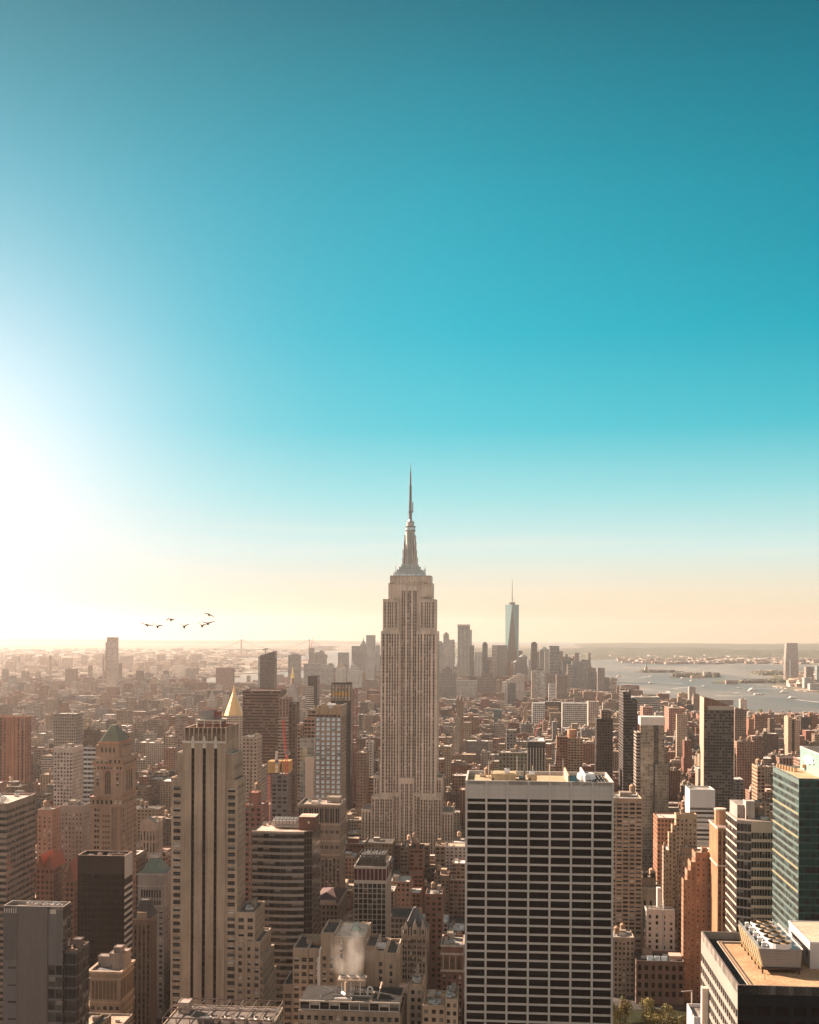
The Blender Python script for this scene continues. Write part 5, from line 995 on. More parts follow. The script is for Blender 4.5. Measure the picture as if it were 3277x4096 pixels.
w = s.wallm; GT = (.3, .23, .175); W = s.W; s.sash = False
facade(w, (0, 0), (1, 0), W, 0, s.H, [(f0 * W, f1 * W) for f0, f1 in ((.05, .12), (.14, .21), (.27, .33), (.35, .41), (.43, .49), (.51, .57), (.63, .7), (.72, .79), (.85, .92))], mkrows(0, s.H, 3.6, .58, 2.5), .5, 'masonry', GT, s.panes, 'pier', 'masonry', (.25, .19, .145)); facade(w, (W, 0), (0, 1), 26, 0, s.H, mkcols(26, 2.6, .5), mkrows(0, s.H, 3.6, .58, 2.5), .5, 'masonry', GT, s.panes)
w.wall((W, 26), (-1, 0), W, 0, s.H, 'punch', GT); w.wall((0, 26), (0, -1), 26, 0, s.H, 'punch', GT); s.roofm.poly([(0, 0, s.H), (W, 0, s.H), (W, 26, s.H), (0, 26, s.H)], 'roof', (.15, .13, .12))
b = s.part('spire_roof'); b.frus((.4, W - .4, .6, 25, s.H), (W * .42, W * .52, 10, 14, s.H + 14), 'copper', (.09, .085, .085))
for f in (.08, .42, .76): d = s.part('gable'); xx = W * f; ww = W * (.17 if f != .42 else .22); d.box(xx, xx + ww, -.4, 4, s.H, s.H + 4, 'masonry', (.42, .33, .25)); d.poly([(xx - .3, -.45, s.H + 4), (xx + ww + .3, -.45, s.H + 4), (xx + ww / 2, -.45, s.H + 9)], 'masonry', (.46, .36, .28)); d.poly([(xx - .3, -.45, s.H + 4), (xx + ww / 2, -.45, s.H + 9), (xx + ww / 2, 5, s.H + 9), (xx - .3, 5, s.H + 4)], 'copper', (.09, .085, .08)); d.poly([(xx + ww + .3, -.45, s.H + 4), (xx + ww / 2, -.45, s.H + 9), (xx + ww / 2, 5, s.H + 9), (xx + ww + .3, 5, s.H + 4)], 'copper', (.09, .085, .08)); d.box(xx + ww * .25, xx + ww * .45, -.48, -.4, s.H + .8, s.H + 3.4, 'glass_dark', GT); d.box(xx + ww * .55, xx + ww * .75, -.48, -.4, s.H + .8, s.H + 3.4, 'glass_dark', GT)
for f in (0, .31, .66, .97): w.box(W * f, W * f + .8, -.4, .2, s.H - 3, s.H + 5, 'masonry', (.4, .31, .24))
s.done()
s = T1('brick_building', 'dark red brick slab with narrow front between gothic tower and white slab', 'apartment building', 1702, 1770, 3575, 780, None, 'blank', (.2, .1, .07), dep=20, pyb=3770, tanks=1, n=2)
s = T1('ornate_hotel', 'narrow ornate hotel of dark brick with stone arches beside the white slab', 'hotel', 1768, 1852, 3778, 700, (3.1, .48, 3.9, .6, 'punch', .4, 17), 'blank', (.17, .09, .07), dep=24, pyb=4000, n=3, bulk=1, end=False, short='the ornate dark brick hotel')
for zz in (s.H - 1.2, s.H - 6, s.H - 16): cornice(s, 0, s.W, 0, s.dep, zz, .8, 1.2, (.4, .33, .27))
for k in range(3): d = s.part('arched_window'); arch(d, s.W * (.1 + .3 * k), s.W * (.3 + .3 * k), s.H - 14.5, s.H - 9.5, -.08); s.wallm.box(s.W * (.05 + .3 * k), s.W * (.09 + .3 * k), -.4, 0, s.H - 15, s.H - 6, 'masonry', (.42, .34, .27))
s.done()
for lab, a, c, yt, D, dep, tn in (('low tan building with two small roof finials and orange lit roof', 1690, 1782, 4020, 520, 22, (.36, .25, .17)), ('small tan box building with plain side wall below the brick slab', 1782, 1832, 3996, 520, 20, (.4, .29, .2)), ('plain tan wall block with one small window at the bottom', 1640, 1690, 3944, 540, 20, (.36, .26, .19))):
    s = T1('low_building', lab, 'building', a, c, yt, D, None, None, tn, dep=dep, pyb=4096, n=4, rc=(.5, .33, .22))

# right group
T1('apartment_tower', 'tan apartment tower of stacked window bays right of the wide white slab', 'apartment building', 2440, 2569, 3192, 880, (4.6, .78, 3.2, .56, 'punch', .35, 2.4), None, (.36, .255, .18), dep=34, short='the tan bay windowed tower', pyb=3640, sash=False, tanks=1, n=4)
s = T1('cream_tower', 'cream stone tower with tall shadowed columns and two dark roof tanks', 'office building', 2520, 2640, 3548, 900, (4.4, .36, 34, .86, 'punch', .5, 9), (4, .3, 3.6, .5, 'punch', .3, 6), (.5, .4, .29), xs=2508, short='the cream tower', pyb=3800, n=3, bulk=0, end=False)
cornice(s, 0, s.W, 0, s.dep, s.H - 1.5, .6, 1.2, (.55, .44, .32)); s.bulk(s.W * .33, s.W * .92, 8, s.dep - 4, s.H - 1.2, s.z(3512, yl=8), (.36, .26, .19))
for k in range(2): d = s.part('roof_tank'); xx = s.W * (.48 + .27 * k); zz = s.z(3512, yl=8); d.box(xx, xx + 3.8, 10, 14, zz, zz + 3.4, 'metal', (.05, .04, .04)); d.rim(xx - .2, xx + 4, 9.8, 14.2, zz + 3.4, zz + 4.4, 'metal', (.3, .25, .2), .2)
s.done()
s = T1('white_building', 'white building under scaffolding with a long drain pipe on its front', 'building', 2586, 2700, 3636, 850, (5.6, .36, 4.4, .6, 'punch', .35, 3), None, (.52, .46, .4), xs=2579, short='the white scaffolded building', pyb=3820, n=4, bulk=0, end=False, mat='painted')
b = s.part('drain_pipe'); xx = s.W * .6; b.bar((xx, -.4, s.H + 7), (xx, -.4, s.H * .45), .35, 'painted', (.5, .46, .42)); b.bar((xx, -.4, s.H * .45), (xx + 4, -.4, s.H * .3), .35, 'painted', (.5, .46, .42)); b.bar((-2, -.4, s.H + 2.5), (xx, -.4, s.H + .5), .25, 'painted', (.6, .5, .42))
b = s.part('stair_tower'); b.box(s.W * .42, s.W * .56, 6, 12, s.H - 1, s.H + 14, 'painted', (.56, .47, .42))
for sx, x0 in ((-1, -1.6), (1, s.W + .1)):
    b = s.part('scaffold')
    for k in range(5):
        zz = s.H * (.38 + .085 * k); b.box(x0, x0 + 1.5, -.3, 6, zz, zz + .15, 'painted', (.45, .25, .2)); b.bar((x0 + .1, -.3, zz), (x0 + 1.4, -.3, zz + 3), .09, 'painted', (.6, .42, .36)); b.bar((x0 + 1.4, -.3, zz), (x0 + 1.4, -.3, zz + 3), .09, 'painted', (.6, .42, .36)); b.bar((x0 + .1, -.3, zz), (x0 + .1, -.3, zz + 3), .09, 'painted', (.6, .42, .36))
s.done()
s = T1('water_tank_building', 'grey brick block with round wooden water tank at the foot of the white slab', 'building', 2440, 2538, 3748, 830, (2.7, .55, 3.7, .56, 'punch', .35, 2), (2.7, .5, 3.7, .55, 'punch', .3, 2), (.3, .23, .18), dep=24, pyb=3990, n=4, tanks=2, sash=False)
cornice
s = T1('masonry_block', 'dark shadowed masonry block with wide roof of skylights behind the park trees', 'building', 2545, 2738, 3842, 815, (4.6, .5, 6, .6, 'punch', .4, 2), (4, .45, 5, .55, 'punch', .3, 2), (.15, .1, .08), dep=26, pyb=3995, n=5, bulk=1, wkind='dark', rc=(.09, .08, .075), end=False, short='the dark skylight block')
for k in range(3): d = s.part('skylight'); xx = s.W * (.24 + .15 * k); d.frus((xx, xx + s.W * .12, 1.2, 3.4, s.H - .4), (xx, xx + s.W * .12, 2.6, 3.4, s.H + 2.6), 'glass_painted_sky', GREY)
d = s.part('awning'); d.poly([(s.W * .72, 8, s.H + 1.6), (s.W * .98, 8, s.H + 1.6), (s.W * .98, 14, s.H + 2.4), (s.W * .72, 14, s.H + 2.4)], 'painted', (.6, .42, .34)); d.poly([(s.W * .72, 8, s.H - 1), (s.W * .98, 8, s.H - 1), (s.W * .98, 8, s.H + 1.6), (s.W * .72, 8, s.H + 1.6)], 'painted', (.4, .3, .25))
s.done()
# stepped brick towers
def stepped(name, label, xl, xr, yt, D, xs, steps, tint, front, side, pyb, short, tanks=1):
    """steps: list of (left inset px, top row) from the highest block outwards to the left"""
    s = Bld(name, label, 'office building', xl, xr, yt, D, xs, 26, pyb, short)
    s.tier(0, s.W, 0, s.dep, 0, s.H, tint, front, side, 1.2, (.4, .3, .22)); s.clutter(1, s.W - 1, 2, s.dep - 2, s.H - 1.2, 1, tanks, 1, tuple(c * .9 for c in tint))
    pv = 0.; pd = s.dep
    for px, ry in steps:
        xa = s.x(px, ry); zt = s.z(ry, xl=xa); s.tier(xa, pv + .01, .4, pd - 1.5, 0, zt, tint, front, side, .9, (.45, .34, .25)); pv = xa; pd -= 2.
    s.done(pv, s.W); return s
stepped('stepped_tower', 'large tan stepped setback tower crowned by a square penthouse block', 2705, 2788, 3256, 940, 2698, [(2690, 3300), (2676, 3330), (2664, 3402), (2655, 3372)], (.42, .29, .19), (3.6, .4, 3.6, .5, 'punch', .3, 3), (3.4, .4, 3.6, .5, 'punch', .3, 3), 3560, 'the large tan stepped tower')
stepped('stepped_tower', 'brown stepped tower with many setbacks between the tan and dotted towers', 2728, 2790, 3388, 880, 2722, [(2713, 3422), (2704, 3466)], (.3, .19, .12), (3.2, .4, 3.6, .5, 'punch', .3, 3), (3.4, .4, 3.6, .5, 'punch', .3, 3), 3560, 'the brown stepped tower')
stepped('stepped_tower', 'brown brick stepped tower with rows of dotted windows and bright left wall', 2782, 2850, 3410, 820, 2768, [(2764, 3448), (2750, 3482), (2735, 3520)], (.32, .18, .115), (4.4, .26, 3.6, .4, 'punch', .25, 3), (3.4, .4, 3.6, .5, 'punch', .3, 3), 3780, 'the brown tower with dotted windows', 0)
d = HERO[-1]
s = Bld('orange_pier_tower', 'slim brown tower with orange sunlit piers and white cornice line', 'skyscraper', 2872, 2925, 3310, 790, 2838, 20, 3740, 'the orange pier tower'); OP = (.42, .22, .12)
facade(s.wallm, (0, 0), (1, 0), s.W, 0, s.H, mkcols(s.W, 3.4, .66), mkrows(0, s.H, 3.7, .6, 2), .8, 'masonry', OP, s.panes, 'pier', 'metal', (.12, .07, .05)); facade(s.wallm, (0, s.dep), (0, -1), s.dep, 0, s.H, mkcols(s.dep, 4, .34), mkrows(0, s.H, 3.7, .6, 2), .4, 'masonry', OP, s.panes, 'pier', 'masonry', (.22, .11, .06))
s.wallm.wall((s.W, 0), (0, 1), s.dep, 0, s.H, 'pier', OP); s.wallm.wall((s.W, s.dep), (-1, 0), s.W, 0, s.H, 'pier', OP); s.roofm.poly([(0, 0, s.H), (s.W, 0, s.H), (s.W, s.dep, s.H), (0, s.dep, s.H)], 'roof', (.3, .2, .15))
for zz in (s.H - .8, s.z(3466)): cornice(s, 0, s.W, 0, s.dep, zz, .5, 1.0, (.62, .48, .38))
b = s.part('crown_block'); b.cyl(s.W * .5, s.dep * .5, s.W * .45, s.W * .45, s.H, s.z(3242, yl=8), 10, 'masonry', OP); b.cyl(s.W * .5, s.dep * .5, s.W * .48, s.W * .48, s.z(3246, yl=8), s.z(3240, yl=8), 10, 'painted', (.6, .46, .36)); s.wkind = 'warm'; s.done()
s = Bld('glass_striped_tower', 'glass office tower with peach spandrel bands and chamfered corner', 'skyscraper', 2952, 3094, 3284, 720, 2904, 30, 3690, 'the peach banded glass tower'); w = s.wallm; W, dp, z1 = s.W, s.dep, s.H; PB = (.6, .45, .34); s.wkind = 'office'; fl = 37.7 / F * 720
ch = W * .38; cd = 4.
facade(w, (0, dp), (0, -1), dp - cd, 0, z1, mkcols(dp - cd, (dp - cd) / 6, .99), mkrows(0, z1, fl * .9, .8, 1), .2, 'painted', PB, s.panes)
Lc = math.hypot(ch, cd); facade(w, (0, cd), (ch / Lc, -cd / Lc), Lc, 0, z1, mkcols(Lc, Lc / 4, .95), mkrows(0, z1, fl, .8, 2), .25, 'painted', (.4, .33, .28), s.panes); facade(w, (ch, 0), (1, 0), W - ch, 0, z1, mkcols(W - ch, (W - ch) / 8, .92), mkrows(0, z1, fl, .68, 7), .25, 'painted', PB, s.panes)
w.wall((W, 0), (0, 1), dp, 0, z1, 'ribbon', PB, 3, fl); w.wall((W, dp), (-1, 0), W, 0, z1, 'ribbon', PB, 3, fl); s.roofm.poly([(0, cd, z1 - .02), (ch, 0, z1 - .02), (W, 0, z1 - .02), (W, dp, z1 - .02), (0, dp, z1 - .02)], 'roof', (.3, .24, .2))
s.bulk(2, W * .55, 12, dp - 2, z1, z1 + 8, (.3, .25, .22)); s.bulk(W * .3, W * .56, 8, 16, z1, z1 + 11, (.42, .35, .3)); s.tank(W * .72, 14, z1, 2); s.tank(W * .85, 18, z1, 1.8); s.unit(W * .7, 4, z1, 4, 3, 2); s.done()
s = T1('white_ribbon_building', 'white office slab with grey blank top and ribbon windows', 'office building', 2760, 2861, 3158, 1000, (30, .99, 3.7, .55, 'punch', .3, 14), 'blank', (.5, .46, .43), xs=2741, short='the white ribbon window slab', pyb=3260, n=2, bulk=0, mat='painted')
s = Bld('corner_rooftop_building', 'bright white rooftop corner tucked beside the black granite block', 'building', 2776, 2860, 4068, 560, 2748, 16, 4096); s.wallm.wbox(0, s.W, 0, s.dep, 0, s.H, 'painted', (.7, .62, .58), 4, 4, 1.6, (.3, .26, .23), s.roofm); b = s.part('mast'); b.bar((2, s.dep - 2, s.H), (2, s.dep - 2, s.H + 7), .25, 'painted', (.5, .42, .36)); b.bar((2, s.dep - 2, s.H + 7), (-3, s.dep - 2, s.H + 6.4), .2, 'painted', (.5, .42, .36)); b = s.part('pipe'); b.bar((-.2, 4, s.H - 9), (-.2, 4, s.H + 1), .2, 'painted', (.5, .3, .22)); s.done()
# ---------------------------------------------------------------- middle distance
def T2(name, label, xl, xr, yt, D, xs, style, tint, bay=3.5, fh=3.6, pyb=None, short=None, rc=(.35, .3, .26), cat='skyscraper', dep=30., par=1.2, n=2, bulk=1, tanks=0, done=True):
    s = Bld(name, label, cat, xl, xr, yt, D, xs, dep, pyb, short); s.wallm.wbox(0, s.W, 0, s.dep, 0, s.H, style, tint, bay, fh, par, rc, s.roofm)
    if n or bulk or tanks: s.clutter(.8, s.W - .8, .8, s.dep - .8, s.H - par, n, tanks, bulk)
    if done: s.done()
    return s
# left
s = T2('brown_slab_tower', 'orange brown brick slab tower with vertical fins at the far left edge', -90, 100, 2866, 1350, 126, 'pier', (.34, .15, .09), 5.0, 3.6, 3155, 'the orange brown slab at the left edge', (.5, .34, .25), done=False, n=0, bulk=0)
for k in range(14): xx = s.W * k / 13; s.wallm.box(xx - .6, xx + .6, -1.0, 0, 0, s.H + (2 if k % 2 else .5), 'masonry', (.36, .165, .1))
s.done()
s = T1('grid_tower', 'white gridded office tower with square windows standing behind the striped tower', 'skyscraper', 216, 290, 2990, 1200, (3.2, .62, 3.7, .6, 'punch', .4, 4), (3.2, .62, 3.7, .6, 'punch', .4, 4), (.5, .4, .34), xs=333, short='the white gridded tower', pyb=3190, n=3, bulk=1, rc=(.4, .3, .25))
T2('glass_slab', 'pale blue ribbed glass slab behind the tower with green pyramid roof', 334, 384, 2990, 1500, 30, 'ribbon', (.5, .5, .5), 6, 6, 3180, dep=25)
s = T2('wedge_tower', 'glass wedge topped tower peeking out left of the tan striped tower', 702, 740, 2862, 1500, 752, 'curtain', (.3, .24, .2), 3, 3.6, 3000, dep=24, n=0, bulk=0)
s = T2('gold_pyramid_tower', 'stone tower topped by a gleaming gold pyramid', 888, 968, 2862, 1900, 984, 'punch', (.4, .31, .25), 3.6, 3.7, 3080, 'the gold pyramid tower', n=0, bulk=0, done=False)
b = s.part('gold_roof'); zz = s.H - .5; c0, c1, d0, d1 = 2.5, s.W - 2.5, 2.5, s.dep - 2.5; xm_, ym_ = s.W / 2, s.dep / 2; r_ = s.W / 2 - 2
b.cyl(xm_, ym_, r_ * 1.12, 2.6, zz, s.z(2770, yl=ym_), 8, 'goldleaf', (.66, .38, .17), ph=math.pi / 8); b.cyl(xm_, ym_, 2.7, 2.0, s.z(2770, yl=ym_), s.z(2755, yl=ym_), 8, 'goldleaf', (.66, .38, .17)); b.cyl(xm_, ym_, 1.8, 0, s.z(2755, yl=ym_), s.z(2735, yl=ym_), 8, 'goldleaf', (.66, .38, .17), False)
b = s.part('corner_finial')
for xx in (1, s.W - 1, s.W * .5): b.cyl(xx, 1, 1.4, 0, s.H, s.H + 6, 6, 'goldleaf', (.66, .38, .17), False)
cornice(s, 0, s.W, 0, s.dep, s.H - 8, .6, 1, LIME); s.wallm.wbox(-5, s.W + 5, 5, s.dep + 8, 0, s.z(2960), 'punch', (.4, .31, .25), 3.6, 3.7, 1, (.3, .25, .2), s.roofm); s.done(-5, s.W + 5, 0, s.dep + 8)
s = T2('domed_stone_tower', 'pale hazy stone tower with stepped cap behind the gold pyramid', 828, 862, 2800, 2500, None, 'punch', (.46, .38, .32), 3.6, 3.7, 2850, dep=22, n=0, bulk=0, done=False)
b = s.part('cap'); b.frus((1, s.W - 1, 1, s.dep - 1, s.H), (s.W * .35, s.W * .65, s.dep * .35, s.dep * .65, s.H + 14), 'masonry', (.45, .36, .3)); b.cyl(s.W / 2, s.dep / 2, 2, 0, s.H + 14, s.H + 24, 8, 'copper', (.3, .3, .25), False); s.done()
T2('tan_tower', 'tan office building with small windows in front of the dark brown slab', 970, 1029, 2948, 1150, None, 'punch', (.38, .29, .23), 3.6, 3.6, 3070, 'the small windowed tan block', dep=24, n=4)
T2('brown_slab_tower', 'broad dark brown flat topped slab right of the gold pyramid', 972, 1122, 2761, 1400, None, 'ribbon', (.17, .1, .075), 3, 3.6, 3070, 'the broad dark brown slab', (.2, .14, .11), dep=40, n=0, bulk=0)
s = T2('sheared_glass_tower', 'dark glass tower with sloped sheared top and roof crane rig', 1041, 1098, 2640, 2250, None, 'curtain', (.14, .11, .1), 3.2, 3.6, 2760, 'the sheared top glass tower', n=0, bulk=0, done=False, dep=26)
b = s.part('sloped_top'); hL, hR = s.z(2622), s.z(2604); W = s.W; P8 = [(0, 0, s.H), (W, 0, s.H), (W, 26, s.H), (0, 26, s.H), (0, 0, hL), (W, 0, hR), (W, 26, hR), (0, 26, hL)]
for q_ in ((0, 1, 5, 4), (1, 2, 6, 5), (2, 3, 7, 6), (3, 0, 4, 7), (4, 5, 6, 7)): b.poly([P8[i] for i in q_], 'curtain', (.14, .11, .1), [(0, 0), (8, 0), (8, 4), (0, 4)])
x0 = s.x(1031) ; b = s.part('glass_flank'); b.wbox(x0, -.05, 1, 22, 0, s.z(2626), 'curtain', (.4, .4, .38), 3, 3.6, .6)
b = s.part('roof_crane'); b.bar((W * .3, 8, hL), (W * .3, 8, hL + 14), .5, 'metal', (.12, .1, .09)); b.bar((W * .12, 8, hL + 11), (W * .5, 8, hL + 13), .5, 'metal', (.12, .1, .09)); s.done(x0, W)
s = T2('clock_tower', 'slender grey stone clock tower with steep roof and gold lantern', 1143, 1190, 2806, 2100, None, 'punch', (.42, .35, .3), 3.4, 3.7, 3000, 'the gold lantern clock tower', n=0, bulk=0, done=False, dep=24)
b = s.part('steep_roof'); xm_, ym_ = s.W / 2, 12; b.frus((-.8, s.W + .8, -.8, 24.8, s.H), (xm_ - 4, xm_ + 4, ym_ - 4, ym_ + 4, s.z(2736, yl=12)), 'copper', (.38, .32, .28)); b.cyl(xm_, ym_, 3.6, 3.2, s.z(2736, yl=12), s.z(2712, yl=12), 8, 'masonry', (.36, .26, .2))
b = s.part('gold_lantern'); b.cyl(xm_, ym_, 3.4, 2.6, s.z(2712, yl=12), s.z(2700, yl=12), 8, 'goldleaf', (.72, .48, .2)); b.cyl(xm_, ym_, 2.2, 0, s.z(2700, yl=12), s.z(2661, yl=12), 8, 'goldleaf', (.72, .48, .2), False); s.done()
s = T2('brick_slab', 'slim brown tower pair standing before the clock tower', 1118, 1155, 2792, 1320, None, 'pier', (.25, .16, .12), 4, 3.6, 3140, 'the slim brown tower pair', dep=26, n=1, bulk=1, done=False)
b = s.part('rear_slab'); b.wbox(s.W, s.x(1180), 2, 30, 0, s.z(2814), 'punch', (.12, .075, .06), 3, 3.6, 1); b = s.part('lower_slab'); b.wbox(-.4, s.W + .4, -4, 0, 0, s.z(2868), 'ribbon', (.32, .25, .2), 3, 3.6, 1); s.done(0, s.x(1180), -4)
s = T2('black_glass_tower', 'black tower with lit pale glass lower front and roof crane', 1232, 1270, 2705, 2000, None, 'curtain', (.06, .045, .04), 3, 3.6, 2860, 'the black tower with pale lower front', dep=26, n=0, bulk=0, done=False)
b = s.part('pale_front'); b.wbox(s.x(1223), s.x(1256), -5, 0, 0, s.z(2746), 'ribbon', (.55, .48, .4), 3, 3.6, 1); b = s.part('roof_crane'); b.bar((s.W * .2, 8, s.H), (s.W * .2, 8, s.H + 4), .3); b.bar((s.W * -.1, 8, s.H + 4), (s.W * .7, 8, s.H + 4), .3); s.done(s.x(1223), s.W, -5)
s = T2('glass_crown_tower', 'dark tower with mirrored glass crown and yellow construction band', 1328, 1404, 2732, 1560, 1411, 'curtain', (.05, .045, .04), 5.2, 3.5, 3250, 'the glass crowned dark tower', n=0, bulk=0, done=False)
for k in range(7): xx = s.W * k / 6; s.wallm.box(xx - .5, xx + .5, -.9, 0, 0, s.H + .6, 'metal', (.06, .045, .04))
b = s.part('crown_glass'); b.wall((0, -.25), (1, 0), s.W, s.z(2802), s.H - 2, 'curtain', (.42, .36, .28), 2.2, 4.2); b = s.part('yellow_band'); b.box(1, s.W - 2, -.45, -.25, s.z(2782), s.z(2768), 'painted', (.5, .28, .06)); s.done()
s = Bld('hoist_mast', 'red construction hoist tower climbing the side of the glass crowned tower', 'construction hoist', 1413, 1428, 2756, 1558, None, 5, 3200); b = s.part('mast_frame'); HR = (.3, .12, .1)
for xx in (0, s.W):
    for yy in (0, 4): b.bar((xx, yy, 0), (xx, yy, s.H), .35, 'metal', HR)
k = 0
while k * 4.5 < s.H: zz = k * 4.5; b.bar((0, 0, zz), (s.W, 0, zz), .25, 'metal', HR); b.bar((0, 0, zz), (s.W, 0, min(s.H, zz + 4.5)), .16, 'metal', HR); b.bar((s.W, 0, zz), (s.W, 4, zz), .2, 'metal', HR); k += 1
s.done()
s = T1('window_grid_tower', 'bronze framed tower of bright square windows coloured like reflected sky with notched crown', 'skyscraper', 1262, 1366, 2866, 1000, (4.35, .62, 4.1, .68, 'punch', .35, .6), None, (.27, .19, .145), xs=1386, short='the bright windowed bronze tower', pyb=3200, wkind='sky', n=0, bulk=0, par=.3, end=False)
b = s.part('crown'); W = s.W; zt = s.z(2822)
for k in range(6): xx = W * k / 6; h = zt - (2.4 if k in (0, 3) else 0); b.box(xx + .25, xx + W / 6 - .25, -.2, 2, s.H + 1.6, h, 'metal', (.32, .22, .14)); b.box(xx + .6, xx + W / 6 - .6, -.05, 2.2, s.H - .3, s.H + 1.6, 'metal', (.05, .04, .035))
b.box(0, 1.2, 2, s.dep, s.H, zt - 1, 'metal', (.3, .21, .14)); b.box(W - 1.2, W + .2, -.1, s.dep, s.H, zt, 'metal', (.3, .21, .14)); b.box(1.2, W - 1.2, s.dep - 1, s.dep, s.H, zt - 1, 'metal', (.3, .21, .14)); b.box(W * .4, W * .7, 8, 16, s.H, zt + .6, 'painted', (.6, .56, .52)); s.done()
s = T2('stepped_glass_tower', 'stepped brick and glass apartment tower hugging the bright windowed bronze tower', 1232, 1262, 2838, 1080, None, 'ribbon', (.3, .2, .15), 3.4, 3.4, 3230, 'the stepped brick and glass tower', dep=24, done=False, n=2)
b = s.part('step_block'); b.wbox(s.x(1219), s.W, -4, 14, 0, s.z(2874), 'balcony', (.3, .2, .15), 3.4, 3.4, 1); b = s.part('glass_block'); b.wbox(s.x(1206), s.x(1262), -8, 8, 0, s.z(2950), 'curtain', (.36, .38, .35), 3, 3.5, 1); b = s.part('brick_flank'); b.wbox(s.x(1195), s.x(1206), -7, 8, 0, s.z(2896), 'balcony', (.33, .22, .17), 3.4, 3.4, 1); b = s.part('blank_wall'); b.box(s.x(1229), s.x(1262), -11, -8, 0, s.z(3027, yl=-11), 'painted', (.5, .41, .35)); s.done(s.x(1195), s.W, -11)
s = T2('construction_block', 'dark building under construction wrapped in orange netting at its top', 1087, 1150, 3096, 1020, None, 'bigpunch', (.18, .16, .15), 4, 3.6, 3260, 'the netting wrapped construction block', dep=22, n=1, bulk=0, done=False)
b = s.part('netting'); b.box(s.x(1072), s.x(1120), -.5, 14, s.z(3092), s.z(3046), 'painted', (.42, .25, .09)); b.box(s.x(1128), s.x(1160), -.5, 14, s.z(3088), s.z(3044), 'painted', (.42, .25, .09)); s.tank(s.W * .6, 6, s.H - 1, 2.4); s.done()
s = T2('brick_building', 'red brick building with stacked bulkhead right of the tan striped tower', 978, 1046, 3222, 800, None, 'punch', (.27, .115, .085), 4.4, 3.4, 3420, 'the red brick stacked block', dep=24, n=2, done=False, bulk=0)
s.bulk(s.x(995, 3200, 6), s.x(1032, 3200, 6), 6, 18, s.H - 1.2, s.z(3172, yl=6), (.27, .115, .085)); s.tank(s.W * .55, 12, s.z(3172, yl=6), 1.8); s.done()
T2('flat_roof_block', 'low stone block with flat pale roof behind the tan striped tower', 980, 1042, 3070, 1180, 1070, 'punch', (.3, .24, .2), 3.4, 3.6, 3150, n=3, rc=(.62, .52, .44))
T2('narrow_brick_tower', 'dark brown brick tower between the bronze tower and the tallest skyscraper', 1428, 1462, 2955, 1700, None, 'punch', (.2, .13, .1), 3.6, 3.5, 3100, dep=40, n=2)
T2('stepped_block', 'brown office row stepping down left of the tallest skyscraper', 1428, 1466, 3010, 1420, 1478, 'punch', (.24, .165, .12), 3.6, 3.5, 3280, n=2)
T2('white_walled_block', 'narrow block with blazing white side wall left of the tallest skyscraper', 1464, 1490, 2965, 1600, 1470, 'punch', (.6, .53, .46), 4, 3.6, 3070, dep=30, n=1)
# right of the tallest tower
s = T2('black_column_tower', 'black office tower with thin white vertical columns and bright roof deck', 2110, 2182, 2964, 1400, None, 'curtain', (.05, .05, .05), 3.4, 3.7, 3090, 'the black tower with white columns', (.75, .68, .6), n=3, bulk=1, done=False, dep=60)
for k in range(7): xx = s.W * (.02 + .16 * k); s.wallm.box(xx - .35, xx + .35, -.8, 0, 0, s.H - 8, 'painted', (.6, .54, .48))
s.wallm.box(-.2, s.W + .2, -.3, 0, s.H - 1, s.H + .2, 'painted', (.7, .64, .58)); s.done()
T2('penthouse_block', 'grey block with tall blank dark bulkhead left of the black column tower', 2026, 2066, 2920, 1430, None, 'punch', (.26, .24, .22), 4, 3.8, 3090, dep=26, n=0, bulk=0, short='the blank grey bulkhead block')
T2('loft_block', 'wide loft building with green ivy tinted wall below the black column tower', 1996, 2110, 3010, 1330, None, 'punch', (.2, .18, .13), 4, 4, 3090, dep=30, n=3, tanks=1)
T2('brick_tower', 'tall red brown brick apartment slab right of the black column tower', 2228, 2272, 2946, 1380, None, 'balcony', (.28, .14, .09), 3.5, 3.1, 3090, 'the red brown apartment slab', dep=20, n=1)
s = T2('balcony_tower', 'cream balconied apartment tower with round orange roof tank house', 2272, 2332, 2952, 1420, None, 'balcony', (.46, .32, .22), 3.5, 3.1, 3090, 'the cream balconied tower', dep=24, n=1, bulk=0, done=False)
d = s.part('round_tank_house'); d.cyl(s.W * .3, 9, 5, 5.6, s.H - 1, s.H + 4, 14, 'masonry', (.42, .22, .13)); d.cyl(s.W * .3, 9, 5.6, 5.6, s.H + 4, s.z(2918, yl=9), 14, 'masonry', (.46, .25, .15)); s.done()
s = T2('dark_stepped_tower', 'dark brown stepped tower left of the bluish dark slim tower', 2387, 2452, 2874, 1420, None, 'curtain', (.075, .06, .05), 3.2, 3.4, 3090, 'the dark brown stepped tower', dep=26, n=0, bulk=0, done=False)
b = s.part('upper_block'); b.wbox(s.x(2406), s.x(2446), 3, 20, s.H - 1, s.z(2843, yl=3), 'punch', (.2, .14, .11), 3.5, 3.5, 1); s.done()
s = T2('slim_dark_tower', 'slim dark tower with lit left edge and notched twin top against the water', 2494, 2550, 2800, 1330, 2476, 'ribbon', (.09, .075, .068), 2.6, 3.3, 3140, 'the slim dark notched tower', n=0, bulk=0, done=False)
b = s.part('top_block'); b.wbox(0, s.W * .55, 2, s.dep, s.H - 1, s.z(2766, yl=2), 'ribbon', (.1, .085, .075), 2.6, 3.3, 1); b.box(s.W * .18, s.W * .26, 2, 8, s.z(2766), s.z(2757), 'masonry', (.1, .08, .07)); b.box(s.W * .42, s.W * .5, 2, 8, s.z(2766), s.z(2760), 'masonry', (.1, .08, .07)); s.done()
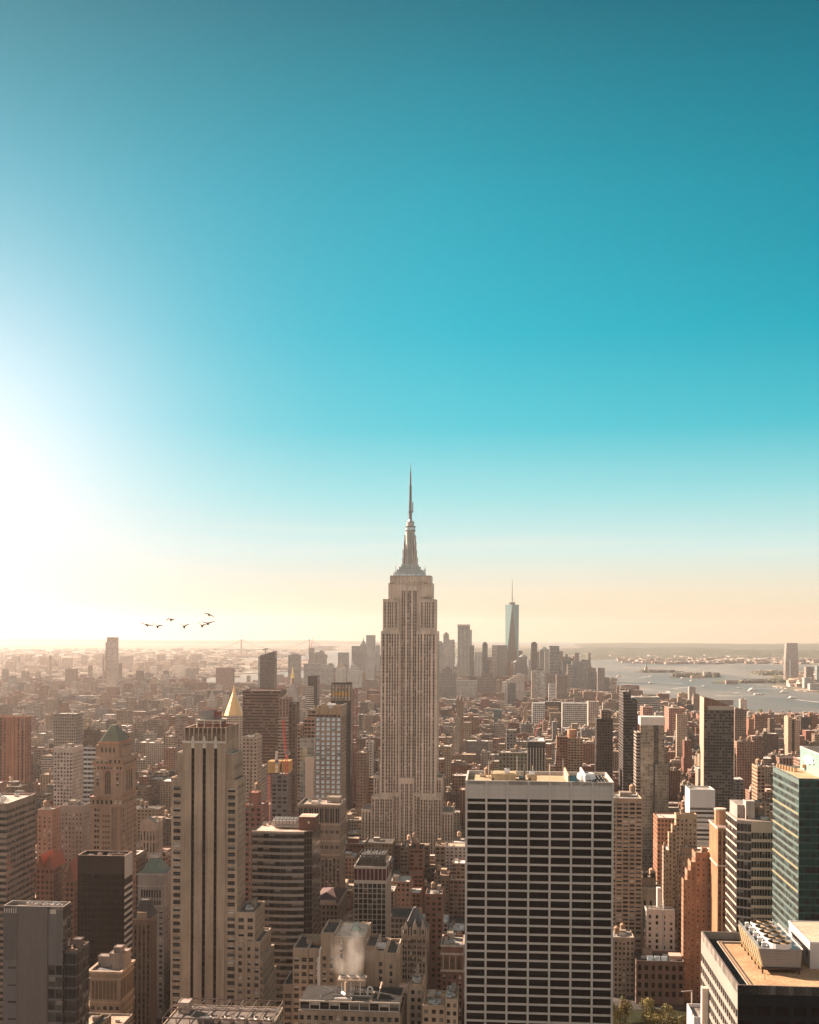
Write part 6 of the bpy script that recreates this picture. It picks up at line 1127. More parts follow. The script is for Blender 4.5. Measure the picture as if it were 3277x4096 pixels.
s = T2('mirror_glass_tower', 'mirrored glass tower with blank white crown band and lower glass wing', 2563, 2659, 2898, 1200, 2561, 'curtain', (.33, .28, .22), 2.4, 3.2, 3190, 'the mirrored tower with white crown', n=0, bulk=0, done=False, dep=28)
b = s.part('white_crown'); b.box(-.3, s.W + .3, -.3, 18, s.H - .5, s.z(2868), 'painted', (.58, .53, .48), tm='roof'); b = s.part('dark_strip'); b.wall((s.W * .55, -.1), (1, 0), s.W * .2, s.H * .3, s.H, 'curtain', (.1, .085, .07), 2.4, 3.2); b = s.part('glass_wing'); b.wbox(s.W * .58, s.x(2672), -7, 0, 0, s.z(3056), 'curtain', (.24, .22, .18), 2.4, 3.2, 1); b = s.part('side_block'); b.wbox(s.x(2546), 0, 1, 24, 0, s.z(2930), 'ribbon', (.3, .24, .2), 3, 3.4, 1); s.done(s.x(2546), s.x(2672), -7)
s = T2('dark_residential_tower', 'dark residential tower with brightly sunlit left edge and sloping brown top', 2818, 2937, 2838, 1150, 2802, 'balcony', (.13, .105, .085), 3.0, 3.0, 3150, 'the dark tower with sunlit edge', n=0, bulk=0, done=False)
s.wallm.box(-.6, .0, 0, s.dep, 0, s.z(2790), 'painted', (.46, .3, .2)); b = s.part('sloped_crown'); b.poly([(0, 1, s.H), (s.W * .84, 1, s.H), (s.W * .84, 1, s.z(2822)), (s.W * .3, 1, s.z(2797)), (0, 1, s.z(2788))], 'masonry', (.24, .14, .09)); b.poly([(0, 8, s.H), (s.W * .84, 8, s.H), (s.W * .84, 8, s.z(2822)), (s.W * .3, 8, s.z(2797)), (0, 8, s.z(2788))], 'masonry', (.24, .14, .09))  # pale slab down the left side: sunlight put into its colour
for (xa, ya, xb, yb_) in ((0, 2788, s.W * .3, 2797), (s.W * .3, 2797, s.W * .84, 2822)): b.poly([(xa, 1, s.z(ya)), (xb, 1, s.z(yb_)), (xb, 8, s.z(yb_)), (xa, 8, s.z(ya))], 'masonry', (.3, .18, .12))
b = s.part('parapet_band'); b.box(s.W * .12, s.W, -.2, 6, s.z(2840), s.z(2824), 'painted', (.42, .34, .27)); s.done()
T2('brown_stepped_block', 'brown brick block stepping down right of the dark tower with sunlit edge', 2948, 3020, 2966, 1500, 2938, 'punch', (.27, .155, .11), 3.4, 3.4, 3080, 'the brown block right of the sunlit edge tower', tanks=3, n=3)
T2('brown_tall_block', 'tall plain brown slab half hidden behind the dark tower with sunlit edge', 2940, 2986, 2836, 1800, None, 'punch', (.24, .16, .125), 3.4, 3.4, 2950, dep=20, n=1)
T2('terraced_brick_block', 'brick loft block with sunlit ribbed left wall near the green glass tower', 3030, 3060, 3065, 1180, 3008, 'bigpunch', (.4, .24, .16), 3.6, 3.7, 3190, n=2, tanks=2)
for lab, a, c, yt, xs in (('left one of a pair of slim pale sunlit residential towers near the right edge', 3153, 3168, 2868, 3137), ('right one of a pair of slim pale sunlit residential towers near the right edge', 3180, 3200, 2880, 3166)):
    T2('slim_pale_tower', lab, a, c, yt, 2200, xs, 'punch', (.44, .3, .21), 3.4, 3.4, 3000, n=0, bulk=1)
T2('pier_warehouse', 'long grey stepped waterfront warehouse beside the slim dark notched tower', 2536, 2640, 2788, 3300, None, 'ribbon', (.3, .29, .27), 6, 5, 2840, 'the grey waterfront warehouse', cat='warehouse', dep=80, n=0, bulk=1)
T2('waterfront_block', 'pink brick waterfront loft left half below the grey warehouse', 2572, 2610, 2828, 2500, 2560, 'bigpunch', (.44, .22, .16), 4, 4, 2870, cat='warehouse', n=1)
T2('waterfront_block', 'long pink brick waterfront loft with central tower under the harbour', 2676, 2740, 2832, 2600, 2658, 'bigpunch', (.46, .22, .16), 4, 4, 2870, cat='warehouse', n=1, bulk=1)
T2('stepped_deco_block', 'tan ziggurat apartment block left of the dark tower with sunlit edge', 2708, 2750, 2856, 2200, 2704, 'punch', (.42, .3, .21), 3.4, 3.4, 2900, n=0, bulk=1, cat='apartment building')
T2('white_silo_block', 'pale square waterfront block rising above the river shore', 2962, 2988, 2797, 3500, 2956, 'punch', (.55, .45, .38), 4, 4, 2850, n=0, cat='building')
# downtown cluster, left of the tallest tower
T2('round_brown_tower', 'brown riverside apartment slab standing alone before the left hand water', 864, 929, 2672, 4300, None, 'ribbon', (.36, .22, .17), 6, 3.4, 2740, 'the lone brown riverside slab', dep=40, n=0)
s = T2('riverside_glass_tower', 'tall pale glass riverside tower with stepped crown left of the birds', 428, 466, 2556, 4700, 475, 'curtain', (.44, .36, .3), 6, 4, 2735, 'the tall pale riverside tower', n=0, bulk=0, done=False)
b = s.part('crown_frame'); b.box(0, s.W, 0, s.dep, s.H, s.z(2549), 'masonry', (.4, .24, .16)); b.wall((-6, 2), (1, 0), 6, 0, s.z(2569), 'ribbon', (.45, .28, .2), 4, 4); b.wall((-6, 12), (0, -1), 10, 0, s.z(2569), 'ribbon', (.45, .28, .2), 4, 4); s.done()
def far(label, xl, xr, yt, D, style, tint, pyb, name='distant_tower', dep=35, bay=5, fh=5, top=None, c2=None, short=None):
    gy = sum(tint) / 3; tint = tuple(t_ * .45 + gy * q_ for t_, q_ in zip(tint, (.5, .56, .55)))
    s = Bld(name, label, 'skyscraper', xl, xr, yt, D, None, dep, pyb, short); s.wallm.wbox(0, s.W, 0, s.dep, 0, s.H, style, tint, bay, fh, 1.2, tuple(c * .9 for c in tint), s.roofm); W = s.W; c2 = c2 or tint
    if top == 'pyr': b = s.part('pyramid_roof'); b.frus((0, W, 0, dep, s.H), (W * .45, W * .55, dep * .45, dep * .55, s.H + W * .55), 'copper', c2)
    if top == 'flatpyr': b = s.part('pyramid_roof'); b.frus((0, W, 0, dep, s.H), (W * .45, W * .55, dep * .45, dep * .55, s.H + W * .35), 'copper', c2)
    if top == 'spire': b = s.part('spire'); b.frus((W * .1, W * .9, dep * .1, dep * .9, s.H), (W * .38, W * .62, dep * .4, dep * .6, s.H + W * .7), 'copper', c2); b.cyl(W / 2, dep / 2, W * .1, 0, s.H + W * .7, s.H + W * 1.5, 8, 'copper', c2, False)
    if top == 'dome': b = s.part('dome'); b.cyl(W / 2, dep / 2, W * .5, W * .44, s.H - 1, s.H + W * .12, 16, 'copper', c2); b.cyl(W / 2, dep / 2, W * .44, W * .2, s.H + W * .12, s.H + W * .3, 16, 'copper', c2)
    if top == 'step': b = s.part('step_block'); b.wbox(W * .2, W * .8, dep * .2, dep * .8, s.H - 1, s.H + W * .22, style, tint, bay, fh, 1); b.wbox(W * .36, W * .64, dep * .3, dep * .7, s.H + W * .2, s.H + W * .36, style, tint, bay, fh, 1)
    if top == 'frame':
        b = s.part('crown_frame')
        for k in range(7): xx = W * k / 6; b.box(xx - .8, xx + .8, 0, 1.5, s.H - 2, s.H + 9, 'metal', c2)
        b.box(0, W, 0, 1.5, s.H + 8, s.H + 10, 'metal', c2); b.box(1, W - 1, 4, dep - 3, s.H - 2, s.H + 6, 'metal', c2)
    if top == 'crane': b = s.part('roof_crane'); b.bar((W * .5, 8, s.H), (W * .5, 8, s.H + 26), 1.2, 'metal', (.4, .16, .1)); b.bar((W * .45, 8, s.H + 14), (W * .9, 8, s.H + 50), .9, 'metal', (.4, .16, .1))
    if top == 'plant': b = s.part('plant_room'); b.box(W * .2, W * .8, dep * .2, dep * .7, s.H - 1, s.H + 7, 'masonry', c2)
    s.done(); return s
DK, PL, MG = (.16, .14, .13), (.48, .42, .37), (.3, .27, .25)
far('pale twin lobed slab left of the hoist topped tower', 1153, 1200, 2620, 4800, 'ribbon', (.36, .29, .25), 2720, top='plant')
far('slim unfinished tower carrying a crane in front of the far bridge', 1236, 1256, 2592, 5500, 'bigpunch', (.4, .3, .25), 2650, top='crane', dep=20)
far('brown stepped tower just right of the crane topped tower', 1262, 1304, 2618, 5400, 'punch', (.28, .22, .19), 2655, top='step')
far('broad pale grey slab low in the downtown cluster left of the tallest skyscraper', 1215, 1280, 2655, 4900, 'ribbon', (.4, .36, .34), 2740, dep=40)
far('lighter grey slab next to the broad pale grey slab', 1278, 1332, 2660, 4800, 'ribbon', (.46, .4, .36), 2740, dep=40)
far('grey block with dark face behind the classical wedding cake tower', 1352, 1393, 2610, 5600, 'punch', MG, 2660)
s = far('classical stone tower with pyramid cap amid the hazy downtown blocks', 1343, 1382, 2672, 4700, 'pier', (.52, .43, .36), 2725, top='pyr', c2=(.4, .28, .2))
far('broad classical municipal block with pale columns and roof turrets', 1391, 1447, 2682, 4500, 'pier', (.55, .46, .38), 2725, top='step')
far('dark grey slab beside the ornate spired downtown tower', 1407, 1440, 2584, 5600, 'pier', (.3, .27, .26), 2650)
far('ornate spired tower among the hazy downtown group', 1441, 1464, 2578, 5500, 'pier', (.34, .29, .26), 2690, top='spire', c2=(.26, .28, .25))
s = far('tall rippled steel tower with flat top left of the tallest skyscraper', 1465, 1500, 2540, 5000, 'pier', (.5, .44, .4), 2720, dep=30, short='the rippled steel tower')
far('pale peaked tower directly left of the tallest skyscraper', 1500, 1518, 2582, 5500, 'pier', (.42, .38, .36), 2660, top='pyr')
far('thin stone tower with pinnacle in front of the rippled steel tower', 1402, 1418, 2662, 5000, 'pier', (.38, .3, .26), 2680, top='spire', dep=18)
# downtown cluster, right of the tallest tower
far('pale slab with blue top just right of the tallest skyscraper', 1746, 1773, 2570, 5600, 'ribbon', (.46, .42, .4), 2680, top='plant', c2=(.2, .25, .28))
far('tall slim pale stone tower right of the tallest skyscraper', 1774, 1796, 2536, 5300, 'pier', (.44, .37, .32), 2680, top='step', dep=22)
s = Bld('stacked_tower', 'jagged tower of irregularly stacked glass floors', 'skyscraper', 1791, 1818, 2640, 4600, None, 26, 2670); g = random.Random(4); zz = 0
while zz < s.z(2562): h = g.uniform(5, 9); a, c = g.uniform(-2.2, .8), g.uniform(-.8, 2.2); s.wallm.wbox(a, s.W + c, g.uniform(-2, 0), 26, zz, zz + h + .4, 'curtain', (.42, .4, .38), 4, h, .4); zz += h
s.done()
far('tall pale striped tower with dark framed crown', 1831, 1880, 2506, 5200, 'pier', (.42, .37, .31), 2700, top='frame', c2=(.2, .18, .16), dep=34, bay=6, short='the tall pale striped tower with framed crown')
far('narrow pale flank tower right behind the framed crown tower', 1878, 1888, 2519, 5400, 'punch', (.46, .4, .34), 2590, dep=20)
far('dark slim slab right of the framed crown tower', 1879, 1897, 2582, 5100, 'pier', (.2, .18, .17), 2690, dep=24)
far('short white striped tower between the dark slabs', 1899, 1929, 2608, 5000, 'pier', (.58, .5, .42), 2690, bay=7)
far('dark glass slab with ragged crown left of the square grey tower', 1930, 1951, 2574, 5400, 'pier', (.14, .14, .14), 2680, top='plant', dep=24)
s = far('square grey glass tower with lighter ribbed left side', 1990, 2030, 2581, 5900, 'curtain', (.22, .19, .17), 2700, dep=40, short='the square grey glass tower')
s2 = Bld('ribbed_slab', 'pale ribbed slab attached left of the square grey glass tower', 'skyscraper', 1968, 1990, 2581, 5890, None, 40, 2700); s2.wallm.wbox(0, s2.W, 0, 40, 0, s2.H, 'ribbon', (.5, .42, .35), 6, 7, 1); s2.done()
# the faceted blue glass tower
s = Bld('faceted_glass_tower', 'tallest blue glass tower with tapering triangular facets and spire mast', 'skyscraper', 2022, 2077, 2418, 6330, None, 64, 2640, short='the blue faceted tower'); W = s.W; Hh = s.H; w = s.wallm
rt = W / 2; cx_ = W / 2; cy_ = W / 2
# square foot seen corner-wise and a top turned by 45 degrees: eight tall triangles
base = [(cx_ + rt * 1.0 * math.cos(a), cy_ + rt * 1.0 * math.sin(a)) for a in (R(-90), R(0), R(90), R(180))]
base = [(cx_ - rt * .93, cy_ - rt * .93), (cx_ + rt * .93, cy_ - rt * .93), (cx_ + rt * .93, cy_ + rt * .93), (cx_ - rt * .93, cy_ + rt * .93)]
top_ = [(cx_, cy_ - rt), (cx_ + rt, cy_), (cx_, cy_ + rt), (cx_ - rt, cy_)]
zb = 58
w.box(cx_ - rt * .93, cx_ + rt * .93, cy_ - rt * .93, cy_ + rt * .93, 0, zb, 'panel', (.4, .4, .4), top=False)
for i in range(4):
    A, B_, T_, Q_ = base[i], base[(i + 1) % 4], top_[i], top_[(i + 1) % 4]
    w.poly([(*A, zb), (*B_, zb), (*T_, Hh)], 'facet_dark', (.2, .2, .2)); w.poly([(*B_, zb), (*Q_, Hh), (*T_, Hh)], 'facet_blue', (.2, .2, .2))
w.poly([(*p_, Hh) for p_ in top_], 'roof', (.3, .3, .3))
b = s.part('ring_platform'); b.cyl(cx_, cy_, 18, 18, Hh + 3, Hh + 12, 20, 'metal', (.1, .1, .1)); b.cyl(cx_, cy_, 12, 12, Hh, Hh + 3, 16, 'metal', (.1, .1, .1))
b = s.part('spire_mast'); zt = s.z(2316, yl=cy_); b.cyl(cx_, cy_, 3.2, 2.4, Hh + 12, Hh + 40, 8, 'metal', (.09, .09, .1)); b.cyl(cx_, cy_, 2.0, .5, Hh + 40, zt, 8, 'metal', (.09, .09, .1))
for k in range(5): zz = Hh + 40 + (zt - Hh - 40) * k / 5; b.cyl(cx_, cy_, 3.2, 3.2, zz, zz + 2, 8, 'metal', (.09, .09, .1))
for k in range(4): a = k * math.pi / 2; b.bar((cx_ + 15 * math.cos(a), cy_ + 15 * math.sin(a), Hh + 12), (cx_, cy_, Hh + 45), .4, 'metal', (.1, .1, .1))
s.done(0, W, 0, W)

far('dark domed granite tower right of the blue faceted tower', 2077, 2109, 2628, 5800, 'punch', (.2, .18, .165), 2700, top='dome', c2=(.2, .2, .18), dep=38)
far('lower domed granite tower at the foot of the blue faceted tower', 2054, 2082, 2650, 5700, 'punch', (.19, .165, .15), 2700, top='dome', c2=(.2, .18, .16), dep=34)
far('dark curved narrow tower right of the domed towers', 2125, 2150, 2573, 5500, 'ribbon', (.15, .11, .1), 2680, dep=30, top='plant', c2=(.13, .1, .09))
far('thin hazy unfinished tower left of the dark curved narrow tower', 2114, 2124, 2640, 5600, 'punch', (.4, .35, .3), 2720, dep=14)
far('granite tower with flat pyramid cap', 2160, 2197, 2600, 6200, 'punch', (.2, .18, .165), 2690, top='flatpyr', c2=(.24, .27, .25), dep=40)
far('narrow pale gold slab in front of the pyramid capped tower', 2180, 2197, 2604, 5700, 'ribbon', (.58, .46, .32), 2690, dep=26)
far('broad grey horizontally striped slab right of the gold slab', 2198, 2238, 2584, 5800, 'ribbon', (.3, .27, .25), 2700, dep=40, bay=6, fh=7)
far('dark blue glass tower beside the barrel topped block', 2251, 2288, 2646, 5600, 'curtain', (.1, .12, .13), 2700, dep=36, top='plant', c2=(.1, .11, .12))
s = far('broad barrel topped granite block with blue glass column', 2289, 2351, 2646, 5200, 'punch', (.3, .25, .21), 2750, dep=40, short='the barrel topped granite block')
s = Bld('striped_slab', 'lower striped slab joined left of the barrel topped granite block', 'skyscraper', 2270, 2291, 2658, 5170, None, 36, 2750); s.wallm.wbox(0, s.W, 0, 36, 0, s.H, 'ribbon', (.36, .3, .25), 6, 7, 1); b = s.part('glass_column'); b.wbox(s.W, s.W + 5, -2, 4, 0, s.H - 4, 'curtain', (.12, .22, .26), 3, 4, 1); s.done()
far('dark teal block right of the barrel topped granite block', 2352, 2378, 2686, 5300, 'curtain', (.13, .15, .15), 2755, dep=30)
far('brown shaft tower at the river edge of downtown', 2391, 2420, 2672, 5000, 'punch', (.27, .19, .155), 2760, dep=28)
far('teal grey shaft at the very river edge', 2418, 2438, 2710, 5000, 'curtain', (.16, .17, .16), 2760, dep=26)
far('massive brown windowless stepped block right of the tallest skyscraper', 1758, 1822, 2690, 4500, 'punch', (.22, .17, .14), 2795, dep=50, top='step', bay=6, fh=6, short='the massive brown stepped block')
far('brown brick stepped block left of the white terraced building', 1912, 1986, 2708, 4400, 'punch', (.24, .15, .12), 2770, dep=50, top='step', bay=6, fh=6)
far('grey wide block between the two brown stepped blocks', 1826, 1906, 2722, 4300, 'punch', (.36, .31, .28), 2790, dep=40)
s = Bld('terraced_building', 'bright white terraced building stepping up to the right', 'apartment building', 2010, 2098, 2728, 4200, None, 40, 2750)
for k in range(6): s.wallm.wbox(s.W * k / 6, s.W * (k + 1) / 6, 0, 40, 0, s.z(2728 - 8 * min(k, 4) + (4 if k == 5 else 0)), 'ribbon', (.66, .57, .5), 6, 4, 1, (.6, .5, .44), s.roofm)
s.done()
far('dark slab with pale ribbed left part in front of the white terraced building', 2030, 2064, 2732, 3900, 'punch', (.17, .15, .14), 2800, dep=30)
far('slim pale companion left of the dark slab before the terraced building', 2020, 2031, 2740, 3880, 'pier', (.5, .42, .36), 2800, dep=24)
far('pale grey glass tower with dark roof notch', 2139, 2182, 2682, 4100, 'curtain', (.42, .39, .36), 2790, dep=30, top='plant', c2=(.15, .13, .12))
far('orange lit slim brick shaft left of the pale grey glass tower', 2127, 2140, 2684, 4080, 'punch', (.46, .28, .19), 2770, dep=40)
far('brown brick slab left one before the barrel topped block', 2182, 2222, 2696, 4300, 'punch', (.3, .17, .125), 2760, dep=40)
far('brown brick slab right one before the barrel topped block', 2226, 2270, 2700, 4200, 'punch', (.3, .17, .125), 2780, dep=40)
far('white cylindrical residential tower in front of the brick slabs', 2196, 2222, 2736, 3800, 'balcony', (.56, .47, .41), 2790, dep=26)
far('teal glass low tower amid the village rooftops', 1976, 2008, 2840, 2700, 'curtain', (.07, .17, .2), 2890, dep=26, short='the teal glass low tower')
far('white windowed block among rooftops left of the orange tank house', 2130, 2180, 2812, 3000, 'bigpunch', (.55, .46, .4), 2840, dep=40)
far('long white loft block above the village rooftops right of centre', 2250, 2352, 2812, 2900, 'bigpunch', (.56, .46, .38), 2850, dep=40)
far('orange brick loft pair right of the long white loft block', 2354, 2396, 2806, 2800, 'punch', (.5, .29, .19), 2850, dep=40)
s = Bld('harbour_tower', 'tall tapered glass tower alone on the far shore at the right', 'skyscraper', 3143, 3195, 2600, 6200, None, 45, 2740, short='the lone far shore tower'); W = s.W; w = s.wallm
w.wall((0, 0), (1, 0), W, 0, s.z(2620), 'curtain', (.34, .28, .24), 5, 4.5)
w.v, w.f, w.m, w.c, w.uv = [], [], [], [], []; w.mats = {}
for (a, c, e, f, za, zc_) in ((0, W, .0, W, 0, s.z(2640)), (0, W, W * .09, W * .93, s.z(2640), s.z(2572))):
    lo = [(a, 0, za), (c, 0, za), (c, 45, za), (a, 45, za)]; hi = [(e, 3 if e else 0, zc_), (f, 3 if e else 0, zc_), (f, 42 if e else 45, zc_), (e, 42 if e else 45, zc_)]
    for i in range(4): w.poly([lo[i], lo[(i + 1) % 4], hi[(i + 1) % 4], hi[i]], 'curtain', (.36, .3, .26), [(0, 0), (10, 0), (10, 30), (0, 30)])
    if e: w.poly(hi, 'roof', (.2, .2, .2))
b = s.part('bright_edge'); b.box(W * .3, W * .38, -2.5, 0, 0, s.z(2640), 'glass_painted_sky', (.5, .5, .5)); s.done(0, W, -3, 45)
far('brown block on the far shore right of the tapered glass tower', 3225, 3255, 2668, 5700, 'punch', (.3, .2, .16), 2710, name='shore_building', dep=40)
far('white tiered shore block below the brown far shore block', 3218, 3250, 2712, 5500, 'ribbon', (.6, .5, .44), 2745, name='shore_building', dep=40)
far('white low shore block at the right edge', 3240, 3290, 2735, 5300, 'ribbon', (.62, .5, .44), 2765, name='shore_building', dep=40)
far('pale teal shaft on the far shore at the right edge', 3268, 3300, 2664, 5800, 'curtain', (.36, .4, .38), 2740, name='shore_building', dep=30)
# ---------------------------------------------------------------- bridges
def bridge(name, label, tw, deck_y, D, top_y, col, r, ends, ang=0.0):
    root = tag(empty(name, (*at(tw[0], deck_y, D)[:2], 0)), label, 'bridge'); X0, Y0 = root.location[0], root.location[1]
    def p(px, py): X, Y, Z = at(px, py, D); return (X - X0, (px - tw[0]) * ang, Z)
    zd = p(tw[0], deck_y)[2]; b = MB(); a, c = p(ends[0], deck_y), p(ends[1], deck_y); b.box(a[0], c[0], -r * 3, r * 3, zd - r * 2, zd, 'masonry', col, bot=True); b.build('deck', root)
    for t in tw:
        q = p(t, top_y); b = MB()
        for sy in (-1, 1): b.box(q[0] - r * 1.6, q[0] + r * 1.6, sy * r * 3 - r, sy * r * 3 + r, 0, q[2], 'masonry', col)
        for f in (1, .78): b.box(q[0] - r, q[0] + r, -r * 3, r * 3, q[2] * f - r * 1.5, q[2] * f, 'masonry', col)
        b.build('tower', root)
    b = MB(); zt = p(tw[0], top_y)[2]; spans = [(ends[0], tw[0], 0), (tw[0], tw[1], 1), (tw[1], ends[1], 2)]
    for sy in (-1, 1):
        for (u, v, k) in spans:
            A, B_ = p(u, deck_y)[0], p(v, deck_y)[0]; pr = None
            for i in range(13):
                f = i / 12; h = (zd + r) + (zt - zd - r) * ((2 * f - 1) ** 2 if k == 1 else (f ** 2 if k == 0 else (1 - f) ** 2)); q = (A + (B_ - A) * f, sy * r * 3, h)
                if pr: b.bar(pr, q, r * .3, 'masonry', col)
                if i % 2 == 0 and h > zd + r * 2: b.bar(q, (q[0], q[1], zd), r * .1, 'masonry', col)
                pr = q
    b.build('cables', root)
bridge('suspension_bridge', 'distant faint suspension bridge spanning the hazy harbour mouth', (966, 1238), 2597, 12500, 2557, (.3, .27, .25), 4.0, (860, 1345))
bridge('suspension_bridge', 'nearer suspension bridge with latticed towers glowing in the left haze', (202, 414), 2716, 5300, 2622, (.3, .22, .18), 1.7, (60, 520))

# ---------------------------------------------------------------- cranes
def crane(label, px, pyt, pyb, D, tip, col, name='tower_crane'):
    X, Y, Z = at(px, pyt, D); zb = at(px, pyb, D)[2]; root = tag(empty(name, (X, Y, 0)), label, 'crane'); tx, ty, tz = at(tip[0], tip[1], D); L_ = Vector((tx - X, 0, tz - Z))
    b = MB(); h = .9
    for sx in (-h, h):
        for sy in (-h, h): b.bar((sx, sy, zb), (sx, sy, Z), .16, 'painted', col)
    n = int((Z - zb) / 3)
    for i in range(n): b.bar((-h, -h, zb + i * 3), (h, -h, zb + i * 3 + 3), .12, 'painted', col); b.bar((h, -h, zb + i * 3), (h, h, zb + i * 3 + 3), .12, 'painted', col)
    b.build('mast', root); b = MB(); n = 22; st = Vector((0, 0, Z))
    up = L_.normalized().cross(Vector((0, 1, 0))); 
    for i in range(n):
        p0, p1 = st + L_ * (i / n), st + L_ * ((i + 1) / n)
        for sy in (-.8, .8): b.bar(p0 + Vector((0, sy, 0)), p1 + Vector((0, sy, 0)), .17, 'painted', col); b.bar(p0 + Vector((0, sy, 0)), p1 + up * 1.4, .12, 'painted', col)
        b.bar(p0 + up * 1.4, p1 + up * 1.4, .17, 'painted', col)
    b.build('jib', root); b = MB(); back = -L_.normalized() * 8; b.bar((0, 0, Z), tuple(Vector((back.x, 0, Z + 1))), .5, 'painted', col); b.box(back.x - 1.5, back.x + 1.5, -1.2, 1.2, Z - .5, Z + 2.4, 'metal', (.2, .18, .17)); b.build('counterweight', root)
    b = MB(); b.box(.9, 2.6, -.8, .8, Z - 1, Z + 1.4, 'painted', (.6, .5, .45)); b.build('cab', root)
crane('red luffing crane beside the slim brown tower pair', 1147, 3015, 3100, 1010, (1136, 2878), (.5, .06, .05))
crane('red crane leaning right above the rooftops left of the orange tank house', 2140, 2940, 2965, 1900, (2166, 2880), (.5, .07, .06))
crane('pale crane on the shaft of the netting wrapped block', 1109, 3050, 3090, 1015, (1111, 3004), (.55, .48, .42))
s = Bld('hoist_mast', 'orange red hoist mast on the left corner of the netting wrapped block', 'construction hoist', 1074, 1082, 3102, 1015, None, 3, None); b = s.part('mast_frame')
for k in range(40):
    zz = s.H - k * 3
    if zz < 10: break
    b.bar((0, 0, zz), (s.W, 0, zz), .16, 'painted', (.34, .1, .07)); b.bar((0, 0, zz - 3), (s.W, 0, zz), .16, 'painted', (.34, .1, .07))
for xx in (0, s.W): b.bar((xx, 0, 5), (xx, 0, s.H), .22, 'painted', (.34, .1, .07))
s.done()

# ---------------------------------------------------------------- statue on its island
X, Y = gnd(2585, 2687, 3); root = tag(empty('statue', (X, Y, 3)), 'small robed statue with raised arm on a stone pedestal on the harbour island', 'statue'); kz = (Y / F)
b = MB(); b.frus((-22, 22, -22, 22, 0), (-19, 19, -19, 19, 10), 'masonry', (.36, .28, .22)); b.frus((-11, 11, -11, 11, 10), (-8, 8, -8, 8, 32), 'masonry', (.42, .32, .25)); b.build('pedestal', root)
b = MB(); b.cyl(0, 0, 6, 3.6, 32, 48, 10, 'copper', (.2, .27, .23)); b.cyl(0, 0, 3.8, 3.0, 48, 56, 10, 'copper', (.2, .27, .23)); b.cyl(0, 0, 1.8, 1.9, 57, 61, 8, 'copper', (.2, .27, .23)); b.cyl(0, 0, 1.0, 1.2, 55.5, 57.5, 8, 'copper', (.2, .27, .23)); b.bar((-2.6, 0, 54), (-4.6, 0, 68), 1.1, 'copper', (.2, .27, .23)); b.cyl(-4.7, 0, 1.2, .6, 68, 72, 8, 'goldleaf', (.7, .5, .2)); b.bar((3, -1, 52), (4.2, -3, 47), 1.2, 'copper', (.2, .27, .23)); b.build('figure', root)
s = far('red roofed terminal hall with small clock tower by the shore park', 2905, 2952, 2722, 5950, 'punch', (.42, .2, .14), 2735, name='terminal_building', dep=30); s.root['category'] = 'building'
s = Bld('island_hall', 'long pale hall with domed turret on the wooded island', 'building', 2766, 2822, 2703, 6700, None, 30); s.wallm.wbox(0, s.W, 0, 30, 0, s.H, 'punch', (.5, .36, .27), 5, 5, 1, (.4, .25, .2), s.roofm); b = s.part('turret'); b.cyl(s.W * .93, 10, 7, 7, 0, s.z(2690), 10, 'painted', (.55, .48, .4)); b.cyl(s.W * .93, 10, 7, 2, s.z(2690), s.z(2685), 10, 'painted', (.5, .44, .38)); s.done()

# ---------------------------------------------------------------- boats and their wakes
def boat(label, px, py, ln, head, cabin=2, wake=None):
    ln *= .78; X, Y = gnd(px, py); root = tag(empty('boat', (X, Y, .1), head), label, 'boat', 'boats out on the harbour'); wd_ = ln * .26
    b = MB(); h = ln * .07; P_ = [(-ln / 2, -wd_ / 2), (ln * .3, -wd_ / 2), (ln / 2, 0), (ln * .3, wd_ / 2), (-ln / 2, wd_ / 2)]
    for i in range(5): a, c = P_[i], P_[(i + 1) % 5]; b.poly([(a[0] * .94, a[1] * .8, 0), (c[0] * .94, c[1] * .8, 0), (*c, h), (*a, h)], 'painted', (.55, .5, .46))
    b.poly([(*p_, h) for p_ in P_], 'painted', (.6, .52, .45)); b.build('hull', root)
    b = MB()
    for k in range(cabin): b.box(-ln * (.4 - .1 * k), ln * (.22 - .08 * k), -wd_ * .4, wd_ * .4, h + k * ln * .07, h + (k + 1) * ln * .07, 'painted', (.78, .72, .66))
    b.box(-ln * .05, ln * .02, -wd_ * .1, wd_ * .1, h + cabin * ln * .07, h + cabin * ln * .07 + ln * .08, 'painted', (.5, .3, .2)); b.build('cabin', root)
    if wake:
        b = WK; n = len(wake) - 1
        pts = [gnd(*q) for q in wake]
        for i in range(n):
            (x0, y0), (x1, y1) = pts[i], pts[i + 1]; d = Vector((x1 - x0, y1 - y0)); d.normalize(); nx, ny = -d.y, d.x; r0, r1 = 3 + 7 * i / n, 3 + 7 * (i + 1) / n
            b.poly([(x0 - nx * r0, y0 - ny * r0, .25), (x0 + nx * r0, y0 + ny * r0, .25), (x1 + nx * r1, y1 + ny * r1, .25), (x1 - nx * r1, y1 - ny * r1, .25)], 'foam')
WK = MB()
boat('white boat turning with a long curling wake above the grey warehouse', 2545, 2754, 46, 2.9, 2, [(2545, 2754), (2580, 2758), (2630, 2762), (2668, 2764), (2678, 2768), (2665, 2771), (2640, 2772)])
boat('small white boat at the left end of the straight upper wake', 2584, 2726, 34, 3.0, 1, [(2584, 2726), (2640, 2730), (2730, 2735)])
boat('white launch just below the straight upper wake', 2604, 2733, 36, .3, 2)
boat('boat at the right tip of a long wake in mid harbour', 2822, 2745, 40, .1, 1, [(2822, 2745), (2760, 2749), (2690, 2754)])
boat('tour boat near the left harbour edge below the statue island', 2478, 2707, 46, .2, 2)
boat('faint boat right of the statue island trailing a curved wake', 2606, 2705, 36, .1, 1, [(2606, 2705), (2580, 2708), (2565, 2710)])
boat('white ferry just below the wooded island', 2732, 2714, 40, .4, 2)
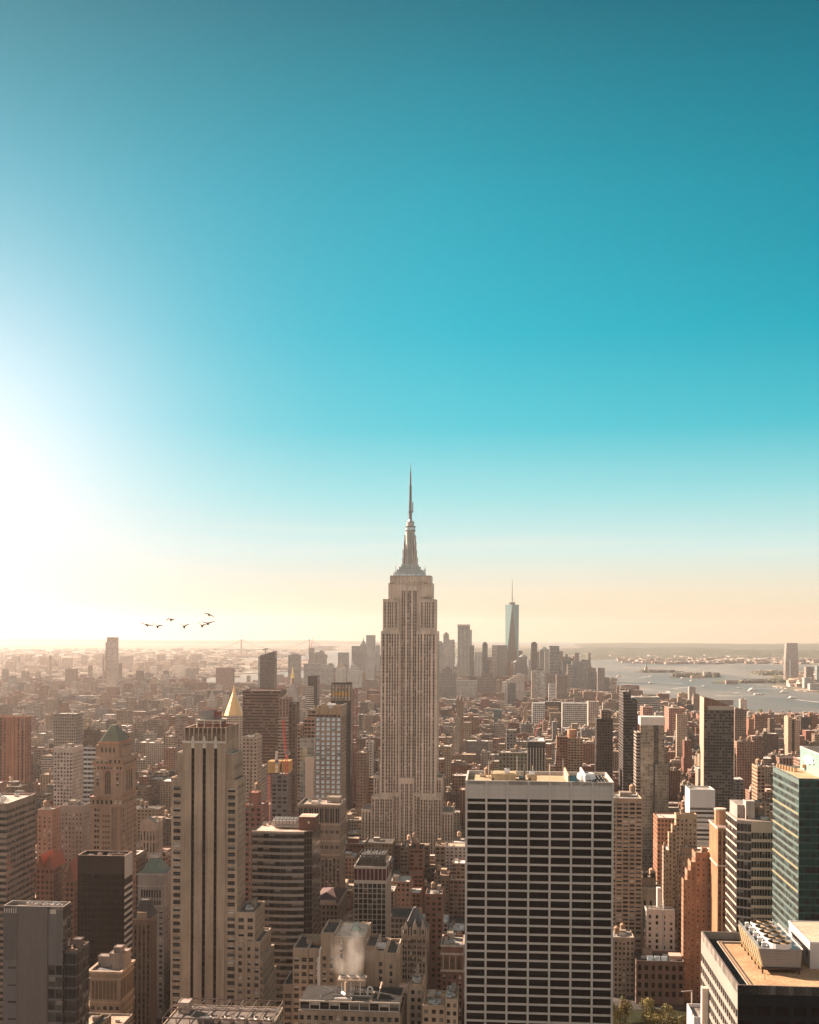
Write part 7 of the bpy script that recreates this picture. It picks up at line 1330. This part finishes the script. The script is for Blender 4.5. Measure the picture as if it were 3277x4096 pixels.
boat('orange hulled boat left of the red roofed terminal', 2770, 2725, 40, .2, 2)
boat('white boat leading a straight wake toward the far shore', 2958, 2753, 36, 3.1, 1, [(2966, 2753), (3040, 2754), (3130, 2755)])
boat('big white ferry in the middle of the right hand river', 3012, 2764, 62, .2, 3)
boat('small sailing launch with short wake below the red terminal', 2918, 2768, 24, 3.0, 1, [(2920, 2768), (2960, 2771)])
boat('low grey ferry with wake stretching left toward the dark tower', 3036, 2780, 60, .05, 1, [(3020, 2781), (2950, 2783), (2860, 2784)])
boat('white ferry left of the far shore tower foot', 3132, 2772, 56, 3.0, 3)
boat('white ferry heading left near the right edge with wake behind', 3166, 2795, 56, 3.2, 2, [(3176, 2797), (3220, 2803), (3277, 2808)])
tag(WK.build('wake_foam'), kind='stuff')

# ---------------------------------------------------------------- birds
def bird(label, px, py, D, ctrl, size=1.0):
    """ctrl: wing polyline from left tip to right tip, in units of half span: (x, z)"""
    X, Y, Z = at(px, py, D); b = MB(); n = len(ctrl); mid = n // 2; BC = (.045, .04, .035)
    sp = size * .95
    top, bot = [], []
    for i, (a, c) in enumerate(ctrl):
        ch = (.08 + .2 * (1 - abs(i - mid) / mid) ** .7) * size; th = (.008 + .05 * (1 - abs(i - mid) / mid) ** 1.5) * size
        top.append(((a * sp, -ch, c * sp), (a * sp, ch * .6, c * sp), (a * sp, 0, c * sp + th), (a * sp, 0, c * sp - th)))
    for i in range(n - 1):
        A, B_ = top[i], top[i + 1]
        for u, v in ((0, 2), (2, 1), (1, 3), (3, 0)): b.poly([A[u], B_[u], B_[v], A[v]], 'feather', BC)
    cz = ctrl[mid][1] * sp - .04; R_ = [(-.62, .03), (-.5, .06), (-.25, .1), (0, .12), (.22, .1), (.36, .07), (.45, .075), (.53, .05), (.62, .012)]
    for j in range(len(R_) - 1):
        (y0, r0), (y1, r1) = R_[j], R_[j + 1]
        for k in range(8):
            a0, a1 = k * math.pi / 4, (k + 1) * math.pi / 4; f = lambda y, r, a_: (r * size * math.cos(a_), y * .62 * size, cz + r * size * math.sin(a_) - .02)
            b.poly([f(y0, r0, a0), f(y0, r0, a1), f(y1, r1, a1), f(y1, r1, a0)], 'feather', BC)
    b.poly([(-.13 * size, -.5 * size, cz), (.1 * size, -.5 * size, cz), (.04 * size, -.3 * size, cz + .02), (-.04 * size, -.3 * size, cz + .02)], 'feather', BC)
    o = tag(b.build('bird'), label, 'bird', 'birds flying over the left skyline'); o.location = (X, Y, Z); o.rotation_euler = (R(-22), 0, 0)
m, t, p = newmat('feather'); p.inputs['Base Color'].default_value = (.03, .028, .026, 1); p.inputs['Roughness'].default_value = .8
SC_ = 320 / 1725; bp = lambda x, y: (560 + x * SC_, 2420 + y * SC_)
bird('bird gliding nearly flat wings, leftmost of the flock', *bp(157, 432), 152, [(-.85, .22), (-.5, .16), (-.2, .06), (0, 0), (.25, -.02), (.6, -.06), (1.0, -.12)])
bird('bird with left wing raised and right wing bent, second from the left', *bp(380, 470), 152, [(-.72, .56), (-.45, .42), (-.2, .16), (0, 0), (.25, .16), (.5, .2), (.82, .16)])
bird('bird with both wings arched down, higher above the lone harbour', *bp(672, 318), 152, [(-.66, -.12), (-.4, .12), (-.18, .1), (0, 0), (.22, .06), (.45, .06), (.66, -.26)])
bird('bird in a sharp V pose in the middle of the flock', *bp(955, 472), 152, [(-.66, .54), (-.42, .34), (-.2, .14), (0, 0), (.2, .18), (.4, .3), (.68, .4)])
bird('bird with steep left wing and level right wing near the right end', *bp(1340, 452), 152, [(-.62, .54), (-.4, .42), (-.16, .16), (0, 0), (.2, .12), (.42, .2), (.7, .18)])
bird('bird gliding with shallow V wings at the right end', *bp(1468, 402), 152, [(-.95, .3), (-.55, .18), (-.22, .06), (0, 0), (.3, .14), (.6, .24), (.98, .32)])
bird('highest bird with banked wings drooping to the right', *bp(1492, 208), 152, [(-.8, .28), (-.45, .18), (-.2, .08), (0, 0), (.25, -.08), (.55, -.24), (.9, -.44)])

# ---------------------------------------------------------------- park trees at the lower right
m, t, p = newmat('leaf'); g = G(t); g.l(g.mix(g.n('ShaderNodeObjectInfo').outputs['Random'], g.tint(), (.12, .1, .025, 1)), p.inputs['Base Color']); p.inputs['Roughness'].default_value = .7
g2 = [n for n in t.nodes if n.type == 'MIX'][0]; rnd_ = g.m('MULTIPLY', g.n('ShaderNodeObjectInfo').outputs['Random'], .4); g.l(rnd_, g2.inputs[0])
m, t, p = newmat('bark'); p.inputs['Base Color'].default_value = (.07, .05, .035, 1); p.inputs['Roughness'].default_value = .9
CR = []
for v_ in range(4):
    g_ = random.Random(70 + v_); b = MB(); cl = []
    for i in range(15): a = g_.uniform(0, 6.28); r = g_.uniform(0, .82) ** .6; z_ = g_.uniform(-.6, .85); k_ = math.sqrt(max(.1, 1 - (z_ * .9) ** 2)); cl.append((r * k_ * math.cos(a) * .9, r * k_ * math.sin(a) * .9, z_, g_.uniform(.26, .42)))
    for (cx, cy2, cz, cr) in cl:
        tn = g_.choice([(.2, .16, .03), (.14, .13, .028), (.24, .17, .035), (.16, .11, .028)])
        for i in range(230):
            d_ = Vector((g_.gauss(0, 1), g_.gauss(0, 1), g_.gauss(0, 1))).normalized() * cr * g_.uniform(.55, 1.05) ** .6; c0 = Vector((cx, cy2, cz)) + d_
            n_ = (d_.normalized() + Vector((g_.gauss(0, .5), g_.gauss(0, .5), g_.gauss(0, .5)))).normalized(); a_ = n_.orthogonal().normalized() * g_.uniform(.025, .05); b2 = n_.cross(a_) * g_.uniform(.7, 1.2)
            k_ = g_.uniform(.8, 1.2); b.poly([tuple(c0 - a_ - b2 * .4), tuple(c0 + a_ - b2 * .4), tuple(c0 + a_ * .5 + b2), tuple(c0 - a_ * .5 + b2)], 'leaf', tuple(q * k_ for q in tn))
    CR.append(b.mesh('crown'))
b = MB()
b.cyl(0, 0, .06, .035, 0, .55, 8, 'bark', cap=False)
for k in range(6): a = k * 1.05; b.bar((0, 0, .3 + .05 * k), (.3 * math.cos(a), .3 * math.sin(a), .72 + .04 * k), .016, 'bark')
TRUNK = b.mesh('trunk')
def tree(label, px, py, D, r, i, group='trees at the park edge'):
    X, Y, Z = at(px, py, D); root = tag(empty('tree', (X, Y, 2)), label, 'tree', group); top = Z - 2; o = link('crown', CR[i % 4], root); o.location = (0, 0, top - r * 1.05); o.scale = (r, r, r * 1.1); o.rotation_euler = (0, 0, i * 1.3); o = link('trunk', TRUNK, root); h = top * .95; o.scale = (h * .6, h * .6, h)
for i, (lab, px, py, r, dd) in enumerate((('yellow green tree tallest in the park, left of the white rooftop', 2583, 4000, 8.2, 770), ('tree crown leaning out right of the tallest park tree', 2670, 4014, 5.6, 782), ('rounded tree in front of the gap between the two tall park trees', 2628, 4034, 7.6, 765),
        ('tree beside the bright white rooftop corner', 2722, 4048, 7.4, 770), ('broad tree at the lower left of the park clump', 2602, 4056, 8.0, 752), ('tree cut by the frame below the leaning crown', 2672, 4060, 7.6, 755), ('tree at the foot of the white slab tower', 2500, 3996, 6.6, 775), ('dark tree half hidden by the white slab tower', 2462, 4004, 8, 770))):
    tree(lab, px, py, dd, r, i)

# ---------------------------------------------------------------- the general city fabric
PALS = [('red brick', (.32, .135, .09)), ('tan brick', (.4, .28, .19)), ('brown brick', (.21, .135, .1)), ('pale stone', (.5, .41, .33)), ('white brick', (.6, .51, .44)), ('grey concrete', (.32, .29, .27)), ('cream', (.5, .37, .25)), ('dark brown', (.12, .085, .065)), ('orange brick', (.4, .19, .11)), ('pinkish brick', (.42, .25, .18))]
PALW = (4, 5, 4, 4, 3, 3, 3, 2, 3, 3)
ROOFS = [('white', (.72, .66, .6)), ('pale grey', (.5, .45, .4)), ('tan', (.44, .33, .24)), ('dark', (.1, .085, .075)), ('brown', (.25, .17, .13))]
CAPS += [((2462 - CXP) / F, .36, 3900, (2838 - EYE) / F), ((840 - CXP) / F, (1240 - CXP) / F, 5700, (2738 - EYE) / F), (-.36, (900 - CXP) / F, 4600, (2735 - EYE) / F), ((1520 - CXP) / F, (2450 - CXP) / F, 4500, (2725 - EYE) / F), ((2400 - CXP) / F, .37, 700, (4060 - EYE) / F), ((2500 - CXP) / F, (2745 - CXP) / F, 790, (4090 - EYE) / F)]
CAPS.sort(key=lambda c: c[2])
rg = random.Random(11)
def inpoly(x, y, P_):
    k = False; j = len(P_) - 1
    for i in range(len(P_)):
        if (P_[i][1] > y) != (P_[j][1] > y) and x < (P_[j][0] - P_[i][0]) * (y - P_[i][1]) / (P_[j][1] - P_[i][1]) + P_[i][0]: k = not k
        j = i
    return k
LOTS = []
def lot(u0, u1, v0, v1, dens):
    uc, vc = (u0 + u1) / 2, (v0 + v1) / 2; X, Y = ungrid(uc, vc)
    if Y < 300 or abs(X) > .375 * Y + 30 or not inpoly(X, Y + 30, MANH): return
    for (a, b_, c, d) in REG:
        if u0 < b_ + 3 and u1 > a - 3 and v0 < d + 3 and v1 > c - 3: return
    if Y < 490 or Y < 530 and .03 < X / Y < .19 or Y < 765 and .165 < X / Y < .25: return
    if 700 < Y < 800 and (2440 - CXP) / F < X / Y < (2760 - CXP) / F: return
    right = X / Y > .16
    if Y < 1150: h = rg.lognormvariate(math.log(42), .55)
    elif Y < 2000: h = rg.lognormvariate(math.log(38), .5)
    elif Y < 2800: h = rg.lognormvariate(math.log(27 if not right else 24), .5)
    elif Y < 4700: h = rg.lognormvariate(math.log(19), .42)
    else: h = rg.lognormvariate(math.log(46 if X > -500 else 20), .55)
    if 1900 < Y < 4700 and rg.random() < (.05 if X > -300 else .085): h = rg.uniform(38, 72)
    if -160 < X < 160 and 760 < Y < 1000: h = min(h, 22 if X > 20 else 60)
    h = min(max(h, 9), 150); w2 = (u1 - u0) / 2
    t0, t1 = min((X - w2 - 14) / Y, (X + w2 + 14) / Y), max((X - w2 - 14) / Y, (X + w2 + 14) / Y)
    for (c0, c1, D, sl_) in CAPS:
        if D > Y + 5 and t1 > c0 and t0 < c1:
            hm = HC - sl_ * (v0 - 0) * 1.0 - rg.uniform(0, 5)
            h = min(h, hm)
    if Y > 4300 and X / Y > .155: h = min(h, 14)
    if Y < 640: h = min(h, HC - .325 * (Y + 15))
    if h < 5: return
    if Y < 2600 and rg.random() < .03: return
    pn = rg.choices(range(len(PALS)), [w * (2.2 if right and i in (0, 8, 9, 1) else 1) for i, w in enumerate(PALW)])[0]
    LOTS.append((u0, u1, v0, v1, h, pn, rg.choices(range(5), (5, 4, 4, 3, 2))[0], rg.choices(('punch', 'bigpunch', 'pier', 'ribbon', 'balcony'), (7, 3, 2, 1.4, 2))[0], rg.uniform(.82, 1.12), rg.random(), Y, X))
v = 250.
while v < 6900:
    st = 80. if v < 4300 else 92.
    u = -2900.; 
    while u < 2400:
        L_ = 250. if rg.random() < .6 else 140.
        X, Y = ungrid(u + L_ / 2, v)
        if abs(X) < .38 * max(Y, 200) + L_:
            for row in (0, 1):
                a = u + 12
                while a < u + L_ - 12:
                    big = 1 if v < 2400 else 1.25 if v < 3600 else 1.6
                    wv = rg.choice((9, 14, 18, 22, 26, 30, 40)) * big; b_ = min(a + wv, u + L_ - 10)
                    if b_ - a > 6:
                        d_ = rg.uniform(22, 30); v0 = v + 8 + row * 32; lot(a, b_ - rg.choice((0, 0, .6)), v0 + (0 if row == 0 else 30 - d_), v0 + (d_ if row == 0 else 30), 1)
                    a = b_
        u += L_ + 16
    v += st
# how much of each is likely to show: nearest first into a coarse coverage grid
import array
GW, GH = 410, 512
cov = [bytearray(GW) for _ in range(GH)]
def box_px(u0, u1, v0, v1, h):
    xs_, ys_ = [], []
    for (a, b_) in ((u0, v0), (u1, v0), (u1, v1), (u0, v1)):
        X, Y = ungrid(a, b_)
        xs_.append(CXP + X / Y * F); ys_.append(EYE + (HC - h) / Y * F); yb = EYE + HC / Y * F
        ys_.append(EYE + (HC - 0) / Y * F)
    return min(xs_) / 8, max(xs_) / 8, min(ys_) / 8, max(ys_) / 8
for (a, b_, c, d), hh in [(r, None) for r in REG]: pass
items = []
BL = {}
for i, lt in enumerate(LOTS): items.append((lt[10], 0, i, box_px(lt[0], lt[1], lt[2], lt[3], lt[4])))
def all_b(): return HEROB
for hb in HEROB:
    if hb.Y > 0: x0, x1, y0, y1 = box_px(*REGOF[id(hb)], hb.H) if id(hb) in REGOF else (0, 0, 0, 0); items.append((hb.Y, 1, 0, (x0, x1, y0, y1)))
items.sort(key=lambda q: q[0]); VIS = {}
for Yq, kd, i, (x0, x1, y0, y1) in items:
    a, b_ = max(0, int(x0)), min(GW, int(x1) + 1); c, d = max(0, int(y0)), min(GH, int(y1) + 1); n_ = 0
    if a < b_:
        for y in range(c, d):
            seg = cov[y][a:b_]; n_ += (b_ - a) - sum(seg); cov[y][a:b_] = b'\x01' * (b_ - a)
    if kd == 0 and n_ > 0: VIS[i] = n_ * min(1., (x1 - x0) / max(1e-6, b_ - a)) if b_ > a else 0
ORDER = sorted(VIS, key=VIS.get, reverse=True)
NIND = 285
IND = set(ORDER[:NIND])
BULKM = {}
def fill_mesh(b, lt, x0, x1, y0, y1, parts=None):
    h, pn, rn, sty, k, q = lt[4:10]; c = tuple(min(.85, x * k * .64) for x in PALS[pn][1]); rc = ROOFS[rn][1]; g = random.Random(int(q * 1e6))
    bay, fh = g.uniform(2.8, 4.2), g.uniform(3.2, 4.0); w_, d_ = x1 - x0, y1 - y0
    setb = h > 45 and g.random() < .5
    z = lambda o: o
    if setb:
        h1 = h * g.uniform(.55, .8); b.wbox(x0, x1, y0, y1, 0, h1, sty, c, bay, fh, .9, rc); i0, i1, i2, i3 = x0 + w_ * g.uniform(0, .2), x1 - w_ * g.uniform(0, .2), y0 + d_ * g.uniform(.0, .25), y1 - d_ * g.uniform(0, .15)
        b.wbox(i0, i1, i2 + .05, i3, h1 - .9, h, sty, c, bay, fh, .9, rc)
    else:
        i0, i1, i2, i3 = x0, x1, y0, y1; b.wbox(x0, x1, y0, y1, 0, h, sty, c, bay, fh, .9, rc)
        if g.random() < .4: o = g.uniform(.3, .7); b.box(x0 - o, x1 + o, y0 - o, y0 - .01, h - 1.3, h - .5, 'masonry', tuple(x * 1.05 for x in c), bot=True)
    feat = []
    zr = h - .9; W2, D2 = i1 - i0, i3 - i2
    def tgt(n):
        if parts is None: return b
        m_ = MB(); parts.append((n, m_)); return m_
    r = g.random()
    if r < .72 and W2 > 7:
        f = tgt('bulkhead'); a = g.uniform(.1, .5); ww = g.uniform(.2, .42); bx0 = i0 + W2 * a; f.box(bx0, bx0 + W2 * ww, i2 + D2 * g.uniform(.2, .5), i2 + D2 * g.uniform(.6, .9), zr, zr + g.uniform(2.5, 5.5), 'masonry', c if g.random() < .6 else (.3, .24, .2), tm='roof', tcol=ROOFS[g.randrange(5)][1]); feat.append('bulkhead')
    nt_ = 0
    if 560 < lt[10] < 3200 and g.random() < .5 and h > 14:
        nt_ = 1 if g.random() < .75 else 2
        for kq in range(nt_):
            f = tgt('water_tank'); tx, ty = i0 + W2 * g.uniform(.2, .8), i2 + D2 * g.uniform(.2, .85); r_ = g.uniform(1.6, 2.4); zz = zr + g.uniform(2, 6); tc_ = g.choice([(.34, .22, .15), (.26, .18, .13), (.42, .28, .19)])
            f.cyl(tx, ty, r_, r_, zz, zz + 4, 8, 'masonry', tc_, False); f.cyl(tx, ty, r_ * 1.08, 0, zz + 4, zz + 5.4, 8, 'masonry', tuple(x * 1.2 for x in tc_), False); f.box(tx - r_ * .6, tx + r_ * .6, ty - r_ * .6, ty + r_ * .6, zr, zz, 'metal', (.08, .07, .06), False)
    if lt[10] < 2200 and W2 > 6:
        for kq in range(g.randint(1, 3)): f = tgt('roof_equipment') if parts is not None else b; tx, ty = i0 + W2 * g.uniform(.08, .8), i2 + D2 * g.uniform(.05, .8); f.box(tx, tx + g.uniform(1, 3), ty, ty + g.uniform(1, 2.5), zr, zr + g.uniform(.8, 2.2), 'panel', g.choice([(.5, .45, .4), (.3, .27, .24), (.65, .6, .55), (.14, .12, .11)]))
    return nt_, feat, setb
STUFF = MB(); FILL = []
for i, lt in enumerate(LOTS):
    u0, u1, v0, v1 = lt[:4]
    if i in IND:
        X, Y = ungrid(u0, v0); b = MB(); parts = []; nt_, feat, setb = fill_mesh(b, lt, 0, u1 - u0, 0, v1 - v0, parts)
        nm = {0: 'brick_building', 1: 'brick_building', 2: 'brick_building', 3: 'stone_building', 4: 'brick_building', 5: 'concrete_building', 6: 'stone_building', 7: 'dark_building', 8: 'brick_building', 9: 'brick_building'}[lt[5]]
        o = b.build(nm); o.location = (X, Y, 0); o.rotation_euler = (0, 0, -GA)
        for n_, m_ in parts: m_.build(n_, o)
        FILL.append((o, lt, nt_, feat, setb))
    else: fill_mesh(STUFF, lt, u0, u1, v0, v1)
o = tag(STUFF.build('city_blocks'), kind='stuff'); o.rotation_euler = (0, 0, -GA)
# wording: each remaining block is told apart by look and by the landmark it stands next to
USED = {}
def ppx(X, Y, Z): return CXP + X / Y * F, EYE + (HC - Z) / Y * F
HP = [(h_, (h_.xr[0] + h_.xr[1]) / 2, h_.px[1]) for h_ in HERO]
for o, lt, nt_, feat, setb in FILL:
    u0, u1, v0, v1, h = lt[:5]; X, Y = ungrid((u0 + u1) / 2, v0); px, py = ppx(X, Y, h)
    w_ = u1 - u0; hw = 'tall ' if h > 60 else 'low ' if h < 22 else ''; ww = 'narrow ' if w_ < 15 else 'wide ' if w_ > 34 else ''
    rel = []
    for h_, hx, hy in HP:
        dx = (px - hx); yb = h_.pyb or hy + 200; inside = h_.xr[0] - 10 < px < h_.xr[1] + 10; dyb = 0 if hy < py < yb else min(abs(py - hy), abs(py - yb))
        d_ = math.hypot(max(0, abs(dx) - (h_.xr[1] - h_.xr[0]) / 2), dyb)
        if inside: wd_ = 'at the foot of' if py > yb - 30 and Y < h_.Y + 60 else 'in front of' if Y < h_.Y else 'behind'
        else: wd_ = 'just right of' if dx > 0 and d_ < 120 else 'right of' if dx > 0 else 'just left of' if d_ < 120 else 'left of'
        rel.append((d_, wd_, h_.short))
    rel.sort(); tk = ' and two roof tanks' if nt_ == 2 else ' and roof tank' if nt_ else ''; st_ = 'stepped ' if setb else ''
    col, rf = PALS[lt[5]][0], ROOFS[lt[6]][0]; use_ = {'punch': 'small windowed', 'bigpunch': 'loft', 'pier': 'ribbed', 'ribbon': 'striped', 'balcony': 'apartment'}[lt[7]]
    cands = []
    for d_, wd_, sh in rel[:4]:
        cands += [f"{hw}{st_}{col} block with {rf} roof{tk}, {wd_} {sh}", f"{ww}{hw}{st_}{col} block with {rf} roof, {wd_} {sh}", f"{ww}{hw}{st_}{col} {use_} block, {rf} roof, {wd_} {sh}", f"{ww}{hw}{col} {use_} block {wd_} {sh}"]
    for q_ in ('nearer', 'farther', 'third', 'fourth', 'fifth', 'sixth'): cands += [q_ + f" {hw}{col} block, {rf} roof, {wd_} {sh}" for d_, wd_, sh in rel[:2]]
    lab = None
    for c in cands:
        c = ' '.join(c.split())
        if len(c.split()) <= 16 and c not in USED: lab = c; break
    USED[lab or cands[0]] = 1; tag(o, lab or cands[0], 'building', 'ordinary city buildings between the towers')

# ---------------------------------------------------------------- street and park trees seen only as dots of foliage
b = MB(); rg = random.Random(21)
def dot(X, Y, r):
    tn = rg.choice([(.1, .09, .03), (.07, .075, .025), (.13, .1, .03), (.09, .065, .03)])
    for _ in range(26):
        d_ = Vector((rg.gauss(0, 1), rg.gauss(0, 1), rg.gauss(0, .8))).normalized() * r * rg.uniform(.5, 1.05); c0 = Vector((X, Y, 2.6 + r * 1.25)) + d_; a_ = d_.orthogonal().normalized() * r * .38; b2 = d_.normalized().cross(a_); b.poly([tuple(c0 - a_ - b2), tuple(c0 + a_ - b2 * .6), tuple(c0 + a_ * .6 + b2), tuple(c0 - a_ + b2 * .7)], 'leaf', tn)
GRIDB = {}
for lt in LOTS:
    for iu in range(int(lt[0] // 40), int(lt[1] // 40) + 1):
        for iv in range(int(lt[2] // 40), int(lt[3] // 40) + 1): GRIDB.setdefault((iu, iv), []).append(lt)
n_ = 0
while n_ < 1500:
    Y = rg.uniform(1300, 4600); X = rg.uniform(-.36, .36) * Y; u, v = grid(X, Y)
    if not inpoly(X, Y, MANH) or any(l[0] - 2 < u < l[1] + 2 and l[2] - 2 < v < l[3] + 2 for l in GRIDB.get((int(u // 40), int(v // 40)), ())) or any(a - 2 < u < c + 2 and d - 2 < v < e + 2 for a, c, d, e in REG): n_ += .2; continue
    dot(X, Y, rg.uniform(3, 6)); n_ += 1
for _ in range(300): X, Y = gnd(rg.uniform(690, 790), rg.uniform(2795, 2832), 2); dot(X, Y, rg.uniform(5, 8))
tag(b.build('street_trees'), kind='stuff')

# ---------------------------------------------------------------- far shores: sheds, houses and tanks too many to count
b = MB(); rg = random.Random(5)
def scatter(n, px0, px1, py0, py1, hmin, hmax, wmin, wmax, cols):
    for _ in range(n):
        px, py = rg.uniform(px0, px1), rg.uniform(py0, py1); X, Y = gnd(px, py, 3); w_, d_, h = rg.uniform(wmin, wmax), rg.uniform(wmin, wmax), rg.uniform(hmin, hmax); c = rg.choice(cols); b.box(X, X + w_, Y, Y + d_, 2, 3 + h, 'masonry', c, tm='roof', tcol=rg.choice(cols))
WA = [(.45, .34, .26), (.6, .5, .42), (.3, .2, .15), (.36, .26, .2), (.24, .18, .14)]; GR = [(.08, .08, .05), (.1, .09, .06), (.13, .11, .08), (.07, .06, .05)]
scatter(900, -300, 960, 2632, 2712, 6, 22, 14, 60, WA); scatter(120, -300, 800, 2640, 2712, 30, 75, 25, 60, WA); scatter(500, -600, 1300, 2598, 2632, 8, 25, 20, 90, WA); scatter(160, 1000, 1250, 2640, 2680, 8, 18, 30, 110, WA)
scatter(260, 2460, 3277, 2636, 2656, 6, 20, 20, 110, [(.27, .21, .17), (.36, .29, .24), (.18, .12, .09), (.14, .11, .09)]); scatter(120, 3150, 3277, 2700, 2750, 8, 30, 20, 60, WA); scatter(140, 1800, 3277, 2606, 2634, 8, 24, 30, 140, [(.5, .4, .32), (.36, .3, .24)])
scatter(130, 2560, 2690, 2685, 2689, 6, 12, 8, 22, GR); scatter(200, 2690, 2870, 2698, 2708, 7, 16, 10, 26, GR); scatter(220, 2960, 3130, 2722, 2731, 5, 10, 10, 30, GR); scatter(90, 3020, 3140, 2686, 2700, 5, 9, 12, 40, GR)
for _ in range(60):
    X, Y = gnd(rg.uniform(2880, 3277), rg.uniform(2638, 2646), 3); r_ = rg.uniform(20, 42); b.cyl(X, Y, r_, r_, 2, 3 + rg.uniform(12, 20), 12, 'painted', (.4, .34, .28))
tag(b.build('distant_shore_buildings'), kind='stuff')
# harbour gantry masts on the far shore
for i, (lab, px, py0, py1) in enumerate((('tall thin gantry mast left of the far shore tower', 3093, 2612, 2655), ('pair leg gantry mast nearer the far shore tower', 3130, 2618, 2657))):
    X, Y, Z = at(px, py0, 9300); b = MB(); b.bar((0, 0, 0), (0, 0, Z), 2.2, 'metal', (.5, .4, .33)); b.bar((-14, 0, Z * .7), (26, 0, Z * .86), 1.6, 'metal', (.5, .4, .33)); b.bar((16, 0, 0), (16, 0, Z * .8), 1.6, 'metal', (.5, .4, .33)); o = tag(b.build('gantry_crane'), lab, 'crane'); o.location = (X, Y, 2)

# ---------------------------------------------------------------- the hazy air, one even box round the city
m = bpy.data.materials.new('haze_air'); m.use_nodes = True; t = m.node_tree; t.nodes.clear(); g = G(t)
o_ = g.n('ShaderNodeOutputMaterial'); pv = g.n('ShaderNodeVolumePrincipled'); g.l(pv.outputs[0], o_.inputs['Volume'])
pv.inputs['Color'].default_value = (1.0, .91, .85, 1); pv.inputs['Density'].default_value = 2.9e-5; pv.inputs['Anisotropy'].default_value = .65
me = bpy.data.meshes.new('haze'); b = MB(); q = 29500.; b.box(-q, q, -1500, q, -3, 552, 'masonry', bot=True)
me.from_pydata(b.v, [], b.f); me.materials.append(m); tag(link('haze', me), kind='stuff')
